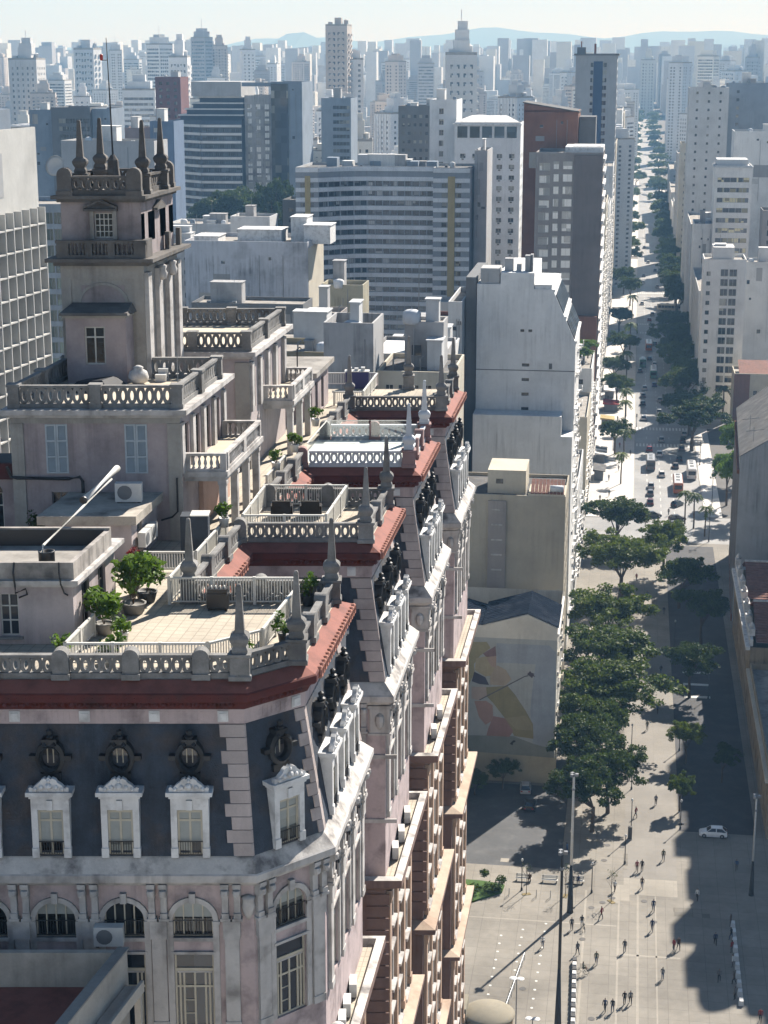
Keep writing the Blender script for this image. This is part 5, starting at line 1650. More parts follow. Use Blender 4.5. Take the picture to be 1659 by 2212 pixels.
# clay tiles: each course on the small roof
for s in range(2):
    for k in range(9):
        mb = MB(); x = -15.6 + k * .62
        z = 40.6 + (1.2 if s == 0 else 0) - abs(k - 4) * .0
        mb.hexa([(x, 284.1 + 3.6 * s, 40.3 + (0 if s == 0 else 1.5)), (x + .55, 284.1 + 3.6 * s, 40.3 + (0 if s == 0 else 1.5)), (x + .55, 287.5, 41.9), (x, 287.5, 41.9)],
                [(x, 284.1 + 3.6 * s, 40.5 + (0 if s == 0 else 1.5)), (x + .55, 284.1 + 3.6 * s, 40.5 + (0 if s == 0 else 1.5)), (x + .55, 287.5, 42.1), (x, 287.5, 42.1)])
        if s == 0: mb.build("roof_tile", TERRACOTTA, be)
mb = MB(); mb.box(-16, -9.9, 284.1, 291, 39.5, 40.3); mb.build("attic_wall", W_CREAM, be)
mb = MB(); mb.tube([(-12.4, 284.6, 41.2), (-10.2, 284.6, 41.2)], .55, 12); mb.build("water_tank", COOLW, be, True)

# --- tall blank white wall
CX0, CX1, CYY = -29.0, -10.3, 330.0
wc = thing("blank_wall_tower", "tall pale grey blank-walled building with slanted glazed top corner and one column of slot windows", "building", (CX1, CYY, 0))
W_BLANK = wallm("wall_blank", (0.78, 0.79, 0.785), streak=0.22, stain_amt=0.3)
mb = MB()
# front outline with the slanted corner at upper right
prof = [(CX0, 0), (CX1, 0), (CX1, 58.5), (-14.8, 68.5), (-18.3, 68.5), (-18.3, 71.5), (-24.6, 71.5), (-24.6, 69.3), (CX0, 69.3)]
slots = [(-20.3, -18.9, 37.0 + 2.8 * k, 37.6 + 2.8 * k) for k in range(8)]
cuts = []
front = MB()
facade(front, (CX0, CYY), (CX1, CYY), 0, 57.5, [(a - CX0, b - CX0, c, d) for a, b, c, d in slots if d < 57], .35)
front.face([(CX0, CYY, 57.5), (CX1, CYY, 57.5), (CX1, CYY, 58.5), (-14.8, CYY, 68.5), (-18.3, CYY, 68.5), (-18.3, CYY, 71.5), (-24.6, CYY, 71.5), (-24.6, CYY, 69.3), (CX0, CYY, 69.3)])
D2 = CYY + 26
front.face([(CX1, CYY, 0), (CX1, D2, 0), (CX1, D2, 58.5), (CX1, CYY, 58.5)])
front.face([(CX0, D2, 0), (CX0, CYY, 0), (CX0, CYY, 69.3), (CX0, D2, 69.3)])
front.face([(CX1, D2, 0), (CX0, D2, 0), (CX0, D2, 69.3), (-14.8, D2, 68.5), (CX1, D2, 58.5)])
front.face([(-14.8, CYY, 68.5), (-14.8, D2, 68.5), (-18.3, D2, 68.5), (-18.3, CYY, 68.5)])
front.face([(-18.3, CYY, 71.5), (-18.3, D2, 71.5), (-24.6, D2, 71.5), (-24.6, CYY, 71.5)])
front.face([(-18.3, CYY, 68.5), (-18.3, D2, 68.5), (-18.3, D2, 71.5), (-18.3, CYY, 71.5)])
front.face([(CX0, CYY, 69.3), (-24.6, CYY, 69.3), (-24.6, D2, 69.3), (CX0, D2, 69.3)])
front.face([(CX1, CYY, 58.5), (CX1, D2, 58.5), (-14.8, D2, 68.5), (-14.8, CYY, 68.5)])
front.build("wall", W_BLANK, wc)
for a, b, c, d in slots:
    if d < 57: put("window", win_mesh(b - a, d - c, 'two', FRAME_D, GLASS_D), wc, (a, CYY + .1, c))
mb = MB(); mb.box(CX0, CX1, CYY - .06, CYY, 53.0, 53.15); mb.build("string_course", W_DGREY, wc)
mb = MB()
for k in range(2):
    mb.box(-20.7 + 1.5 * k, -20.0 + 1.5 * k, CYY - .02, CYY, 60.4, 60.9)
mb.build("vent_opening", GLASS_D, wc)
mb = MB(); mb.box(-15.2, -14.6, CYY - .02, CYY, 53.4, 54.5); mb.build("vent_opening", W_DGREY, wc)
for k in range(8):   # slanted roof lights along the corner
    y0 = CYY + .4 + k * 3.2
    for s in range(2):
        a, b = s * .48 + .06, s * .48 + .40
        px = lambda t: CX1 + (-14.8 - CX1) * t
        pz = lambda t: 58.5 + 10 * t
        mb = MB(); mb.hexa([(px(a), y0, pz(a) + .05), (px(a), y0 + 2.6, pz(a) + .05), (px(b), y0 + 2.6, pz(b) + .05), (px(b), y0, pz(b) + .05)], [(px(a) + .12, y0, pz(a) + .16), (px(a) + .12, y0 + 2.6, pz(a) + .16), (px(b) + .12, y0 + 2.6, pz(b) + .16), (px(b) + .12, y0, pz(b) + .16)])
        mb.build("roof_light", GLASS_BL, wc)
fr = MB()
for t in (0.0, .46, .96):
    px = CX1 + (-14.8 - CX1) * t; pz = 58.5 + 10 * t
    fr.box(px - .2, px + .25, CYY - .05, D2, pz - .1, pz + .35)
fr.build("roof_light_frame", STONE_W, wc)
mb = MB(); mb.box(-18.2, -15, CYY + .3, CYY + 8, 68.5, 69.3); mb.build("roof_ledge", STONE_W, wc)
mb = MB(); mb.box(-28.4, -24.8, CYY + .4, CYY + 6, 69.3, 72.2); mb.box(-27.7, -26.9, CYY + .3, CYY + .4, 69.6, 71.8); mb.build("lift_house", W_GREY, wc)
for x, w, h_ in ((-24, 1.6, 2.4), (-21.8, .9, 1.4), (-20.2, 1.2, 3.0), (-19.2, .5, 3.2)):
    mb = MB(); mb.box(x, x + w, CYY + 2, CYY + 4, 71.5, 71.5 + h_); mb.build("roof_box", W_STAIN, wc)
mb = MB(); mb.box(CX0 - .0, CX1 - 2.1, CYY - 5.5, CYY - .05, 0, 45.4); mb.box(CX1 - 2.1, CX1 + .0, CYY - 5.5, CYY - .05, 0, 41.6); mb.build("lower_block", W_BLANK, wc)
for fz in range(17):     # balconies on the street side
    for k in range(5):
        y = CYY + 2.5 + 4.8 * k
        mb = MB(); z = 5 + 3.1 * fz
        if z > 56 or rng.random() < .3: continue
        dp = rng.choice((.35, .5, .7, .95)); lw_ = rng.choice((1.6, 2.4, 3.2))
        mb.box(CX1, CX1 + dp, y, y + lw_, z, z + .15); mb.box(CX1 + dp - .08, CX1 + dp, y, y + lw_, z + .15, z + rng.choice((.5, .9, 1.0))); mb.build("balcony", STONE_W, wc)
mb = MB(); mb.box(-31.2, -29.2, CYY + 1, D2, 0, 70.4); mb.build("service_shaft", W_DGREY, wc)
block("slab_building", "pale narrow slab left of the dark service shaft, behind the skyscraper's wings", rect_pts(-34.0, 326, 2.6, 22), 65.5, W_LGREY, {}, clut=0)

# --- curved grey apartment slab
A0, A1, A2, A3, A4, A5 = (-105.0, 546.0), (-98.0, 547.0), (-92.0, 552.5), (-84.0, 556.0), (-62.5, 556.0), (-62.4, 550.0)
cvp = [A0, A1, (-95.3, 549.3), A2, (-88, 554.8), A3, A4, A5, (-51.0, 550.5), (-50.5, 575), (-105, 575)]
cv = thing("curved_apartment_slab", "long curved grey apartment block with many window bands and two ochre strips", "building", (-80, 550, 0))
S_ = lambda n: W(n, 3.02, 2.05, 1.5, 'three', z0=2.2, m=(.2, .2), frame=FRAME_D, top=1.5, pane=glass_mat('glass_slab', dark=(0.012, 0.015, 0.02), light=(0.42, 0.43, 0.44), share=0.16))
build_walls(cv, cvp, 77.0, wallm("wall_slab_grey", (0.31, 0.33, 0.36)), {
    0: W(2, 3.02, 1.5, 1.3, 'two', z0=2.2, m=(.8, .8), frame=FRAME_G, top=1.5), 1: S_(2), 2: S_(2), 3: S_(2), 4: S_(2), 5: S_(9),
    7: W(2, 3.02, 1.6, 1.4, 'two', z0=2.2, m=(1.2, 1.2), frame=FRAME_G, top=1.5)}, budget=300)
roof_parapet(cv, cvp, 77.0, ROOFDK, W_GREY, .8)
bands = MB()
for i in range(8):
    p0, p1 = cvp[i], cvp[i + 1]
    L, d, nin, ang = seg_frame(p0, p1)
    if i == 6: continue
    z = 2.2
    while z < 75:
        q = [(p0[0] - nin.x * .3, p0[1] - nin.y * .3), (p1[0] - nin.x * .3, p1[1] - nin.y * .3), (p1[0] + nin.x * .02, p1[1] + nin.y * .02), (p0[0] + nin.x * .02, p0[1] + nin.y * .02)]
        bands.prism(q, z + 1.62, z + 2.9)
        z += 3.02
tag(bands.build("sill_bands", wallm("wall_band_white", (0.78, 0.80, 0.82)), cv), kind="stuff")
for a, b, i in ((2.9, 4.6, 0), (4.6, 6.8, 7)):
    p0, p1 = cvp[i], cvp[i + 1]; L, d, nin, ang = seg_frame(p0, p1)
    mb = MB(); mb.box(a, b, -.55, -.31, 20, 75.2); mb.build("ochre_strip", W_OCHRE, cv, False, (*p0, 0), ang)
clutter(cv, rect_pts(-92, 560, 40, 14), 77, random.Random(4), 5)
for x in (-98, -93, -88, -84, -76, -72, -66):
    mb = MB(); mb.box(x, x + 3.4, 562, 567, 77, 79 + (x % 3)); mb.build("roof_hut", rng.choice([W_BLUE, W_LGREY, W_STAIN]), cv)
block("side_tower", "narrow grey windowless flank tower right of the curved slab", rect_pts(-50.2, 556, 4.0, 20), 82, W_GREY, {}, clut=1, seed=3)
block("framed_building", "small grey framed facade building in front of the curved slab's right end", rect_pts(-54, 470, 13, 12), 46, W_GREY, {0: W(3, 3.1, 3.2, 1.9, 'three', z0=2, frame=FRAME_G)}, clut=0)

# --- white hotel with one air conditioner under each window
W_HOT = wallm("wall_hotel", (0.74, 0.75, 0.75))
ht = block("white_hotel", "white hotel block with regular rows of square windows and large top-floor panes", rect_pts(-62.0, 610, 22.5, 22), 89.0, W_HOT,
      {0: W(5, 3.6, 1.9, 1.5, 'ac', z0=2.0, top=6.5, frame=FRAME_W), 1: W(6, 3.6, 1.0, 1.4, 'two', z0=2.0, top=6.5)}, clut=0, par=.5)
for k in range(5):
    mb = MB(); mb.box(-61 + 4.2 * k, -57.6 + 4.2 * k, 609.9, 610.0, 84.4, 88.2); mb.build("window", GLASS_BL if k > 1 else GLASS_D, ht)
mb = MB(); mb.box(-62.6, -39.2, 609.4, 612, 88.6, 89.1); mb.build("cornice", STONE_W, ht)
mb = MB(); slope(mb, (-62, 611, 89.6), (-40, 611, 89.6), (-45, 620, 91.5), (-57, 620, 91.5)); mb.build("top_roof", STONE_W, ht)
block("hotel_stair_tower", "slim white stair tower with single column of windows attached left of the white hotel", rect_pts(-71.5, 618, 9.3, 20), 96, W_HOT, {0: W(1, 3.6, 1.6, 1.9, 'two', z0=2, m=(3.0, 4.2))}, clut=1, seed=6)
block("dark_block", "dark grey office block with small windows left of the hotel's stair tower", rect_pts(-92, 690, 22, 20), 92, W_DGREY, {0: W(9, 3.2, 1.1, 1.2, 'pane', z0=2)}, clut=2, seed=8)

# --- brown tower with bright windows
W_BR2 = wallm("wall_red_brown", (0.24, 0.115, 0.075))
bt = block("brown_tower", "grey-brown office tower with pale windows and a blank dark right half", rect_pts(-28.0, 500, 18.6, 24), 84.5, W_TAUPE,
      {0: [W(1, 3.42, 3.0, 2.1, 'two', z0=1.5, m=(1.0, 14.6), frame=FRAME_W, pane=GLASS_SH, top=.6)]}, clut=0, par=.7)
for k in range(23):
    z = 84.5 - 3.9 - 3.42 * k
    if z < 4: break
    for a, w in ((5.0, 1.5), (7.6, 2.6)):
        o = put("window", win_mesh(w, 2.1, 'two', FRAME_W, GLASS_SH), bt, (-28 + a, 499.72, z))
mb = MB(); mb.box(-28.0 + 10.7, -28.0 + 18.6, 499.6, 500, 3, 84.5); mb.build("blank_panel", wallm("wall_taupe_dark", (0.19, 0.165, 0.155)), bt)
mb = MB(); mb.box(-20, -9.4, 502, 520, 84.5, 86.6); mb.build("attic", STONE_W, bt)
mb = MB(); mb.box(-18, -10, 504, 518, 86.6, 86.75); mb.build("attic_roof", STONE_W, bt)
b2 = block("brick_tower", "red-brown windowless brick tower with a sloped dark roof behind the office tower", rect_pts(-33.2, 526, 15.8, 20), 95.5, W_BR2, {}, clut=0, par=.3)
mb = MB(); slope(mb, (-33.6, 525.6, 97.9), (-17.2, 525.6, 95.3), (-17.2, 547, 95.3), (-33.6, 547, 97.9), .35); mb.build("top_roof", ROOFDK, b2)
mb = MB(); mb.hexa([(-33.2, 526, 95.5), (-17.4, 526, 95.5), (-17.4, 526, 95.6), (-33.2, 526, 97.9)], [(-33.2, 526.4, 95.5), (-17.4, 526.4, 95.5), (-17.4, 526.4, 95.6), (-33.2, 526.4, 97.9)]); mb.build("gable", W_BR2, b2)
mb = MB(); mb.box(-17.2, -12.4, 530, 542, 84, 94); mb.build("rear_block", W_DGREY, b2)
for fz in range(24):     # ledges on the sunny side of the office tower
    mb = MB(); z = 4 + 3.42 * fz; mb.box(-9.4, -8.8, 500.5, 523.5, z, z + .9); mb.build("sill_band", STONE_W, bt)
mb = MB(); mb.box(-17.6, -9.8, 497, 499.4, 0, 40); mb.build("brick_base", W_BR2, bt)

# --- tall slab with the blue strip
ts = block("tall_slab_tower", "tallest grey slab tower by the avenue with a dark blue strip and window columns", rect_pts(-28.2, 800, 18.0, 30), 112, wallm("wall_slab", (0.37, 0.385, 0.40)),
      {0: [W(2, 3.25, 2.6, 2.0, 'two', z0=3, m=(5.4, 3.4), top=1.5)], 1: W(8, 3.25, 2.2, 2.0, 'two', z0=3)}, par=.4, clut=0, budget=120)
mb = MB(); mb.box(-20.4, -16.4, 799.7, 800, 20, 109.5); mb.build("blue_strip", wallm("wall_deep_blue", (0.045, 0.075, 0.14)), ts)
mb = MB(); mb.box(-29, -9.4, 799, 831, 112, 112.8); mb.box(-27.8, -24, 801, 805, 112.8, 115.5); mb.build("roof_crown", W_DGREY, ts)
mb = MB(); mb.tube([(-20, 806, 112.8), (-20, 806, 117)], .5, 6); mb.tube([(-26, 803, 115), (-26, 803, 118)], .3, 6); mb.build("mast", W_BROWN, ts)

# --- stained blank building with roof huts
bs = block("stained_building", "wide weathered grey-blue blank wall with white roof huts, left of the curved slab", rect_pts(-108.5, 420, 30.5, 22, R(0)), 66.5, wallm("wall_weathered", (0.55, 0.57, 0.61), streak=0.42, stain=(0.13, 0.13, 0.14), stain_amt=0.7),
      {1: W(5, 3.1, 2.6, 2.2, 'three', z0=2, frame=FRAME_W, pane=GLASS_BL)}, clut=0, par=1.0)
for x, w, z, h_, y in ((-97, 11, 66.5, 3.0, 428), (-84, 4, 66.5, 6.0, 430), (-80, 6.5, 66.5, 4.4, 426), (-107, 6, 66.5, 1.6, 424)):
    mb = MB(); mb.box(x, x + w, y, y + 8, z, z + h_); mb.box(x - .2, x + w + .2, y - .2, y + 8.2, z + h_, z + h_ + .2); mb.build("roof_hut", STONE_W, bs)
mb = MB(); mb.box(-78.1, -77.9, 420.5, 441.5, 2, 66); bs2 = mb.build("side_frame", W_CREAM, bs)

# --- stepped banded office building and its framed neighbour
gp = [(-207, 792), (-192, 779), (-174, 780), (-174, 815), (-207, 815)]
gz = block("banded_office", "stepped office block with white floor bands and dark glass, below the skyline", gp, 84, wallm("wall_glass_blue", (0.05, 0.085, 0.13), rough=0.4), {0: W(7, 3.5, 2.7, 2.0, 'three', z0=2, frame=FRAME_G, pane=GLASS_BL, m=(.2, .2)), 1: W(7, 3.5, 2.9, 2.0, 'three', z0=2, frame=FRAME_G, pane=GLASS_BL, m=(.2, .2))}, clut=0, budget=160, par=.3)
gb_ = MB()
for i in (0, 1):
    p0, p1 = gp[i], gp[i + 1]; L, d, nin, ang = seg_frame(p0, p1)
    z = 4.2
    while z < 92:
        a0 = 0.0
        q = [(p0[0] - nin.x * .9 , p0[1] - nin.y * .9), (p1[0] - nin.x * .9, p1[1] - nin.y * .9), (p1[0] + nin.x * .02, p1[1] + nin.y * .02), (p0[0] + nin.x * .02, p0[1] + nin.y * .02)]
        if z < 84: gb_.prism(q, z, z + 1.1)
        z += 3.5
tag(gb_.build("floor_bands", W_WHITE, gz), kind="stuff")
for k in range(4):
    mb = MB(); x0 = -203 + 3.0 * k; mb.box(x0, -174.2, 785, 812, 84 + 2.6 * k, 86.4 + 2.6 * k); mb.build("upper_storey", MATS["wall_glass_blue"], gz)
    mb = MB(); mb.box(x0 - .6, -174, 783.6, 812, 86.0 + 2.6 * k, 86.6 + 2.6 * k); mb.build("floor_band", W_WHITE, gz)
mb = MB(); mb.box(-197, -174.4, 782, 812, 94.4, 100.8); mb.build("plant_room", W_GREY, gz)
fo = block("framed_office", "tall blue-grey office frame with a mirrored facade panel beside the banded office", rect_pts(-161, 782, 14.0, 26), 100.5, W_BLUE, {}, clut=0, par=.3)
mb = MB(); mb.box(-174.0, -161, 781.6, 783, 98.8, 100.5); mb.build("frame_beam", W_BLUE, fo)
block("mirrored_office", "pale mottled mirror-glass facade set inside the tall blue frame", rect_pts(-173.6, 785, 12.2, 20), 94, W_STAIN, {0: W(3, 3.1, 2.1, 2.3, 'two', z0=2, m=(.2, .2), pane=GLASS_SH, frame=FRAME_G)}, clut=0)
mb = MB(); mb.box(-160.8, -153.2, 781.5, 781.98, 30, 100); mb.build("dark_glass_panel", GLASS_D, fo)
block("flank_building", "blue-grey office with small windows right of the tall frame", rect_pts(-147, 830, 14, 20), 92, W_BLUE, {0: W(5, 3.3, 1.6, 1.6, 'pane', z0=2, m=(5.5, .6))}, clut=1, seed=11)

# --- left side: sunlit finned office block and neighbours
fa_ = R(-9.9)
ca, sa = math.cos(math.pi / 2 + fa_), math.sin(math.pi / 2 + fa_)
far = Vector((-100.0, 290.0)); dirn = Vector((math.sin(R(5)), math.cos(R(5))))
near = far - dirn * 70
nrm = Vector((dirn.y, -dirn.x))
Pf = [tuple(near), tuple(far), tuple(far - nrm * 24), tuple(near - nrm * 24)]
fn = thing("finned_office", "bright white office block with concrete fin grid at the left edge", "building", (*far, 0))
W_FIN = wallm("wall_fin_white", (0.62, 0.61, 0.57), streak=0.08)
build_walls(fn, Pf, 98.6, W_FIN, {0: W(22, 3.75, 2.55, 3.2, 'pane', z0=1.0, m=(.4, .4), top=12, pane=GLASS)}, budget=0)
roof_parapet(fn, Pf, 98.6, ROOFDK, W_FIN, .6)
L, d, nin, ang = seg_frame(Pf[0], Pf[1])
fin = MB(); fin.box(-.12, .12, -1.3, 0, 0, 86.0); fin = fin.mesh("fin", W_FIN)
for k in range(23):
    s = .4 + (L - .8) * k / 22
    put("fin", fin, fn, (Pf[0][0] + d.x * s, Pf[0][1] + d.y * s, 0), ang)
for k in range(23):
    mb = MB(); mb.box(.2, L - .2, -1.25, -.01, .70 + 3.75 * k, .95 + 3.75 * k)
    if .95 + 3.75 * k < 86.4: mb.build("floor_slab", W_FIN, fn, False, (*Pf[0], 0), ang)
mb = MB(); mb.box(L - 40, L - 13.5, -.05, 0, 88.5, 95.5); mb.build("sign_panel", W_GREY, fn, False, (*Pf[0], 0), ang)
mb = MB(); mb.box(L - 40, L - 4, -6, 1, 98.7, 101.5); 
mb = MB(); mb.prism([tuple(far - nrm * 3 - dirn * 3), tuple(far - nrm * 3 - dirn * 30), tuple(far - nrm * 18 - dirn * 30), tuple(far - nrm * 18 - dirn * 3)][::-1], 98.6, 102.2); mb.build("plant_room", W_BLUE, fn)
block("green_glass_block", "green-tinted glass block between the finned office and the tower", rect_pts(-128, 345, 17.5, 20, R(6)), 81, W_BLUE, {0: W(6, 3.3, 2.6, 2.3, 'four', z0=2, m=(.3, .3), pane=glass_mat("glass_green", dark=(0.02, 0.05, 0.05), light=(0.10, 0.17, 0.16), share=0.4), frame=FRAME_G)}, clut=0)
block("pale_side_block", "pale narrow block with stacked balconies left of the tower's base", rect_pts(-82, 265, 7.0, 12), 67, W_LGREY, {0: W(2, 3.2, 1.8, 1.7, 'two', z0=2)}, clut=0)
block("blue_grey_wall", "blank grey wall slab seen just left of the tower top", rect_pts(-155, 470, 26, 14), 88, W_GREY, {}, clut=1, seed=21)
block("dark_office", "dark blue office block with rows of small windows left of the tower's mast", rect_pts(-231, 690, 16, 22), 91, W_DGREY, {0: W(9, 3.1, 2.0, 1.9, 'two', z0=2, m=(3, .5), frame=FRAME_G)}, clut=0, budget=200)
block("dark_office_flank", "blue-grey blank flank right of the dark office block", rect_pts(-214.8, 692, 7.2, 20), 90.5, W_BLUE, {}, clut=0)
block("pale_blue_flank", "pale blue-grey blank flank left of the dark office block", rect_pts(-241.5, 694, 10, 18), 90, W_BLUE, {}, clut=1, seed=26)
block("white_tall_panel", "bright blue painted block with white lettered top behind the tower's right obelisks", rect_pts(-181.2, 655, 9.2, 15), 87, wallm("wall_bright_blue", (0.15, 0.21, 0.31)), {}, clut=1, seed=23)
block("brown_block", "brown-red slim block on the left skyline middle", rect_pts(-240, 880, 13, 16), 101, wallm("wall_maroon", (0.20, 0.10, 0.10)), {0: W(3, 3.2, 1.6, 1.5, 'pane', z0=2)}, clut=1, seed=24)
block("pinkish_block", "pinkish-grey block with three window slots right of the mast", rect_pts(-212.6, 722, 13, 16), 82, wallm("wall_pinkish", (0.26, 0.20, 0.19)), {0: W(3, 3.4, 3.4, 1.2, 'pane', z0=2)}, clut=1, seed=25)

# --- low roofs between the skyscraper and the curved slab
def low(label, x, y, w, d, h, wm, segs=None, roofm=None, par=.8, seed=0, clut=2, rot=0.0, name="rooftop_block"):
    return block(name, label, rect_pts(x, y, w, d, rot), h, wm, segs or {}, clut=clut, seed=seed, par=par, roofm=roofm)
low("stained concrete water tower block just beyond the end terrace", -37.5, 212, 6.2, 9, 77.0, W_STAIN, par=1.8, seed=31, clut=1)
low("weathered building with dark tiled roof and bracketed eaves behind the far obelisks", -31.2, 214, 9.6, 14, 72.0, W_CREAM, {0: W(5, 3.2, 1.0, 1.1, 'two', z0=66.6, top=.4)}, ROOFDK, .6, 32, 1)
low("small dirty lift house standing on the dark tiled roof", -28.6, 221, 5.0, 5, 77.4, W_STAIN, clut=1, seed=22, par=.4)
low("beige lift house with stained top left of the curved slab's foot", -61.5, 345, 8.5, 8, 66, wallm("wall_dirty_yellow", (0.42, 0.39, 0.29), streak=.4), clut=1, seed=29)
low("dark-fronted rooftop hut with sunlit cream side", -59, 318, 6.0, 8, 64.2, W_TAUPE, clut=1, seed=33)
low("small orange brick block right of the framed facade", -39.8, 345, 4.2, 8, 60, W_BROWN, {0: W(2, 3.0, 1.0, 1.4, 'pane', z0=30)}, clut=0)
low("pale blue painted wall block beside the blank tower", -37.2, 262, 6.0, 10, 64.5, wallm("wall_pale_blue", (0.38, 0.44, 0.50)), clut=1, seed=28)
low("white painted wall block beyond the last wing", -36.2, 306, 5.2, 12, 60.6, W_WHITE, roofm=STONE_W, par=.3, clut=1, seed=24)
low("white low roof between the water tower and the tiled roof", -36, 240, 10.5, 16, 70.0, W_STAIN, roofm=STONE_W, par=.5, clut=1, seed=35)
low("ochre-grey terrace house with railing left of the water tower", -52, 232, 13, 12, 71.0, wallm("wall_olive", (0.30, 0.27, 0.19)), {0: W(5, 3.2, 1.2, 1.4, 'two', z0=2)}, clut=2, seed=36)
low("white walled house behind the second villa", -60, 262, 16, 14, 67.5, W_STAIN, {0: W(4, 3.2, 1.3, 1.5, 'two', z0=2)}, clut=2, seed=37)
low("long low roof with dark canopy below the stained wall", -100, 392, 26, 12, 55.5, W_DGREY, clut=1, seed=38)
low("pale cube house left of the stained building's roof", -120, 520, 12, 12, 64, W_LGREY, {0: W(3, 3.2, 1.3, 1.3, 'pane', z0=2)}, clut=1, seed=39)
low("dark low block behind the stained building's roof huts", -112, 560, 24, 14, 66, W_DGREY, {0: W(6, 3.2, 1.6, 1.3, 'pane', z0=2)}, clut=2, seed=40)
low("low grey roofs right of the tower, below the banded office", -150, 560, 22, 18, 58, W_LGREY, {0: W(5, 3.2, 1.6, 1.3, 'pane', z0=2)}, clut=3, seed=41)
low("weathered low block with antennas behind the tower", -130, 470, 18, 14, 62, W_STAIN, {0: W(5, 3.2, 1.4, 1.4, 'pane', z0=2)}, clut=3, seed=42)

# --- right side of the avenue
r0 = thing("ornate_low_building", "old ornate low building with white parapet urns and red tiled roof at the right edge", "building", (22, 292, 0))
P0 = rect_pts(22.0, 292, 18, 48)
W_TAN = wallm("wall_tan", (0.34, 0.27, 0.18), streak=.3)
build_walls(r0, P0, 12.6, W_TAN, {3: W(11, 4.1, 1.5, 2.6, 'cross', z0=1.2, m=(1, 1))})
mb = MB(); mb.box(21.3, 22.0, 291.6, 340.4, 12.2, 12.8); mb.build("cornice", STONE_W, r0)
mb = MB(); mb.box(22.0, 22.5, 292, 340, 12.8, 14.0); mb.build("parapet", STONE_W, r0)
for k in range(7):
    y = 294 + 7.3 * k
    mb = MB(); mb.box(21.8, 22.9, y, y + 1.5, 14.0, 15.3); mb.lathe((22.35, y + .75, 15.3), [(.3, 0), (.5, .3), (.35, .7), (.1, 1.0)], 8); mb.build("parapet_urn", STONE_W, r0)
for (xa, xb, ya, yb) in ((23, 40, 292.5, 314), (23, 40, 318, 340)):
    ym = (ya + yb) / 2
    for s in range(2):
        n = 16
        for k in range(n):
            t0, t1 = k / n, (k + 1) / n
            z0, z1 = 13.2 + 4.2 * t0, 13.2 + 4.2 * t1
            y0_, y1_ = (ya + (ym - ya) * t0, ya + (ym - ya) * t1) if s == 0 else (yb + (ym - yb) * t0, yb + (ym - yb) * t1)
            mb = MB(); mb.hexa([(xa, y0_, z0 + .1), (xb, y0_, z0 + .1), (xb, y1_, z1), (xa, y1_, z1)], [(xa, y0_, z0 + .2), (xb, y0_, z0 + .2), (xb, y1_, z1 + .1), (xa, y1_, z1 + .1)])
            mb.build("tile_course", TERRACOTTA, r0)
    mb = MB(); mb.box(xa, xb, ym - .25, ym + .25, 17.4, 17.7); mb.build("ridge", STONE_W, r0)
r0b = block("tan_corner_building", "low tan stone building with dark terrace roof at the right edge of the plaza", rect_pts(22.0, 242, 16, 48), 9.4, W_TAN, {3: W(10, 4.2, 1.5, 2.6, 'cross', z0=1.2)}, par=1.0, clut=1, seed=50)
mb = MB(); mb.box(21.4, 22, 241.6, 290.2, 8.9, 9.4); mb.build("cornice", W_CREAM, r0b)
# tall building out of the picture to the right that shades the plaza
block("right_tower", "tall office tower beyond the right edge whose shadow falls on the plaza", rect_pts(43.0, 263, 22, 84), 61, W_LGREY, {3: W(14, 3.3, 1.8, 1.6, 'two', z0=3, obj=False), 0: W(7, 3.3, 1.8, 1.6, 'two', z0=3, obj=False)}, clut=2, seed=51)
block("unseen_sky_block", "unseen tall block added beyond the right edge to cut skylight, behind the shading tower", rect_pts(68, 255, 34, 75), 95, W_LGREY, {}, clut=0, dr=0)  # unseen blocks added to keep skylight off the plaza
block("unseen_sky_block", "unseen tall block added beyond the right edge to cut skylight, farther up the avenue", rect_pts(66, 345, 34, 75), 88, W_GREY, {}, clut=0, dr=0)
rtw = bpy.data.objects["right_tower"]
for (x, y, w, d, hh) in ((43.2, 270, 6, 7, 4.0), (43.1, 284, 7, 5, 6.5), (43.3, 292, 4, 9, 2.6), (43.1, 308, 8, 6, 5.0), (43.2, 322, 6, 10, 3.2), (43.2, 337, 7, 6, 6.0)):  # unseen huts added to roughen the tower's shadow edge
    mb = MB(); mb.box(x, x + w, y, y + d, 60.9, 61 + hh); mb.build("roof_hut", W_GREY, rtw)
for (x, y, r_) in ((46, 265.5, 2.4), (51, 264.8, 1.8), (57, 265, 3.0)):  # unseen domes added to put round lumps in the shadow's end
    mb = MB(); mb.lathe((x, y, 60.9), [(r_, 0), (r_, 1.5), (r_ * .85, 2.8), (r_ * .5, 3.9), (.1, 4.3)], 14); mb.build("shadow_edge_dome", W_GREY, rtw, True)
r1 = thing("grey_gabled_building", "grey rendered building with dark pitched roof and brown street front on the right", "building", (22, 346, 0))
P1 = [(22.2, 346), (44, 346), (44, 396), (24.2, 396)]
build_walls(r1, P1, 34.0, wallm("wall_render_grey", (0.48, 0.50, 0.52), streak=.3), {3: W(9, 3.6, 1.5, 2.2, 'two', z0=1.5, frame=FRAME_D)})
mb = MB(); mb.prism([(21.7, 346.2), (22.18, 346.2), (24.18, 395.8), (23.7, 395.8)], 30.6, 31.4); mb.prism([(21.9, 346.2), (22.18, 346.2), (24.18, 395.8), (23.9, 395.8)], 0, 1.2); mb.build("cornice", W_BROWN, r1)
for k in range(10):
    y = 347 + 5.3 * k; x = 22.2 + 2 * (y - 346) / 50
    mb = MB(); mb.prism([(x - .3, y), (x, y), (x + .03, y + .8), (x - .27, y + .8)], 1.2, 30.6); mb.build("pilaster", W_TAUPE, r1)
mb = MB(); mb.hexa([(22.2, 346, 34), (44, 346, 34), (33, 346, 41)], [(22.2, 346.3, 34), (44, 346.3, 34), (33, 346.3, 41)]); mb.build("gable", MATS["wall_render_grey"], r1)
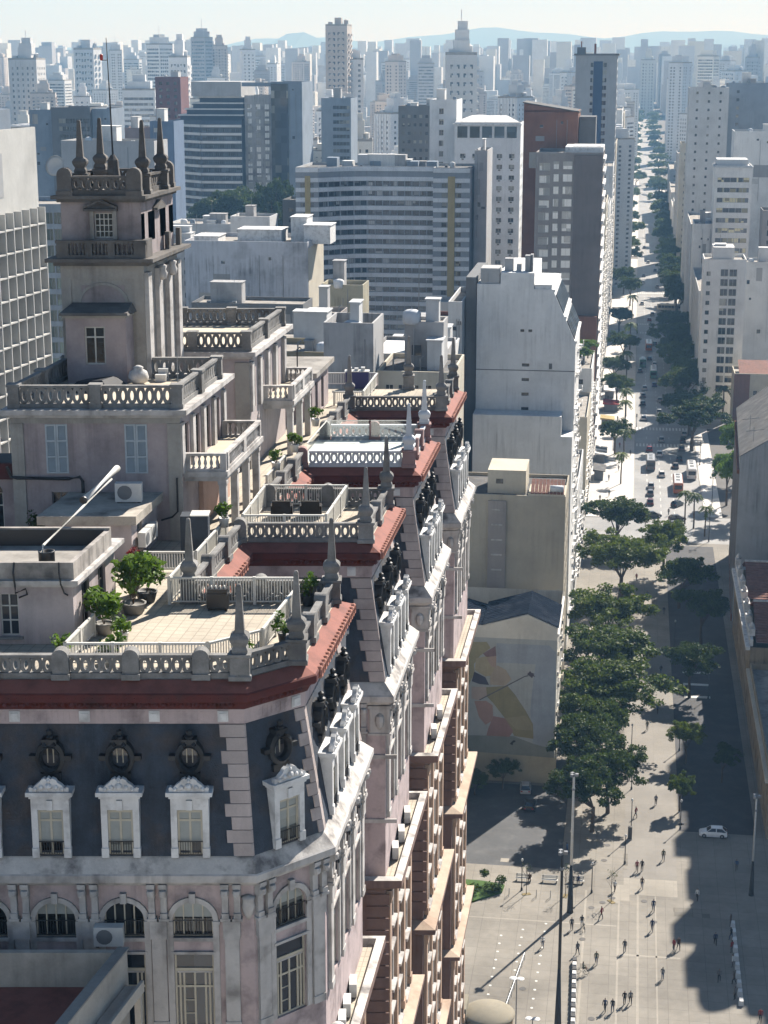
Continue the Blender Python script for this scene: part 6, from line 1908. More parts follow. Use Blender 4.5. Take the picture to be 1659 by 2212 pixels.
mb = MB(); slope(mb, (22.0, 346.1, 34), (33, 346.1, 41), (33, 397, 41), (24.0, 397, 34)); mb.build("roof", ROOFDK, r1)
mb = MB(); slope(mb, (33, 346.1, 41), (44.2, 346.1, 34), (44.2, 397, 34), (33, 397, 41)); mb.build("roof", STONE_W, r1)
for k in range(2):
    y = 352 + 12 * k
    mb = MB(); mb.tube([(25, y, 35.5), (25, y, 39)], .05, 5); mb.tube([(23.4, y, 38), (27, y + .5, 38.4)], .06, 5); mb.build("antenna", STEEL, r1)
block("white_balcony_tower", "slim white apartment tower with dark balcony column on the right of the avenue", rect_pts(21.8, 560, 13.0, 16), 49.0, W_WHITE, {0: [W(1, 3.05, 1.2, 1.3, 'two', z0=2, m=(.6, 10.6), frame=FRAME_D), ], 3: W(4, 3.05, 1.3, 1.4, 'two', z0=2)}, clut=1, seed=61)
wt = bpy.data.objects["white_balcony_tower"]
for fz in range(13):
    z = 8 + 3.05 * fz
    for a in (5.2, 7.9):
        put("window", win_mesh(2.3, 2.2, 'two', FRAME_W, GLASS_D), wt, (21.8 + a, 559.70, z))
mb = MB(); mb.box(24.5, 31, 561, 572, 49, 53.5); mb.build("penthouse", W_WHITE, wt)
rc = block("red_cream_house", "low red brick and cream house right of the balcony tower", rect_pts(31.5, 538, 20, 14), 17.0, W_CREAM, {0: W(7, 4.2, 1.2, 2.2, 'cross', z0=2.0, m=(5.4, .5))}, clut=0, par=.8)
mb = MB(); mb.box(31.5, 36.2, 537.8, 538, 3, 17.6); mb.build("brick_panel", wallm("wall_dull_brick", (0.22, 0.12, 0.095)), rc)
mb = MB(); slope(mb, (33, 540, 17.4), (51, 540, 17.4), (51, 550, 20), (33, 550, 20)); mb.build("roof", TERRACOTTA, rc)
block("white_annex_block", "white stepped annex behind the red and cream house", rect_pts(36.5, 600, 14, 14), 44, W_LGREY, {}, clut=1, seed=63)
lt = block("lit_window_tower", "white office tower with strips of lit yellowish windows on the right", rect_pts(29.0, 680, 13.6, 18), 71.0, W_WHITE, {0: W(5, 3.75, 2.3, 1.7, 'two', z0=2, m=(1.0, .9), frame=FRAME_G, pane=glass_mat("glass_lit", dark=(0.10, 0.105, 0.11), light=(0.72, 0.66, 0.42), share=0.5))}, clut=0)
mb = MB(); mb.box(29.6, 41, 682, 696, 71, 74); mb.box(28.6, 43, 679.6, 698, 71.0, 71.5); mb.build("roof_hut", W_LGREY, lt)
block("blank_white_flank", "plain white lower flank left of the lit office tower", rect_pts(22.2, 684, 7.2, 20), 49, W_WHITE, {3: W(5, 3.3, 1.4, 1.5, 'two', z0=2)}, clut=1, seed=65)
block("broad_white_tower", "broad white apartment tower with a single column of small windows, upper right", rect_pts(21.5, 800, 17, 24), 97.5, W_LGREY, {0: W(3, 3.6, .95, 1.1, 'pane', z0=2, m=(1.0, 1.0)), 3: W(6, 3.6, 1.4, 1.5, 'two', z0=2)}, clut=3, seed=66, budget=120)
block("upper_right_slab", "pale grey slab tower right behind the broad white tower", rect_pts(39.5, 830, 20, 20), 99, W_BLUE, {0: W(1, 3.6, 1.2, 1.3, 'pane', z0=2, m=(3, 14))}, clut=2, seed=67)
block("edge_dark_slab", "grey slab at the upper right edge of the picture", rect_pts(56, 780, 14, 20), 101, W_GREY, {0: W(2, 3.5, 1.2, 1.2, 'pane', z0=2)}, clut=1, seed=68)
block("white_hall", "large white windowless wall with rounded dark roof at the right edge", rect_pts(37.5, 720, 30, 20), 82, W_WHITE, {}, clut=2, seed=69, roofm=ROOFDK)
block("dark_strip_building", "dark ribbed building at the right edge below the white hall", rect_pts(45.2, 650, 14, 14), 57, W_TAUPE, {0: W(3, 3.6, 2.2, 2.0, 'pane', z0=2)}, clut=0)
block("cream_street_block", "narrow cream apartment front on the right of the avenue", rect_pts(21.8, 930, 9, 22), 68, W_CREAM, {3: W(6, 3.2, 1.4, 1.5, 'two', z0=2), 0: W(2, 3.2, 1.2, 1.2, 'pane', z0=2)}, clut=1, seed=71)
block("grey_street_block", "grey balcony apartment front beyond the cream one on the right", rect_pts(21.6, 990, 10, 30), 60, W_GREY, {3: W(8, 3.2, 1.4, 1.5, 'two', z0=2)}, clut=1, seed=72)

# --- the row along the left of the avenue
row = [(-24, 360, 14, 40, 22, W_LGREY), (-26, 428, 16, 34, 24, W_CREAM), (-24, 464, 14, 30, 30, W_WHITE), (-27, 548, 17, 44, 56, W_LGREY), (-26, 614, 16, 36, 62, W_CREAM), (-27, 652, 17, 40, 58, W_GREY), (-27, 694, 17, 46, 54, W_WHITE), (-28, 758, 18, 38, 66, W_LGREY), (-27, 836, 17, 50, 72, W_CREAM), (-27, 890, 17, 60, 60, W_WHITE), (-28, 955, 18, 60, 70, W_GREY)]
for k, (x, y, w, d, h, wm) in enumerate(row):
    b = block("street_block", "%s apartment front, %s from the plaza in the sunlit row left of the avenue" % ({W_LGREY: "light grey", W_CREAM: "cream", W_WHITE: "white", W_GREY: "grey"}[wm], ORD[k]), rect_pts(x, y, w, d), h, wm,
          {1: W(max(2, int(d / 4.2)), 3.2, 1.6, 1.7, 'two', z0=4.2), 0: W(3, 3.2, 1.2, 1.3, 'pane', z0=4.2)}, clut=2, seed=80 + k, group="buildings along the left of the avenue", budget=60)
    if k < 8:
        n = int(d / 4.2)
        for fz in range(int((h - 5) / 3.2)):
            mb = MB(); z = 3.6 + 3.2 * fz
            for q in range(n):
                yy = y + d * (q + .5) / n
                if rng.random() < .35: continue
                mb.box(x + w, x + w + .8, yy - 1.4, yy + 1.4, z, z + .14); mb.box(x + w + .72, x + w + .8, yy - 1.4, yy + 1.4, z + .14, z + .95)
            tag(mb.build("balconies", STONE_W, b), kind="stuff")
row = [(22, 1040, 18, 34, 30, W_LGREY), (22, 1080, 18, 60, 24, W_WHITE), (22, 1145, 18, 60, 28, W_GREY), (23, 1210, 18, 70, 26, W_LGREY), (23, 1285, 18, 80, 34, W_BLUE), (22, 600, 8, 70, 34, W_GREY), (22, 716, 12, 60, 46, W_LGREY)]
for k, (x, y, w, d, h, wm) in enumerate(row):
    block("street_block", "shaded %s front, %s of the row right of the avenue" % ({W_LGREY: "light grey", W_WHITE: "white", W_GREY: "grey", W_BLUE: "blue-grey"}[wm], ORD[k]), rect_pts(x, y, w, d), h, wm, {3: W(max(2, int(d / 5)), 3.2, 1.6, 1.7, 'two', z0=4), 0: W(3, 3.2, 1.2, 1.3, 'pane', z0=4)}, clut=2, seed=100 + k, group="buildings along the right of the avenue", budget=40)
row = [(-28, 1036, 18, 60, 62), (-28, 1100, 18, 70, 80), (-28, 1175, 18, 70, 58), (-28, 1250, 18, 80, 74)]
for k, (x, y, w, d, h) in enumerate(row):
    block("street_block", "hazy far front, %s of the distant row left of the avenue" % ORD[k], rect_pts(x, y, w, d), h, [W_LGREY, W_WHITE, W_GREY, W_CREAM][k], {1: W(max(2, int(d / 5)), 3.2, 1.6, 1.7, 'two', z0=4)}, clut=2, seed=120 + k, group="buildings along the left of the avenue", budget=30)

# ---------------------------------------------------------------- the city beyond
FARM = []
for k, c in enumerate(((0.70, 0.70, 0.69), (0.60, 0.62, 0.64), (0.72, 0.70, 0.64), (0.42, 0.42, 0.43), (0.58, 0.52, 0.47), (0.78, 0.78, 0.78))):
    FARM.append(mat("far_wall_%d" % k, c, 0.9, 0.06, 0.1, 0.1, rand=0.14))
GL_F = glass_mat("glass_far", dark=(0.05, 0.06, 0.075), light=(0.35, 0.35, 0.34), share=0.25)
def tower_proto(k, rg):
    """meshes of one kind of distant tower around the origin: body with window openings, panes, top"""
    w, d = rg.uniform(13, 24), rg.uniform(13, 24); h = 1.0
    H = rg.choice([48, 56, 64, 72, 80, 90, 100])
    P = [(-w / 2, -d / 2), (w / 2, -d / 2), (w / 2, d / 2), (-w / 2, d / 2)]
    body, panes = MB(), MB()
    kind = k % 5
    segs = {}
    n = max(3, int(w / rg.uniform(2.6, 4)))
    ww = rg.uniform(1.2, 2.0) if kind != 3 else w / n - .5
    for i in range(4):
        p0, p1 = P[i], P[(i + 1) % 4]
        L, dd, nin, ang = seg_frame(p0, p1)
        if i == 2 or (kind == 4 and i in (1, 3)):
            body.face([(*p0, -20), (*p1, -20), (*p1, H), (*p0, H)]); continue
        sp = dict(n=n, fl=3.1, ww=ww, wh=1.45, z0=1.5, m=(1.2, 1.2), top=1.5)
        if kind == 1: sp['skipcol'] = (n // 2,)
        ops = grid_ops(L, sp, H)
        facade(body, p0, p1, -20, H, ops, .3)
        for a, b, c, e in ops:
            q = lambda s, z: (p0[0] + dd.x * s + nin.x * .28, p0[1] + dd.y * s + nin.y * .28, z)
            panes.face([q(a, c), q(b, c), q(b, e), q(a, e)])
        if kind == 3:
            for z in range(int(H / 3.1)):
                pass
    if kind in (0, 4):      # stacked balconies on two fronts
        for i in (0, 1):
            p0, p1 = P[i], P[(i + 1) % 4]; L, dd, nin, ang = seg_frame(p0, p1)
            for s0 in (.18, .62):
                z = 1.2
                while z < H - 3:
                    q = lambda s, k: (p0[0] + dd.x * s - nin.x * k, p0[1] + dd.y * s - nin.y * k)
                    body.prism([q(L * s0, 1.3), q(L * (s0 + .2), 1.3), q(L * (s0 + .2), -.05), q(L * s0, -.05)], z, z + 1.1); z += 3.1
    if kind == 2:           # vertical ribs
        for r_ in range(6):
            x = -w / 2 + w * (r_ + .5) / 6; body.box(x - .35, x + .35, -d / 2 - .5, -d / 2 - .01, 0, H)
    if kind in (1, 3):      # narrower upper part
        body.box(-w * .36, w * .36, -d * .36, d * .36, H + .02, H * 1.07)
    top = MB()
    top.face([(x, y, H) for x, y in P])
    for i in range(4):
        a, b = P[i], P[(i + 1) % 4]; ia, ib = inset(P, .3)[i], inset(P, .3)[(i + 1) % 4]
        top.hexa([(*a, H), (*b, H), (*ib, H), (*ia, H)], [(*a, H + 1), (*b, H + 1), (*ib, H + 1), (*ia, H + 1)])
    s = rg.uniform(.3, .55)
    crown = MB(); crown.box(-w * s / 2, w * s / 2, -d * s / 2, d * s / 2, H, H + rg.uniform(4, 9)); 
    if kind in (0, 2): crown.box(-w * .12, w * .2, -d * .12, d * .12, H + 9, H + 12); crown.box(-w * .2, w * .25, -d * .2, d * .2, H + 3, H + 9.01)
    if k % 3 == 0: crown.tube([(0, 0, H + 4), (0, 0, H + 16)], .25, 5)
    crown.lathe((w * .3, d * .2, H), [(1.6, 0), (1.6, 3.2), (.2, 3.8)], 8); crown.box(-w * .42, -w * .26, -d * .3, -d * .1, H, H + 2.2)
    fm = FARM[k % 6]
    return [("wall", body.mesh("wall", fm)), ("windows", panes.mesh("windows", GL_F)), ("roof", top.mesh("roof", [ROOFCON])), ("roof_house", crown.mesh("roof_house", fm))], H, w, d
rgf = random.Random(41)
PROTO = [tower_proto(k, rgf) for k in range(20)]
N_FAR = [0]
TONE = ["white", "pale grey", "cream", "dark grey", "tan", "bright white"]
def far_tower(x, y, hz, k, rz, label, group="towers of the distant city"):
    parts, H, w, d = PROTO[k]
    t = thing("apartment_tower", label, "building", (x, y, elev(y)), rz, group)
    s = max(.45, (hz - 4) / (H + 7))
    for nm, me in parts:
        o = bpy.data.objects.new(nm, me); COL.objects.link(o); o.parent = t
        if nm == "windows": o["kind"] = "stuff"
    t.scale = (1, 1, s) if .75 < s < 1.35 else (s ** .4, s ** .4, s)
    N_FAR[0] += 1
    return t
def wedge(y, a): return y * math.tan(a)
placed = []
def try_place(y, ang, hz, sep=20):
    x = wedge(y, ang)
    if -12 < x + 0 and x - 14 < 26 and -34 < x < 45: return False
    for px, py in placed:
        if abs(px - x) < sep and abs(py - y) < sep: return False
    placed.append((x, y)); return True
ZONES = [(80, "above the finned office"), (130, "left of the tower's obelisks"), (215, "between the tower's obelisks"), (290, "just right of the mast"), (380, "right of the tower's obelisks"), (450, "over the banded office's left steps"), (530, "over the banded office"), (600, "over the mirrored facade"), (660, "over the tall blue frame"), (730, "left of the stepped dark tower"), (800, "right of the stepped dark tower"), (880, "over the curved slab's middle"), (940, "over the curved slab's right end"), (1010, "over the white hotel's left half"), (1080, "over the white hotel's right half"), (1140, "right of the white hotel"), (1200, "over the brick tower"), (1250, "left of the tallest slab"), (1360, "behind the tallest slab"), (1440, "above the avenue"), (1500, "left of the broad white tower"), (1570, "above the broad white tower"), (1620, "above the lit office tower"), (9999, "at the right edge")]
def zone_word(deg):
    px = 829.5 + 3923 * math.tan(R(deg + 8.05))
    return [w for q, w in ZONES if px < q][0]
# special silhouettes on the skyline: (direction in degrees from the avenue axis, distance, top height)
def dirpx(px): return math.degrees(math.atan((px - 829.5) / 3923)) - 8.05
SPECIAL = [(437, 2300, 152, "tallest round-topped tower left of the middle of the skyline"), (473, 2320, 140, "broad tower touching the tallest left skyline tower"), (535, 2350, 137, "slim lone tower on the left middle skyline"),
           (732, 1500, 152, "tall stepped dark tower above the middle of the skyline"), (760, 1520, 124, "lower shoulder tower beside the tall stepped tower"), (345, 2000, 140, "slim tower left of the round-topped tower"), (388, 1800, 130, "white gridded tower on the left middle skyline"),
           (58, 1500, 125, "broad grey tower at the far left skyline"), (190, 2100, 142, "wide stepped tower on the left skyline"), (250, 2200, 133, "square tower just right of the mast on the skyline"), (300, 1250, 102, "half-clad tower with open top floors on the left"),
           (996, 1350, 132, "tall grey tower with dark central recess right of centre"), (1115, 1100, 98, "terraced tower with open roof frame right of centre"), (1270, 1900, 124, "pale tower behind the tallest slab"), (1470, 1900, 118, "hazy tower directly over the avenue"), (1530, 2200, 126, "wide hazy tower on the right skyline"), (1625, 2600, 128, "bluish tower at the right edge of the skyline"),
           (1400, 2700, 124, "hazy tower closing the end of the avenue"), (1435, 3000, 128, "faint tower beyond the end of the avenue"), (855, 1900, 120, "pale tower right of the stepped dark tower"), (920, 2100, 118, "slim pale tower at the middle right skyline"), (650, 2500, 118, "small faint tower below the hill"), (590, 2600, 116, "small pale tower left of the hill")]
for k, (px, y, top, lab) in enumerate(SPECIAL):
    a = R(dirpx(px)); x = wedge(y, a); placed.append((x, y))
    far_tower(x, y, top - elev(y), (k * 7 + 3) % 20, R(rgf.choice([0, 0, 20, -25, 8])), lab, "landmark towers of the skyline")
# ranks of towers, nearest first
seen = {}
def ranks(y0, y1, count, hlo, hhi):
    got = 0; guard = 0
    while got < count and guard < count * 40:
        guard += 1
        y = rgf.uniform(y0, y1); deg = rgf.uniform(-21.5, 5.2)
        hz = rgf.uniform(hlo, hhi) if rgf.random() < .8 else rgf.uniform(hlo * .6, hlo)
        if not try_place(y, R(deg), hz, 26): continue
        k = rgf.randrange(20)
        dist = "middle-distance" if y < 1100 else "hazy" if y < 1800 else "faint far-off"
        size = "low" if hz < 55 else "mid-height" if hz < 75 else "tall"
        lab = "%s %s %s%s apartment tower %s" % (dist, size, TONE[k % 6], ("", " side-windowed", " stepped-top", " wide-windowed", " blank-sided")[k % 5], zone_word(deg))
        far_tower(wedge(y, R(deg)), y, hz, k, R(rgf.choice([0, 0, 15, -20, 35, -40, 8])), lab)
        got += 1
ranks(860, 1100, 46, 50, 82)
ranks(1100, 1450, 60, 52, 92)
ranks(1450, 1900, 66, 50, 96)
ranks(1900, 2500, 70, 50, 98)
ranks(2500, 3200, 60, 50, 98)
# low houses between, and the mass of the city further out
mass = MB()
for _ in range(2600):
    y = rgf.uniform(2600, 6500); deg = rgf.uniform(-22, 6.5); x = wedge(y, R(deg))
    if -30 < x < 40 and y < 3200: continue
    w, d, hh = rgf.uniform(12, 26), rgf.uniform(12, 26), rgf.uniform(25, 85) if rgf.random() < .8 else rgf.uniform(85, 110)
    z = elev(y); mass.box(x - w / 2, x + w / 2, y - d / 2, y + d / 2, z - 5, z + hh, rgf.randrange(4))
tag(mass.build("distant_city_mass", FARM[:4]), kind="stuff")
lowm_ = MB()
for _ in range(2200):
    y = rgf.uniform(440, 2600); deg = rgf.uniform(-21, 6); x = wedge(y, R(deg))
    if -32 < x < 42: continue
    if y < 880 and (x > -45 or y < 620): continue
    w, d, hh = rgf.uniform(8, 20), rgf.uniform(8, 20), rgf.uniform(6, 30)
    z = elev(y); lowm_.box(x - w / 2, x + w / 2, y - d / 2, y + d / 2, z - 1, z + hh, rgf.randrange(4))
tag(lowm_.build("low_rise_fabric", FARM[:4]), kind="stuff")

# ---------------------------------------------------------------- haze over the city
hz_ = MB(); hz_.box(-9500, 9500, -600, 16000, -8, 640)
HZ = bpy.data.materials.new("haze_air"); HZ.use_nodes = True
N, L = HZ.node_tree.nodes, HZ.node_tree.links
for n in list(N):
    if n.type != 'OUTPUT_MATERIAL': N.remove(n)
pv = N.new("ShaderNodeVolumePrincipled")
pv.inputs["Color"].default_value = (0.30, 0.60, 1.0, 1)
pv.inputs["Density"].default_value = 0.00017
pv.inputs["Absorption Color"].default_value = (0.88, 0.88, 0.88, 1)
pv.inputs["Anisotropy"].default_value = 0.05
L.new(pv.outputs[0], N["Material Output"].inputs["Volume"])
o = hz_.build("haze", HZ); tag(o, kind="stuff")
o.display_type = 'WIRE'

# ---------------------------------------------------------------- trees
rt_ = random.Random(19)
def tree_meshes(seed, flat=.45, clumps=120, leaf=.25, per=125, trunk_h=.55):
    """unit tree: crown radius 1 wide at height 1..; returned in metres for radius 7, height 12"""
    rg = random.Random(seed)
    Rr, Hc = 7.0, 8.6
    cr = MB(); pts = []
    lobes = [(rg.uniform(-.55, .55) * Rr, rg.uniform(-.55, .55) * Rr, Hc + rg.uniform(-.9, 1.3), rg.uniform(.38, .62) * Rr) for _ in range(7)]
    for _ in range(clumps):
        lx, ly, lz, lr = rg.choice(lobes)
        th, ph = rg.uniform(0, 6.283), math.acos(rg.uniform(-.45, 1))
        rr = lr * rg.uniform(.72, 1.05)
        c = (lx + rr * math.sin(ph) * math.cos(th), ly + rr * math.sin(ph) * math.sin(th), lz + rr * flat * 1.5 * math.cos(ph))
        leafball(cr, c, rg.uniform(.85, 1.5), per, leaf, rg, .5, .55)
        pts.append(c)
    tr = MB(); tr.tube([(0, 0, -.2), (.1, .05, 2.0), (.05, .2, 4.3)], .42, 8, 0, .28)
    for k in range(7):
        c = rg.choice(pts)
        m = ((c[0]) * .45, (c[1]) * .45, 4.3 + (c[2] - 4.3) * .62)
        tr.tube([(.05, .2, 4.0), m, (c[0] * .9, c[1] * .9, c[2])], .16, 6, 0, .04)
    return cr, tr
TREES = []
for k in range(5):
    c, t = tree_meshes(200 + k)
    TREES.append((c, t.mesh("trunk", BARK)))
CROWNS = {}
def tree(label, x, y, r, top, kind=0, leafm=None, z=0.0, name="street_tree", group="trees along the avenue"):
    c, tm = TREES[kind % 5]
    leafm = leafm or LEAF_G
    key = (kind % 5, leafm.name)
    if key not in CROWNS: CROWNS[key] = c.mesh("crown", leafm)
    t = thing(name, label, "tree", (x, y, z), rt_.uniform(0, 6.28), group)
    for nm, me in (("trunk", tm), ("crown", CROWNS[key])):
        o = bpy.data.objects.new(nm, me); COL.objects.link(o); o.parent = t
    t.scale = (r / (5.5 if y < 400 else 5.5), r / (5.5 if y < 400 else 5.5), top / 10.4)
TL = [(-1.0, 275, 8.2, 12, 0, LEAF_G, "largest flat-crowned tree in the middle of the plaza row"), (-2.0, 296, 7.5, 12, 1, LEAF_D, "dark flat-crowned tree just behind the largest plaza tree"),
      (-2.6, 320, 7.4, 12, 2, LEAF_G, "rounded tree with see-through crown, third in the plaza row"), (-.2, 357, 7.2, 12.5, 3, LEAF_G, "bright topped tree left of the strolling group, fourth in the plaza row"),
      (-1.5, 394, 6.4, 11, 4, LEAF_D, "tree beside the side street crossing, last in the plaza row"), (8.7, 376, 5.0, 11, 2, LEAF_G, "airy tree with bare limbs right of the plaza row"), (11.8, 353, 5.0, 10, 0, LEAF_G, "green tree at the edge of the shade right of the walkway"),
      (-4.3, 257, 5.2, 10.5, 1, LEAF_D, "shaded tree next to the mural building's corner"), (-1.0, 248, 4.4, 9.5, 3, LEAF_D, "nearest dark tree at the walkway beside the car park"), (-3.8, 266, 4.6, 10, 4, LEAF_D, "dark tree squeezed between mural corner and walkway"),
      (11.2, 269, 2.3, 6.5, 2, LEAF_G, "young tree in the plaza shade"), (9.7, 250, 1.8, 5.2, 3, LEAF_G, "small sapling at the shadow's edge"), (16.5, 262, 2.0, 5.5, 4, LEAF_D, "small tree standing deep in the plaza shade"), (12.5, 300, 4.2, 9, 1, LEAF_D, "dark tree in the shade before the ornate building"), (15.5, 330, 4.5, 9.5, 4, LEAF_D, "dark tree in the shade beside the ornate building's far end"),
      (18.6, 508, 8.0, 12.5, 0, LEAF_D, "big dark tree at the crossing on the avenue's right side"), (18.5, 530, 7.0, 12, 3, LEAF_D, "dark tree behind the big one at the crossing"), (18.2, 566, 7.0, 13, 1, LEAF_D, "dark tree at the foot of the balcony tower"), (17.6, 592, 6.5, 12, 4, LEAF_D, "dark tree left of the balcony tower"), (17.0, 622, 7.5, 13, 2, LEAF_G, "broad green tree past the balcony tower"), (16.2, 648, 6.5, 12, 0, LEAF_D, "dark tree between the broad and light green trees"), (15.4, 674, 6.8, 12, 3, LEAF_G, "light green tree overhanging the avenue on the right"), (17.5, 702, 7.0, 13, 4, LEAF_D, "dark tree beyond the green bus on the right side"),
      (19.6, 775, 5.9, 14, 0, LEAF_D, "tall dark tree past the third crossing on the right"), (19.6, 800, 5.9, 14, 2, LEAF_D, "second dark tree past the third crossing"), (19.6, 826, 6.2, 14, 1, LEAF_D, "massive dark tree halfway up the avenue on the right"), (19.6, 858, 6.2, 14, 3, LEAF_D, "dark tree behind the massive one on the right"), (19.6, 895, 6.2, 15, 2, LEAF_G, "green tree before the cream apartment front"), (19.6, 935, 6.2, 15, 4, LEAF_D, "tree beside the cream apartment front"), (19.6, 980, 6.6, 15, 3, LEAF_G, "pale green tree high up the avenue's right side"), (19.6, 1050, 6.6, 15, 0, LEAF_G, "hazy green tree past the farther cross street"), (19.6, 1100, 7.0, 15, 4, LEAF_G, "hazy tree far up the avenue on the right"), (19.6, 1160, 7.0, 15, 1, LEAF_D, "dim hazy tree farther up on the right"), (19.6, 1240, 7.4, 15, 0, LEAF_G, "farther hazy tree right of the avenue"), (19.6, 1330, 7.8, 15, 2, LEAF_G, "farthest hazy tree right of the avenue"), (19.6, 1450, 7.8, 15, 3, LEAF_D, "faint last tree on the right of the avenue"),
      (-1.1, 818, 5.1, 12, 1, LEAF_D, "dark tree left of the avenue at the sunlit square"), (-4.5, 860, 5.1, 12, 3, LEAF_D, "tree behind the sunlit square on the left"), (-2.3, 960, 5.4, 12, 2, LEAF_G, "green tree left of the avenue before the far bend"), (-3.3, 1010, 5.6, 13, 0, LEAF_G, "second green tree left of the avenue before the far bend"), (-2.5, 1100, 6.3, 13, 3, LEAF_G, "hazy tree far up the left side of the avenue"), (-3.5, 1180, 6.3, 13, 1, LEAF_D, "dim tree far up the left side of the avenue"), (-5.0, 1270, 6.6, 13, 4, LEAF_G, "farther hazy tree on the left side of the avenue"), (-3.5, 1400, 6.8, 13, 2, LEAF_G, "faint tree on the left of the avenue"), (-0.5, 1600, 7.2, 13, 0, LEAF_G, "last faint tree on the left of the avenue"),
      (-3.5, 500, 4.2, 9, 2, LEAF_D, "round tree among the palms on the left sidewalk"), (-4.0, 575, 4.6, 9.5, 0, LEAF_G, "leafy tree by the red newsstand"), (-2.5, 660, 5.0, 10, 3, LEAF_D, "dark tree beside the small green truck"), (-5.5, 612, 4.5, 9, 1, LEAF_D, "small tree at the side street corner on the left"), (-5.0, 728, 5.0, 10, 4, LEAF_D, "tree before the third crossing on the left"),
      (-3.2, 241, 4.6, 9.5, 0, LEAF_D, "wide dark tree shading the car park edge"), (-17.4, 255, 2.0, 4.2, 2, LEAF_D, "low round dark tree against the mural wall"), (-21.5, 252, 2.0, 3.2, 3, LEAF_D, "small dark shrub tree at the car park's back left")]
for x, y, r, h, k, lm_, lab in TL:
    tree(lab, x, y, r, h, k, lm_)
FARW = ["nearest", "second", "third", "fourth", "fifth", "sixth", "seventh", "eighth", "ninth", "tenth", "eleventh", "twelfth"]
for k in range(12):
    y = 1520 + 95 * k
    tree("%s of the faint trees closing in on the avenue's far right" % FARW[k], 20.0 + rt_.uniform(-1.5, 2), y, 7.5, 13, k, LEAF_G, elev(y))
    tree("%s of the faint trees closing in on the avenue's far left" % FARW[k], -3.5 + rt_.uniform(-2.5, 2), y + 45, 7.0, 13, k + 2, LEAF_G, elev(y + 45))
for k, (x, y, r, h) in enumerate(((28.5, 432, 4.8, 16), (25.6, 444, 4.0, 12), (30, 470, 5.5, 15))):
    tree(("first", "second", "third")[k] + " sunlit olive tree behind the grey gabled building", x, y, r, h, k, LEAF_B, group="olive trees on the right")
for k, (x, y, r, h, z) in enumerate(((-12.6, 470, 2.6, 4.2, 27.0), (-11.6, 482, 2.8, 4.6, 24.0))):
    tree(("upper" if k == 0 else "lower") + " roof garden tree below the brown tower's brick base", x, y, r, h, k, LEAF_B, 30.7, "roof_tree", "roof garden trees")
for k, (x, y, r, h) in enumerate(((-176, 720, 9, 22), (-164, 716, 10, 26), (-153, 712, 9, 24), (-144, 700, 8, 30), (-138, 716, 9, 20), (-128, 704, 7, 26), (-168, 700, 8, 16))):
    tree("%s tree of the dark green clump below the banded office" % ("first", "second", "third", "fourth", "fifth", "sixth", "seventh")[k], x, y, r, h, k, LEAF_D, 30, "park_tree", "trees below the banded office")

# palms
def palm_meshes(seed):
    rg = random.Random(seed)
    tr = MB(); tr.tube([(0, 0, -.2), (.05, 0, 2.5), (0, .1, 5.5), (.1, .1, 8.2)], .22, 8, 0, .15)
    fr = MB()
    for k in range(18):
        a = 2 * math.pi * k / 18 + rg.uniform(-.1, .1); el0 = rg.uniform(.0, 1.1)
        L = rg.uniform(2.4, 3.2); p = Vector((.1, .1, 8.2)); d = Vector((math.cos(a), math.sin(a), 0)); side = Vector((-math.sin(a), math.cos(a), 0))
        prev = p; n = 9
        for q in range(1, n + 1):
            t = q / n
            pt_ = p + d * L * t * math.cos(el0 * .6) + Vector((0, 0, L * (math.sin(el0) * t - 1.1 * t * t)))
            w = .75 * math.sin(min(1, t * 1.05) * math.pi) ** .5 * (.55 + .45 * rg.random())
            seg = (pt_ - prev)
            for s in (-1, 1):
                fr.face([prev, pt_, pt_ + side * s * w - Vector((0, 0, .35 * w)) + seg * .5, prev + side * s * w * .9 - Vector((0, 0, .35 * w)) + seg * .9])
            prev = pt_
    return tr.mesh("trunk", BARK), fr.mesh("fronds", LEAF_G)
PALMS = [palm_meshes(5), palm_meshes(6)]
for k, (x, y, s, lab) in enumerate(((-1.4, 463, 1.0, "palm nearest the plaza on the left sidewalk"), (-.9, 491, 1.05, "second palm from the plaza on the left sidewalk"), (-.9, 531, 1.15, "third palm from the plaza on the left sidewalk"), (-.8, 556, 1.05, "fourth palm from the plaza on the left sidewalk"), (-1.1, 622, 1.2, "fifth palm from the plaza on the left sidewalk"), (-.4, 690, 1.25, "sixth palm from the plaza on the left sidewalk"), (0, 778, 1.2, "seventh palm from the plaza on the left sidewalk"),
                                    (16.6, 419, 1.0, "right palm of the pair at the sunlit crossing"), (14.6, 423, .95, "left palm of the pair at the sunlit crossing"), (19.0, 412, .85, "small palm behind the pair at the crossing"), (29.4, 552, 1.3, "palm in front of the balcony tower"), (-152, 690, 2.2, "palm beside the dark green clump below the banded office"))):
    t = thing("palm_tree", lab, "palm tree", (x, y, 0 if x > -100 else 30), rt_.uniform(0, 6), "palm trees")
    for nm, me in zip(("trunk", "fronds"), PALMS[k % 2]):
        o = bpy.data.objects.new(nm, me); COL.objects.link(o); o.parent = t
    t.scale = (s,) * 3

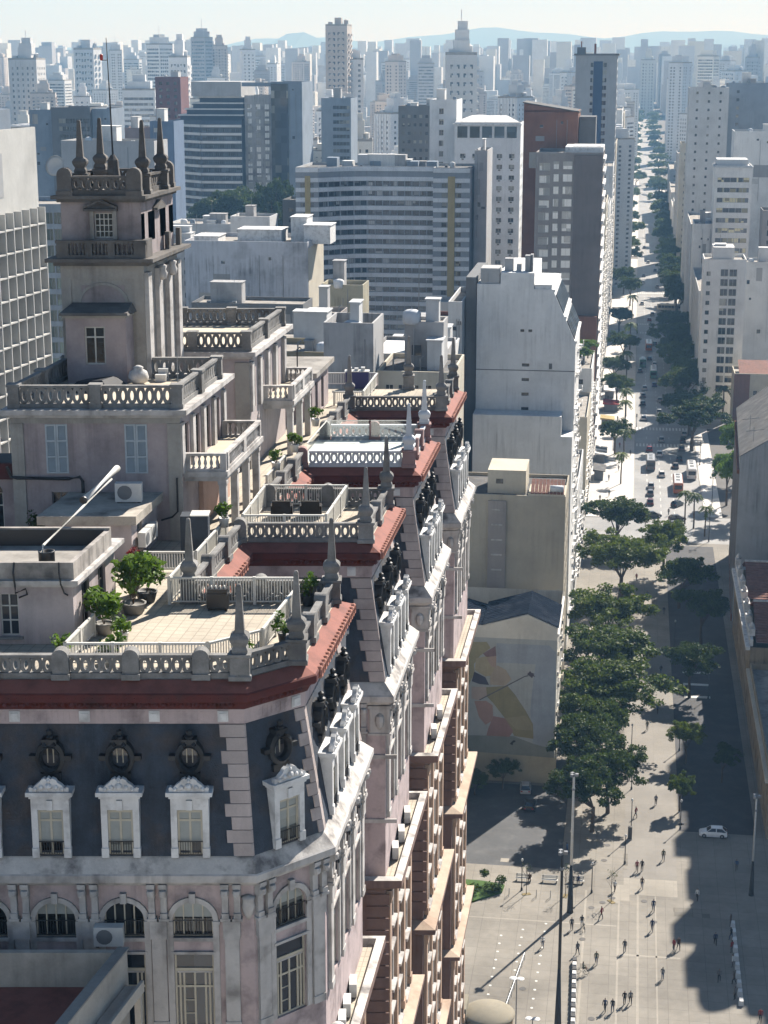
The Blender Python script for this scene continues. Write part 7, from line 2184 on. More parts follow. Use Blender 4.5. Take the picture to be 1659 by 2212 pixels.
# ---------------------------------------------------------------- vehicles
TYRE = plain("tyre", (0.02, 0.02, 0.02), 0.8)
RIM = plain("rim", (0.35, 0.35, 0.36), 0.35, 0.7)
CGLASS = plain("car_glass", (0.012, 0.014, 0.017), 0.06, 0, 0.8)
LAMPW = plain("headlamp", (0.6, 0.6, 0.58), 0.15)
LAMPR = plain("taillamp", (0.35, 0.02, 0.02), 0.3)
PAINTS = {n: plain("car_" + n, c, 0.28, 0.1, 0.6) for n, c in dict(white=(0.72, 0.72, 0.71), silver=(0.42, 0.43, 0.44), black=(0.018, 0.018, 0.02), red=(0.25, 0.02, 0.02), grey=(0.14, 0.14, 0.15), maroon=(0.10, 0.02, 0.02), yellow=(0.55, 0.32, 0.03), green=(0.05, 0.16, 0.12), blue=(0.04, 0.08, 0.2), beige=(0.5, 0.45, 0.36), orange=(0.42, 0.13, 0.05)).items()}
def loft(mb, secs, mi=0):
    """secs: list of point loops"""
    ids = [[mb.pt(p) for p in s] for s in secs]
    n = len(ids[0])
    for a, b in zip(ids, ids[1:]):
        for i in range(n):
            j = (i + 1) % n
            mb.f.append([a[i], a[j], b[j], b[i]]); mb.mi.append(mi)
    mb.f.append(ids[0][::-1]); mb.mi.append(mi); mb.f.append(ids[-1]); mb.mi.append(mi)
def car_proto():
    P = {}
    b = MB()
    S = lambda y, z0, z1, w, wt: [(-w, y, z0), (w, y, z0), (w * 1.0, y, (z0 + z1) * .5), (wt, y, z1), (-wt, y, z1), (-w * 1.0, y, (z0 + z1) * .5)]
    loft(b, [S(-2.0, .38, .72, .70, .62), S(-1.93, .28, .86, .80, .72), S(-1.2, .22, .96, .86, .78), S(0, .22, .98, .87, .80), S(1.1, .22, .93, .86, .78), S(1.85, .26, .76, .80, .70), S(2.02, .36, .62, .70, .60)])
    P['body'] = (b, 'BODY')
    r_ = MB()
    r_.hexa([(-.60, -1.35, 1.42), (.60, -1.35, 1.42), (.58, .35, 1.44), (-.58, .35, 1.44)], [(-.52, -1.25, 1.49), (.52, -1.25, 1.49), (.50, .25, 1.50), (-.50, .25, 1.50)])
    for x in (-1, 1):
        for y0, y1 in ((-1.95, -1.33), (.95, .32), (-.42, -.42)):
            r_.hexa([(x * .75, y0 - .05, .95), (x * .80, y0 - .05, .95), (x * .80, y0 + .06, .95), (x * .75, y0 + .06, .95)], [(x * .57, y1 - .05, 1.42), (x * .61, y1 - .05, 1.42), (x * .61, y1 + .06, 1.42), (x * .57, y1 + .06, 1.42)])
    P['roof'] = (r_, 'BODY')
    g = MB(); g.hexa([(-.77, -1.92, .94), (.77, -1.92, .94), (.77, .98, .90), (-.77, .98, .90)], [(-.58, -1.33, 1.43), (.58, -1.33, 1.43), (.56, .33, 1.44), (-.56, .33, 1.44)])
    P['glass'] = (g, CGLASS)
    return P
CARP = {k: (mb.mesh(k, m if m != 'BODY' else PAINTS['white'])) for k, (mb, m) in car_proto().items()}
wh = MB(); wh.lathe((0, 0, 0), [(.20, -.1), (.31, -.1), (.33, -.06), (.33, .06), (.31, .1), (.20, .1)], 14); WHEEL = wh.mesh("tyre", TYRE); WHEEL.transform(Matrix.Rotation(math.pi / 2, 4, 'Y'))
rm = MB(); rm.lathe((0, 0, 0), [(.05, -.11), (.19, -.105), (.19, .105), (.05, .11)], 10); RIMM = rm.mesh("rim", RIM); RIMM.transform(Matrix.Rotation(math.pi / 2, 4, 'Y'))
lw = MB(); lw.box(-.16, .16, -.05, .05, -.06, .06); LW = lw.mesh("headlight", LAMPW); LR = MB(); LR.box(-.14, .14, -.05, .05, -.08, .08); LRM = LR.mesh("taillight", LAMPR)
def child(parent, name, me, loc=(0, 0, 0), paint=None):
    o = bpy.data.objects.new(name, me); COL.objects.link(o); o.parent = parent; o.location = loc
    if paint:
        o.material_slots[0].link = 'OBJECT'; o.material_slots[0].material = paint
    return o
def car(label, x, y, rz, color, z=0.0, s=1.0, cat="car", group="cars on the avenue and car park"):
    t = thing("parked_car", label, cat, (x, y, z), rz, group)
    t.scale = (s,) * 3
    child(t, "body", CARP['body'], paint=PAINTS[color]); child(t, "roof", CARP['roof'], paint=PAINTS[color]); child(t, "glass", CARP['glass'])
    for sx in (-.78, .78):
        for sy in (-1.25, 1.3):
            w = child(t, "wheel", WHEEL, (sx, sy, .33)); child(w, "rim", RIMM)
    for sx in (-.58, .58):
        child(t, "headlight", LW, (sx, 1.92, .66)); child(t, "taillight", LRM, (sx, -1.98, .74))
    return t
Zr = -.12
car("white hatchback parked sideways in the shaded plaza", 14.4, 242, math.pi / 2, 'white')
car("silver white car parked against the mural wall", -13.8, 254.6, 0.05, 'silver')
o = car("dark car with yellow bonnet in the car park below the mural", -12.7, 248.2, math.pi - .05 + math.pi, 'black')
mb = MB(); mb.hexa([(-.62, -1.9, .965), (.62, -1.9, .965), (.66, -1.3, .99), (-.66, -1.3, .99)], [(-.6, -1.9, .99), (.6, -1.9, .99), (.64, -1.3, 1.01), (-.64, -1.3, 1.01)]); kids(o, "bonnet", mb, PAINTS['yellow'])
for lab, x, y, rz, c in (("silver car passing in the sun at the second zebra crossing", 10.0, 520, 0, 'silver'), ("dark car with bright roof on the first zebra crossing", 15.7, 508, 0, 'grey'), ("black car ahead of the near white bus", 14.7, 494, 0, 'black'), ("white car on the avenue beside the box truck", 9.6, 474, 0, 'white'), ("dark car in front of the white-roofed bus", 13.5, 485, 0, 'grey'),
                         ("first parked white car from the plaza kerb line", 6.6, 460, 0, 'silver'), ("grey car parked second in the kerb line", 6.4, 452, 0, 'grey'), ("dark red car parked at the near end of the kerb line", 6.3, 442, 0, 'maroon'), ("dark estate car turning across the sunlit junction", 6.9, 428.5, R(-70), 'black'), ("black car turning by the palms", 13.1, 441, R(-30), 'black'),
                         ("dark car under the palms at the junction", 12.8, 426, R(-70), 'black'), ("second dark car under the palms", 12.3, 420, R(-75), 'grey'), ("black car between the two crossings", 16.3, 520, 0, 'black'), ("silver car ahead of the black one between crossings", 16.9, 529, 0, 'silver'), ("dark car at the kerb beyond the second crossing", 4.7, 591, 0, 'grey'), ("black car parked behind it at the kerb", 4.6, 577, 0, 'black'),
                         ("dark car next to the far bus", 9.5, 705, 0, 'black'), ("green van far up the right lane", 12.8, 712, 0, 'green'), ("white car past the third crossing", 4.5, 825, 0, 'white'), ("pale car far up the avenue in shade", 12.1, 889, 0, 'silver'), ("white car in the sunlit stretch far up the avenue", 8.0, 1000, 0, 'white'), ("dark car in the sunlit stretch far up the avenue", 11.5, 960, 0, 'black'), ("grey car beyond the sunlit stretch", 6.0, 1080, 0, 'grey'), ("red car waiting at the third crossing", 7.6, 772, 0, 'red'), ("silver car in the kerb line behind the truck", 5.2, 605, 0, 'silver'), ("grey parked car by the left sidewalk palms", 3.6, 640, 0, 'grey'), ("white car in the middle lane before the second crossing", 9.2, 500, 0, 'white'), ("red car in the left lane behind the truck", 6.4, 506, 0, 'red'), ("dark car in the centre lane after the second crossing", 10.4, 548, 0, 'black'), ("white taxi in the centre lane past the second crossing", 9.8, 563, 0, 'white'), ("silver car in the middle of the avenue by the red newsstand", 10.2, 584, 0, 'silver'), ("white car at the kerb near the fourth palm", 4.8, 552, 0, 'white'), ("blue car behind the green and white bus", 8.6, 612, 0, 'blue'), ("white van ahead of the green and white bus", 9.0, 655, 0, 'white'), ("black car beside the small green truck", 7.2, 668, 0, 'black'), ("silver car past the third crossing in the middle lane", 9.0, 790, 0, 'silver'), ("white car far up in the left lane", 5.0, 905, 0, 'white'), ("dark car far up in the left lane", 5.4, 935, 0, 'grey')):
    car(lab, x, y, rz, c, Zr, 1.05)
def bus(label, x, y, rz, color, L=11.5, roof='white', z=Zr, name="city_bus", cat="bus"):
    t = thing(name, label, cat, (x, y, z), rz, "buses on the avenue")
    h, w = 3.1, 1.27
    b = MB()
    sec = lambda yy, k: [(-w * k, yy, .35), (w * k, yy, .35), (w * k, yy, h - .35), (w * k * .86, yy, h - .02), (-w * k * .86, yy, h - .02), (-w * k, yy, h - .35)]
    loft(b, [sec(-L / 2, .93), sec(-L / 2 + .25, 1), sec(L / 2 - .25, 1), sec(L / 2, .93)])
    kids(t, "body", b, PAINTS[color])
    b = MB(); b.hexa([(-w * .84, -L / 2 + .2, h - .02), (w * .84, -L / 2 + .2, h - .02), (w * .84, L / 2 - .2, h - .02), (-w * .84, L / 2 - .2, h - .02)], [(-w * .74, -L / 2 + .4, h + .1), (w * .74, -L / 2 + .4, h + .1), (w * .74, L / 2 - .4, h + .1), (-w * .74, L / 2 - .4, h + .1)]); kids(t, "roof", b, PAINTS[roof])
    for yy in (-L * .25, L * .05, L * .3):
        b = MB(); b.box(-.5, .5, yy, yy + 1.2, h + .1, h + .32); kids(t, "roof_hatch", b, PAINTS['silver'])
    for sx in (-1, 1):
        n = int(L / 1.6)
        for k in range(n):
            b = MB(); y0 = -L / 2 + .5 + (L - 1) * k / n; b.box(sx * w - .012 if sx > 0 else -w - .012, sx * w + .012 if sx > 0 else -w + .012, y0 + .08, y0 + (L - 1) / n - .08, 1.35, 2.5); kids(t, "window", b, CGLASS)
    b = MB(); b.box(-1.0, 1.0, -L / 2 - .015, -L / 2 + .02, 1.4, 2.5); kids(t, "rear_window", b, CGLASS)
    b = MB(); b.box(-1.05, 1.05, L / 2 - .02, L / 2 + .015, 1.15, 2.6); kids(t, "windscreen", b, CGLASS)
    for sx in (-1.1, 1.1):
        for sy in (-L * .3, L * .32):
            q = child(t, "wheel", WHEEL, (sx, sy, .48)); q.scale = (1.3, 1.45, 1.45)
        b = MB(); b.box(sx - .12, sx + .12, -L / 2 - .03, -L / 2 + .02, .8, 1.1); kids(t, "taillight", b, LAMPR)
    return t
bus("white-roofed bus with red rear at the sunlit junction", 13.6, 459, 0, 'orange')
bus("white bus stopped at the right kerb near the palms", 17.6, 476, 0, 'white')
bus("green and white bus in the shade before the far junction", 8.4, 632, 0, 'green')
bus("white bus with red rear entering the shade far up the avenue", 7.0, 694, 0, 'orange')
bus("pale bus crossing at the third junction", 17.0, 806, R(80), 'beige')
# box truck
tk = bus("grey box truck parked in the shade at the left kerb", 6.6, 484, 0, 'grey', 9.0, 'silver', name="box_truck", cat="truck")
bus("small green delivery truck parked at the left kerb", 4.6, 652, 0, 'green', 6.0, 'green', name="delivery_truck", cat="truck")

# ---------------------------------------------------------------- people
SKIN = plain("skin", (0.30, 0.17, 0.11), 0.6); HAIR = plain("hair", (0.015, 0.012, 0.01), 0.7); SHOE = plain("shoe", (0.03, 0.03, 0.03), 0.6)
CLO = {n: plain("cloth_" + n, c, 0.9) for n, c in dict(black=(0.02, 0.02, 0.022), navy=(0.02, 0.03, 0.07), grey=(0.12, 0.12, 0.12), white=(0.6, 0.6, 0.58), red=(0.22, 0.03, 0.03), denim=(0.05, 0.075, 0.13), olive=(0.07, 0.07, 0.035), brown=(0.08, 0.05, 0.03), blue=(0.06, 0.11, 0.2)).items()}
def human_mesh(name, J):
    """J: joint positions; grows one continuous body with a skin modifier and returns the mesh"""
    order = ['pelvis', 'waist', 'chest', 'neck', 'head', 'crown', 'lsh', 'lel', 'lwr', 'lha', 'rsh', 'rel', 'rwr', 'rha', 'lhip', 'lkn', 'lan', 'lto', 'rhip', 'rkn', 'ran', 'rto']
    ed = [('pelvis', 'waist'), ('waist', 'chest'), ('chest', 'neck'), ('neck', 'head'), ('head', 'crown'), ('chest', 'lsh'), ('lsh', 'lel'), ('lel', 'lwr'), ('lwr', 'lha'), ('chest', 'rsh'), ('rsh', 'rel'), ('rel', 'rwr'), ('rwr', 'rha'),
          ('pelvis', 'lhip'), ('lhip', 'lkn'), ('lkn', 'lan'), ('lan', 'lto'), ('pelvis', 'rhip'), ('rhip', 'rkn'), ('rkn', 'ran'), ('ran', 'rto')]
    rad = dict(pelvis=(.15, .11), waist=(.13, .10), chest=(.15, .11), neck=(.055, .055), head=(.085, .10), crown=(.07, .085), lsh=(.07, .07), lel=(.048, .048), lwr=(.036, .036), lha=(.035, .045), lhip=(.10, .10), lkn=(.068, .068), lan=(.048, .048), lto=(.045, .035))
    for k in list(rad):
        if k[0] == 'l': rad['r' + k[1:]] = rad[k]
    me = bpy.data.meshes.new(name)
    me.from_pydata([J[k] for k in order], [(order.index(a), order.index(b)) for a, b in ed], [])
    ob = bpy.data.objects.new(name, me); COL.objects.link(ob)
    ob.modifiers.new("skin", 'SKIN')
    for k, sv in zip(order, me.skin_vertices[0].data):
        sv.radius = rad[k]; sv.use_root = (k == 'pelvis')
    ss = ob.modifiers.new("sub", 'SUBSURF'); ss.levels = 1; ss.render_levels = 1
    dg = bpy.context.evaluated_depsgraph_get()
    out = bpy.data.meshes.new_from_object(ob.evaluated_get(dg))
    bpy.data.objects.remove(ob)
    out.materials.clear()
    for m in (CLO['black'], CLO['denim'], SKIN, HAIR, SHOE): out.materials.append(m)
    hz = J['neck'][2]; pz = J['pelvis'][2]
    hd, hands = Vector(J['head']), [Vector(J['lha']), Vector(J['rha'])]
    feet = [Vector(J['lto']), Vector(J['rto'])]; legs = [Vector(J[k]) for k in ('lkn', 'rkn', 'lan', 'ran')]
    for p in out.polygons:
        c = p.center
        if c.z > hz + .02: p.material_index = 3 if (c.z > hd.z + .05 or c.y < hd.y - .02) else 2
        elif any((c - h).length < .10 for h in hands): p.material_index = 2
        elif any((c - f).length < .13 for f in feet): p.material_index = 4
        elif c.z < pz + .03 and not any((c - Vector(J[k])).length < .14 for k in ('lwr', 'rwr', 'lel', 'rel')): p.material_index = 1
        p.use_smooth = True
    return out
def pose(stride=.0, arm=.0, sit=False, bend=0.0):
    J = dict(pelvis=(0, 0, .93), waist=(0, .01, 1.1), chest=(0, bend * .5, 1.32), neck=(0, bend * .9 + .01, 1.50), head=(0, bend + .03, 1.62), crown=(0, bend + .02, 1.71),
             lsh=(-.19, bend * .6, 1.40), lel=(-.24, -arm * .5 - .02, 1.13), lwr=(-.24, arm * .2 + .05, .90), lha=(-.235, arm * .3 + .08, .82), rsh=(.19, bend * .6, 1.40), rel=(.24, arm * .5 - .02, 1.13), rwr=(.24, arm * .9 + .06, .92), rha=(.235, arm + .1, .85),
             lhip=(-.095, 0, .88), lkn=(-.10, stride * .55 + .03, .49), lan=(-.10, stride * .7 - .02, .09), lto=(-.11, stride * .7 + .14, .04), rhip=(.095, 0, .88), rkn=(.10, -stride * .35 + .05, .49), ran=(.10, -stride * .95, .12), rto=(.11, -stride * .95 + .13, .05))
    if sit:
        dz = -.42
        for k in J:
            if k[1:] not in ('kn', 'an', 'to'): x, y, z = J[k]; J[k] = (x, y, z + dz)
        for s, x in (('l', -.1), ('r', .1)):
            J[s + 'hip'] = (x, .04, .48); J[s + 'kn'] = (x * 1.2, .45, .48); J[s + 'an'] = (x * 1.2, .48, .09); J[s + 'to'] = (x * 1.2, .62, .04)
            J[s + 'wr'] = (x * 2.0, .34, .58); J[s + 'ha'] = (x * 1.8, .42, .56); J[s + 'el'] = (x * 2.3, .08, .70)
    return J
HUM = [human_mesh("person_body", pose(.32, .22)), human_mesh("person_body", pose(-.30, -.2)), human_mesh("person_body", pose(.02, .03)), human_mesh("person_body", pose(.3, .1, bend=.08))]
SITM = human_mesh("person_body", pose(sit=True))
def person(label, x, y, k, rz, top='black', legs='denim', z=0.0, s=1.05, sit=False):
    t = thing("person", label, "person", (x, y, z), rz, "people on the plaza")
    o = child(t, "body", SITM if sit else HUM[k % 4])
    for q, m in ((0, CLO[top]), (1, CLO[legs])):
        o.material_slots[q].link = 'OBJECT'; o.material_slots[q].material = m
    t.scale = (s,) * 3
PP = [(-.3, 190.4, 0, 2.9, 'navy', 'black', "left one of the nearest pair walking toward the camera"), (.6, 190.4, 1, 3.0, 'black', 'denim', "right one of the nearest pair walking toward the camera"), (2.0, 192.4, 1, 3.2, 'black', 'black', "left one of the pair in dark clothes at the bottom"), (2.7, 192.6, 0, 3.2, 'grey', 'black', "right one of the pair in dark clothes at the bottom"), (-1.6, 201.7, 0, 3.1, 'olive', 'navy', "walker carrying bags in both hands right of the barrier row"), (1.9, 205.3, 1, 3.1, 'black', 'grey', "lone walker in black on the paving joint"), (5.4, 211.4, 0, 3.0, 'navy', 'navy', "lone walker in dark blue right of the joint"),
      (8.1, 206.4, 2, 2.2, 'red', 'grey', "left one of two people at the shadow's edge"), (8.7, 206.9, 0, 3.4, 'brown', 'black', "right one of two people at the shadow's edge"), (-4.0, 203.8, 3, .5, 'grey', 'black', "person leaning by the far end of the barrier row"), (-5.0, 210.3, 2, 3.2, 'black', 'black', "person in black standing below the tall mast"), (-3.7, 211.2, 1, 0, 'black', 'white', "person in white and black beside the mast"), (4.1, 223.5, 0, 3.1, 'brown', 'denim', "walker on the pale band across the plaza"), (3.4, 228.6, 0, 3.1, 'red', 'brown', "left one of a pair behind the pale band"), (4.1, 228.9, 1, 3.1, 'black', 'black', "right one of a pair behind the pale band"), (7.1, 232.7, 0, 3.2, 'olive', 'grey', "walker close to the shade boundary by the shrubs"),
      (2.0, 260.6, 1, 3.1, 'grey', 'black', "walker under the trees beside the second lamp"), (1.1, 269.1, 0, 3.0, 'black', 'black', "walker under the trees by the third lamp"), (13.4, 208.8, 0, 3.2, 'navy', 'black', "person in the middle of the plaza shade"), (13.5, 199.4, 1, 3.0, 'grey', 'black', "person walking in the near part of the shade"), (15.6, 214.2, 2, 1.2, 'brown', 'grey', "first person along the planter row in the shade"), (15.5, 210.4, 3, 1.0, 'black', 'denim', "second person along the planter row in the shade"), (15.4, 207.0, 2, .8, 'red', 'grey', "third person along the planter row in the shade"), (15.3, 203.3, 2, 1.4, 'white', 'grey', "fourth person along the planter row in the shade"), (15.3, 199.0, 3, 1.2, 'brown', 'black', "fifth person along the planter row in the shade"), (15.2, 195.3, 2, 1.0, 'grey', 'black', "last person along the planter row in the shade"), (17.9, 190.6, 0, 3.0, 'red', 'black', "person in red at the bottom right corner"),
      (2.9, 352.5, 0, 3.1, 'black', 'black', "leftmost of the group of four under the lamp"), (3.3, 354.2, 1, 3.1, 'black', 'denim', "second of the group of four under the lamp"), (3.8, 353.7, 0, 3.1, 'grey', 'black', "third of the group of four under the lamp"), (4.4, 353.8, 1, 3.1, 'black', 'black', "rightmost of the group of four under the lamp"), (5.3, 359.1, 0, 3.1, 'navy', 'black', "walker ahead of the group of four"), (4.4, 345.6, 1, 3.1, 'black', 'black', "left one of two walkers behind the group"), (5.8, 346.3, 0, 3.1, 'brown', 'black', "right one of two walkers behind the group"), (8.6, 348.4, 0, 3.0, 'black', 'grey', "walker at the tree shade right of the group"), (10.8, 430.8, 0, 2.9, 'black', 'black', "person crossing the sunlit junction")]
for x, y, k, rz, a, b, lab in PP:
    person("person, " + lab, x, y, k, rz, a, b, s=1.06)
rp = random.Random(3)
for k, (x, y) in enumerate(((-8.5, 205), (-1.2, 214), (6.6, 199), (.4, 222), (5.6, 217), (3.2, 247), (6.2, 252), (5.0, 283), (6.8, 291), (4.2, 301), (7.6, 312), (6.1, 322), (3.0, 372), (5.6, 385), (8.9, 392), (-6.5, 233), (11.5, 221), (17.2, 231))):
    person("person walking alone, %s of the strollers counted from the mast toward the avenue" % (ORD + ["thirteenth", "fourteenth", "fifteenth", "sixteenth", "seventeenth", "eighteenth"])[k], x, y, k, rp.choice([0, 3.1, 2.7, -.4, 1.2]), rp.choice(['black', 'navy', 'grey', 'red', 'white', 'blue', 'olive']), rp.choice(['black', 'denim', 'grey', 'brown']), s=rp.uniform(.98, 1.08))
SIDEW = ["first", "second", "third", "fourth", "fifth", "sixth", "seventh", "eighth", "ninth", "tenth", "eleventh", "twelfth", "thirteenth", "fourteenth"]
for k in range(14):
    person("person walking on the left sidewalk, %s from the plaza" % SIDEW[k], rp.uniform(-7, 1), 440 + 12 * k + rp.uniform(-4, 4), k, rp.choice([0, 3.14]), rp.choice(['black', 'navy', 'grey', 'red']), 'black', .0)

# ---------------------------------------------------------------- street furniture
def lamp(label, x, y, h, r=.16):
    t = thing("street_lamp", label, "street lamp", (x, y, 0), group="globe lamps on the plaza")
    mb = MB(); mb.lathe((0, 0, 0), [(.16, 0), (.14, .35), (.07, .5), (.055, h - .35), (.1, h - .3)], 8); kids(t, "pole", mb, IRON)
    mb = MB(); mb.lathe((0, 0, h - .3), [(.08, 0), (r, .14), (r * 1.05, .26), (r * .7, .4), (.03, .45)], 10); kids(t, "globe", mb, PLASTIC_W, True)
for lab, x, y, h in (("globe lamp beside the left bench", -12.2, 220.7, 4.6), ("globe lamp right of the tall mast", -2.7, 221.3, 4.4), ("globe lamp at the corner of the pale band", 1.7, 230.9, 4.4), ("globe lamp with grey cabinet at the walkway", 2.5, 239.8, 6.0), ("second globe lamp along the walkway", 2.5, 257.5, 5.0), ("third globe lamp along the walkway under the trees", 2.4, 272.4, 5.0), ("globe lamp standing in the shade by the sapling", 9.7, 243.7, 4.6), ("farther globe lamp in the shade", 10.2, 274.6, 4.8), ("globe lamp casting a long shadow by the group of walkers", 10.3, 325.9, 6.0), ("globe lamp near the ornate building's facade", 15.8, 300, 5.0)):
    lamp(lab, x, y, h)
simple("utility_cabinet", "tall dark cabinet at the foot of the walkway lamp", "cabinet", [("body", FRAME_D, [(-.3, .3, -.25, .25, 0, 2.0)]), ("plinth", CONC, [(-.34, .34, -.29, .29, 0, .12)])], (2.35, 239.2, 0), 0)
def mast(label, x, y, h, rb, light_top):
    t = thing("lighting_mast", label, "lighting mast", (x, y, 0), group="tall lighting masts on the plaza")
    mb = MB(); mb.lathe((0, 0, 0), [(rb, 0), (rb * .92, .3), (rb * .42, h * .35)], 12); kids(t, "base", mb, IRON, True)
    mb = MB(); mb.lathe((0, 0, 0), [(rb * .42, h * .35), (rb * .32, h - .6), (rb * .28, h)], 12); kids(t, "pole", mb, PLASTIC_W if light_top else IRON, True)
    mb = MB(); mb.lathe((0, 0, h - 2.2), [(rb * .45, 0), (rb * .5, .15), (rb * .45, .3)], 12); kids(t, "collar", mb, STEEL)
    for k in range(3):
        mb = MB(); mb.box(-.35, .35, -.2, .2, h - .2 - .0 + .25 * 0, h + .15)
        o = kids(t, "floodlight", mb, STEEL); o.rotation_euler = (0, 0, k * 2.09); o.location = (.25 * math.cos(k * 2.09), .25 * math.sin(k * 2.09), 0)
mast("tall mast with white upper shaft beside the benches", -5.4, 215.2, 19.7, .46, True)
mast("black foreground mast with thick tapered base at the bottom", -5.7, 185.5, 22.6, .46, False)
mast("white-topped mast in the shade at the right edge", 18.8, 223.6, 14.5, .36, True)
def tlamp(label, x, y, h):
    t = thing("street_lamp", label, "street lamp", (x, y, 0), group="twin disc lamps")
    mb = MB(); mb.lathe((0, 0, 0), [(.12, 0), (.08, .4), (.06, h)], 8); kids(t, "pole", mb, STEEL)
    for s in (-1, 1):
        mb = MB(); mb.lathe((s * .42, 0, h), [(.42, 0), (.44, .06), (.3, .12), (.05, .16)], 12); kids(t, "disc", mb, PLASTIC_W)
    mb = MB(); mb.box(-.5, .5, -.05, .05, h - .06, h); kids(t, "arm", mb, STEEL)
tlamp("twin disc lamp left of the black mast", -10.4, 182, 8.2)
tlamp("lower twin disc lamp near the bottom edge", -8.4, 180.0, 4.4)
def bench(label, x, y):
    t = thing("park_bench", label, "bench", (x, y, 0), group="benches on the plaza")
    for k in range(4):
        mb = MB(); mb.box(-1.1, 1.1, -.25 + .14 * k, -.14 + .14 * k, .42, .47); kids(t, "seat_slat", mb, METAL_W)
    for k in range(3):
        mb = MB(); mb.box(-1.1, 1.1, .28 + .03 * k, .32 + .03 * k, .56 + .14 * k, .66 + .14 * k); kids(t, "back_slat", mb, METAL_W)
    for s in (-.95, .95):
        mb = MB(); mb.box(s - .04, s + .04, -.25, .32, 0, .42); mb.box(s - .04, s + .04, .3, .36, .42, .95); kids(t, "leg", mb, IRON)
bench("left bench below the car park with one person seated", -12.1, 223.6); bench("empty middle bench on the plaza", -8.5, 223.6); bench("right bench with two people beside the tall mast", -4.9, 223.9)
person("person sitting on the left bench", -11.3, 223.45, 0, math.pi, 'brown', 'black', sit=True)
person("left one of two people sitting on the right bench", -5.4, 223.75, 0, math.pi, 'black', 'black', sit=True)
person("right one of two people sitting on the right bench", -4.6, 223.75, 0, math.pi, 'navy', 'grey', sit=True)
# white barrier blocks; the black ones stand in for the shade between them
BB = MB(); BB.hexa([(-.32, -.45, 0), (.32, -.45, 0), (.32, .45, 0), (-.32, .45, 0)], [(-.24, -.4, .8), (.24, -.4, .8), (.24, .4, .8), (-.24, .4, .8)])
BBW, BB_SHADE = BB.mesh("barrier_block", PLASTIC_W), BB.mesh("barrier_block", PLASTIC_K)
ordn = ["first", "second", "third", "fourth", "fifth", "sixth", "seventh", "eighth", "ninth", "tenth", "eleventh", "twelfth", "thirteenth", "fourteenth", "fifteenth", "sixteenth", "seventeenth"]
for k in range(15):
    o = put("barrier_block", BBW if k % 2 else BB_SHADE, None, (-3.95 - .025 * k, 185.6 + 1.12 * k, 0))
    tag(o, "%s barrier block, %s in the alternating row from the bottom edge" % ("white" if k % 2 else "black", ordn[k]), "barrier", "painted barrier blocks in a row")
for k in range(10):
    o = put("barrier_block", BBW, None, (15.9, 194.4 + 2.2 * k, 0), 0, (1, 1.1, .8))
    tag(o, "white planter block, %s in the shaded row from the bottom edge" % ordn[k], "barrier", "shaded planter blocks in a row")
# bicycle and rider
def bicycle(label, x, y, rz):
    t = thing("bicycle", label, "bicycle", (x, y, 0), rz)
    for yy in (-.52, .52):
        mb = MB(); mb.tube([(0, yy + .33 * math.cos(a), .34 + .33 * math.sin(a)) for a in [2 * math.pi * k / 16 for k in range(17)]], .025, 5); kids(t, "wheel", mb, TYRE)
    mb = MB(); mb.tube([(0, -.52, .34), (0, -.1, .8), (0, .38, .82), (0, .52, .34)], .025, 5); mb.tube([(0, .38, .82), (0, 0, .32), (0, -.1, .8)], .025, 5); mb.tube([(0, -.52, .34), (0, 0, .32)], .02, 5); kids(t, "frame", mb, PAINTS['black'])
    mb = MB(); mb.tube([(-.26, .36, 1.0), (0, .42, .98), (.26, .36, 1.0)], .018, 5); mb.tube([(0, .38, .82), (0, .42, .98)], .02, 5); kids(t, "handlebar", mb, STEEL)
    mb = MB(); mb.box(-.07, .07, -.26, .02, .90, .96); mb.tube([(0, -.1, .8), (0, -.12, .9)], .02, 5); kids(t, "saddle", mb, PLASTIC_K)
bicycle("bicycle crossing the barrier row sideways", -3.3, 198.9, math.pi / 2); bicycle("bicycle beside the person in white near the mast", -3.4, 210.4, 0.2)
person("cyclist on the bicycle at the barrier row", -3.3 + .12, 198.9, 0, -math.pi / 2, 'olive', 'black', z=.42, sit=True)
# hedge bed with clipped shrubs
hd = thing("planted_bed", "grass bed with round clipped shrubs beside the old skyscraper", "planting bed", (-17.5, 220, 0))
mb = MB(); mb.prism([(-23, 216.5), (-18.5, 216.2), (-14.8, 219.5), (-14.6, 221.6), (-17.5, 222.4), (-23, 222.6)], 0, .25); kids_o = mb.build("lawn", mat("lawn", (0.05, 0.10, 0.02), 0.95, 0.3, 1.5), hd)
rgh = random.Random(8)
for (x, y, r_, zc) in ((-18.6, 218.2, 1.0, 1.0), (-16.6, 219.2, 1.0, .9), (-15.0, 220.6, .8, 1.4), (-17.4, 221.6, .7, 1.8), (-20.5, 217.5, 1.0, .9), (-15.6, 219.6, .8, .8)):
    mb = MB(); leafball(mb, (x, y, zc), r_, 260, .16, rgh, .3, .8); mb.build("shrub", LEAF_D, hd)
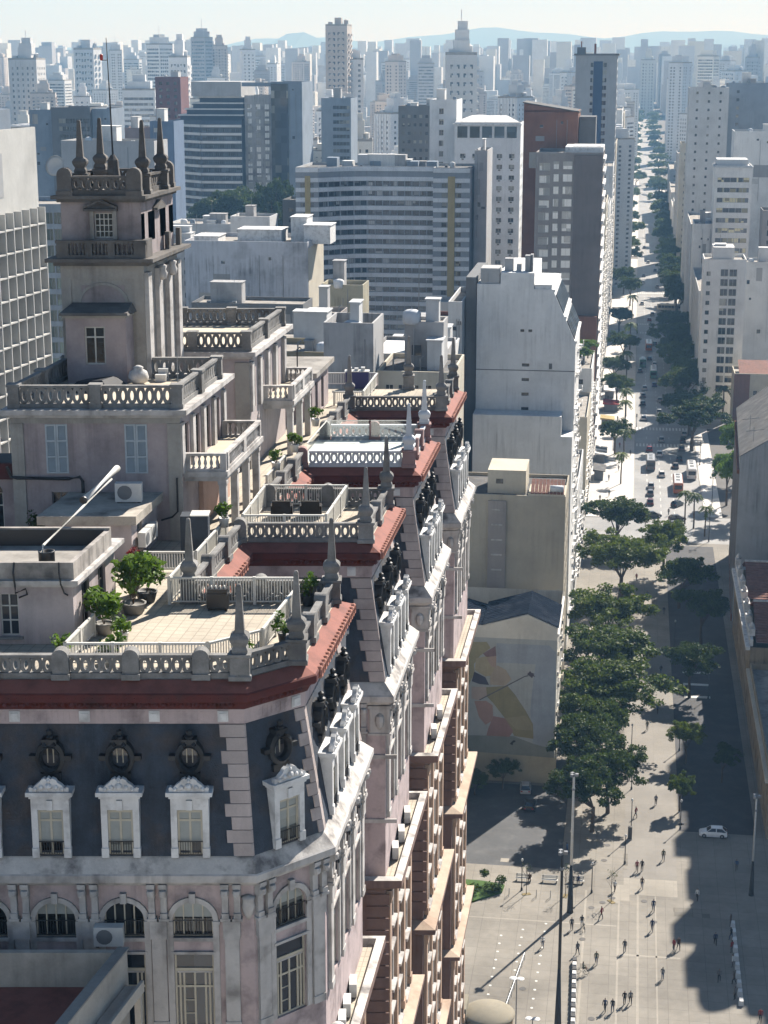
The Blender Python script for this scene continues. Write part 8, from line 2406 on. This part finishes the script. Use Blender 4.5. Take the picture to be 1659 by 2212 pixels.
# thin young trees planted in the plaza (bare) and low posts
def sapling(label, x, y, h, rz):
    t = thing("bare_sapling", label, "tree", (x, y, 0), rz, "bare young trees on the plaza")
    mb = MB(); mb.tube([(0, 0, 0), (.05, 0, h * .5), (0, .05, h)], .06, 6, 0, .02)
    for k in range(6):
        a = k * 1.05; z0 = h * (.4 + .08 * k); mb.tube([(0, 0, z0), (math.cos(a) * .5, math.sin(a) * .5, z0 + .7), (math.cos(a) * .8, math.sin(a) * .8, z0 + 1.3)], .025, 5, 0, .01)
    kids(t, "trunk", mb, BARK)
    mb = MB(); leafball(mb, (0, 0, h * .95), .8, 60, .1, random.Random(int(x * 7)), .3, .8); kids(t, "crown", mb, LEAF_D)
    mb = MB(); mb.box(-.6, .6, -.3, .3, 0, .05); kids(t, "tree_pit", mb, mat("pit_earth", (0.2, 0.16, 0.08), 0.95, 0.3))
sapling("bare young tree in front of the left bench", -11.5, 219.6, 4.2, .4); sapling("bare young tree beside the tall mast", -6.2, 219.8, 4.4, 1.4); sapling("bare young tree right of the globe lamp", .0, 219.0, 4.4, 2.2)
for k, x in enumerate((-13.8, -10.1, -8.2)):
    t = thing("bicycle_stand", ("left", "middle", "right")[k] + " curved metal stand in front of the benches", "stand", (x, 218.6, 0), group="metal stands")
    mb = MB(); mb.tube([(0, 0, 0), (0, 0, .9), (0, .3, 1.1), (0, .6, .9), (0, .6, 0)], .04, 6); kids(t, "tube", mb, STEEL)
# round kiosk
kk = thing("round_kiosk", "tan domed round kiosk at the foot of the old skyscraper", "kiosk", (-13.8, 185.4, 0))
mb = MB(); mb.lathe((0, 0, 0), [(2.9, 0), (2.9, 1.5)], 24); kids(kk, "wall", mb, W_TAN)
mb = MB(); mb.lathe((0, 0, 1.5), [(3.1, 0), (3.1, .12), (2.8, .35), (2.0, .7), (1.0, .92), (.05, 1.0)], 24); kids(kk, "dome", mb, wallm("dome_tan", (0.27, 0.245, 0.19)), True)
mb = MB(); mb.box(-4.5, -2.5, -2, 1.5, 0, 3.0); kids(kk, "annex", mb, MATS["dome_tan"])
# glass-like covered stair rail
rl = thing("stair_railing", "long grey stair railing running toward the kiosk", "railing", (-12, 188.5, 0))
mb = MB(); mb.tube([(-12.0, 188.6, 1.0), (-10.6, 201.5, 1.0)], .05, 6); mb.build("rail", STEEL, rl)
for k in range(8):
    x, y = -12.0 + 1.4 * k / 7, 188.6 + 12.9 * k / 7
    mb = MB(); mb.tube([(x, y, 0), (x, y, 1.0)], .035, 6); mb.build("post", STEEL, rl)
    if k < 7:
        mb = MB(); x2, y2 = -12.0 + 1.4 * (k + 1) / 7, 188.6 + 12.9 * (k + 1) / 7
        mb.face([(x, y, .15), (x2, y2, .15), (x2, y2, .9), (x, y, .9)]); mb.build("panel", plain("panel_grey", (0.3, 0.3, 0.3), 0.4), rl)
# three-arm lamps and traffic lights on the avenue
for k, (x, y, h) in enumerate(((20.3, 489, 7.5), (19.8, 407, 8.5), (21.6, 437, 9.5))):
    t = thing("ornamental_lamp", ("lamp with three globes past the white bus", "tall lamp at the palms by the junction", "slim lamp before the grey gabled building")[k], "street lamp", (x, y, 0), group="lamps on the right sidewalk")
    mb = MB(); mb.lathe((0, 0, 0), [(.2, 0), (.1, .8), (.06, h)], 8); kids(t, "pole", mb, IRON)
    for s, dz in ((-.6, -1.2), (.6, -1.2), (0, .1)):
        mb = MB(); mb.lathe((s, 0, h + dz), [(.1, 0), (.26, .25), (.2, .5), (.03, .6)], 8); kids(t, "globe", mb, PLASTIC_W, True)
    mb = MB(); mb.box(-.6, .6, -.03, .03, h - 1.25, h - 1.19); kids(t, "arm", mb, IRON)
for k, (x, y) in enumerate(((5.0, 420), (2.6, 540), (16.0, 545), (2.4, 735))):
    t = thing("traffic_light", ("traffic light at the sunlit junction", "left traffic light at the second crossing", "right traffic light at the second crossing", "traffic light at the third crossing")[k], "traffic light", (x, y, -.1), group="traffic lights")
    mb = MB(); mb.lathe((0, 0, 0), [(.1, 0), (.07, 4)], 8); kids(t, "pole", mb, IRON)
    mb = MB(); mb.box(-.18, .18, -.15, .15, 3.2, 4.2); kids(t, "housing", mb, PLASTIC_K)
# news kiosks and awnings on the left sidewalk
for k, (x, y, w, d, c) in enumerate(((-6.5, 540, 3.4, 5, W_OCHRE), (-5.8, 566, 4.2, 7, wallm("awning_red", (0.25, 0.03, 0.03))), (-6.6, 590, 3.0, 8, STONE_W), (-7.4, 492, 2.4, 10, STONE_W), (-7.4, 470, 2.4, 8, ROOFDK))):
    t = thing("sidewalk_kiosk", ("ochre-roofed newsstand on the left sidewalk", "red-roofed newsstand among the palms", "white awning beyond the red newsstand", "striped white awning at the left facades", "dark awning nearest the plaza on the left facades")[k], "kiosk", (x, y, 0), group="kiosks and awnings of the left sidewalk")
    mb = MB(); mb.box(-w / 2, w / 2, -d / 2, d / 2, 0, 2.5); kids(t, "booth", mb, W_DGREY)
    for q in range(5):
        y0 = -d / 2 - .3 + (d + .6) * q / 5
        mb = MB(); mb.hexa([(-w / 2 - .4, y0, 2.5), (w / 2 + .6, y0, 2.5), (w / 2 + .6, y0 + (d + .6) / 5 - .05, 2.5), (-w / 2 - .4, y0 + (d + .6) / 5 - .05, 2.5)], [(-w / 2 - .4, y0, 3.1), (w / 2 + .6, y0, 2.65), (w / 2 + .6, y0 + (d + .6) / 5 - .05, 2.65), (-w / 2 - .4, y0 + (d + .6) / 5 - .05, 3.1)]); kids(t, "roof_panel", mb, c if q % 2 == 0 or k != 3 else W_DGREY)
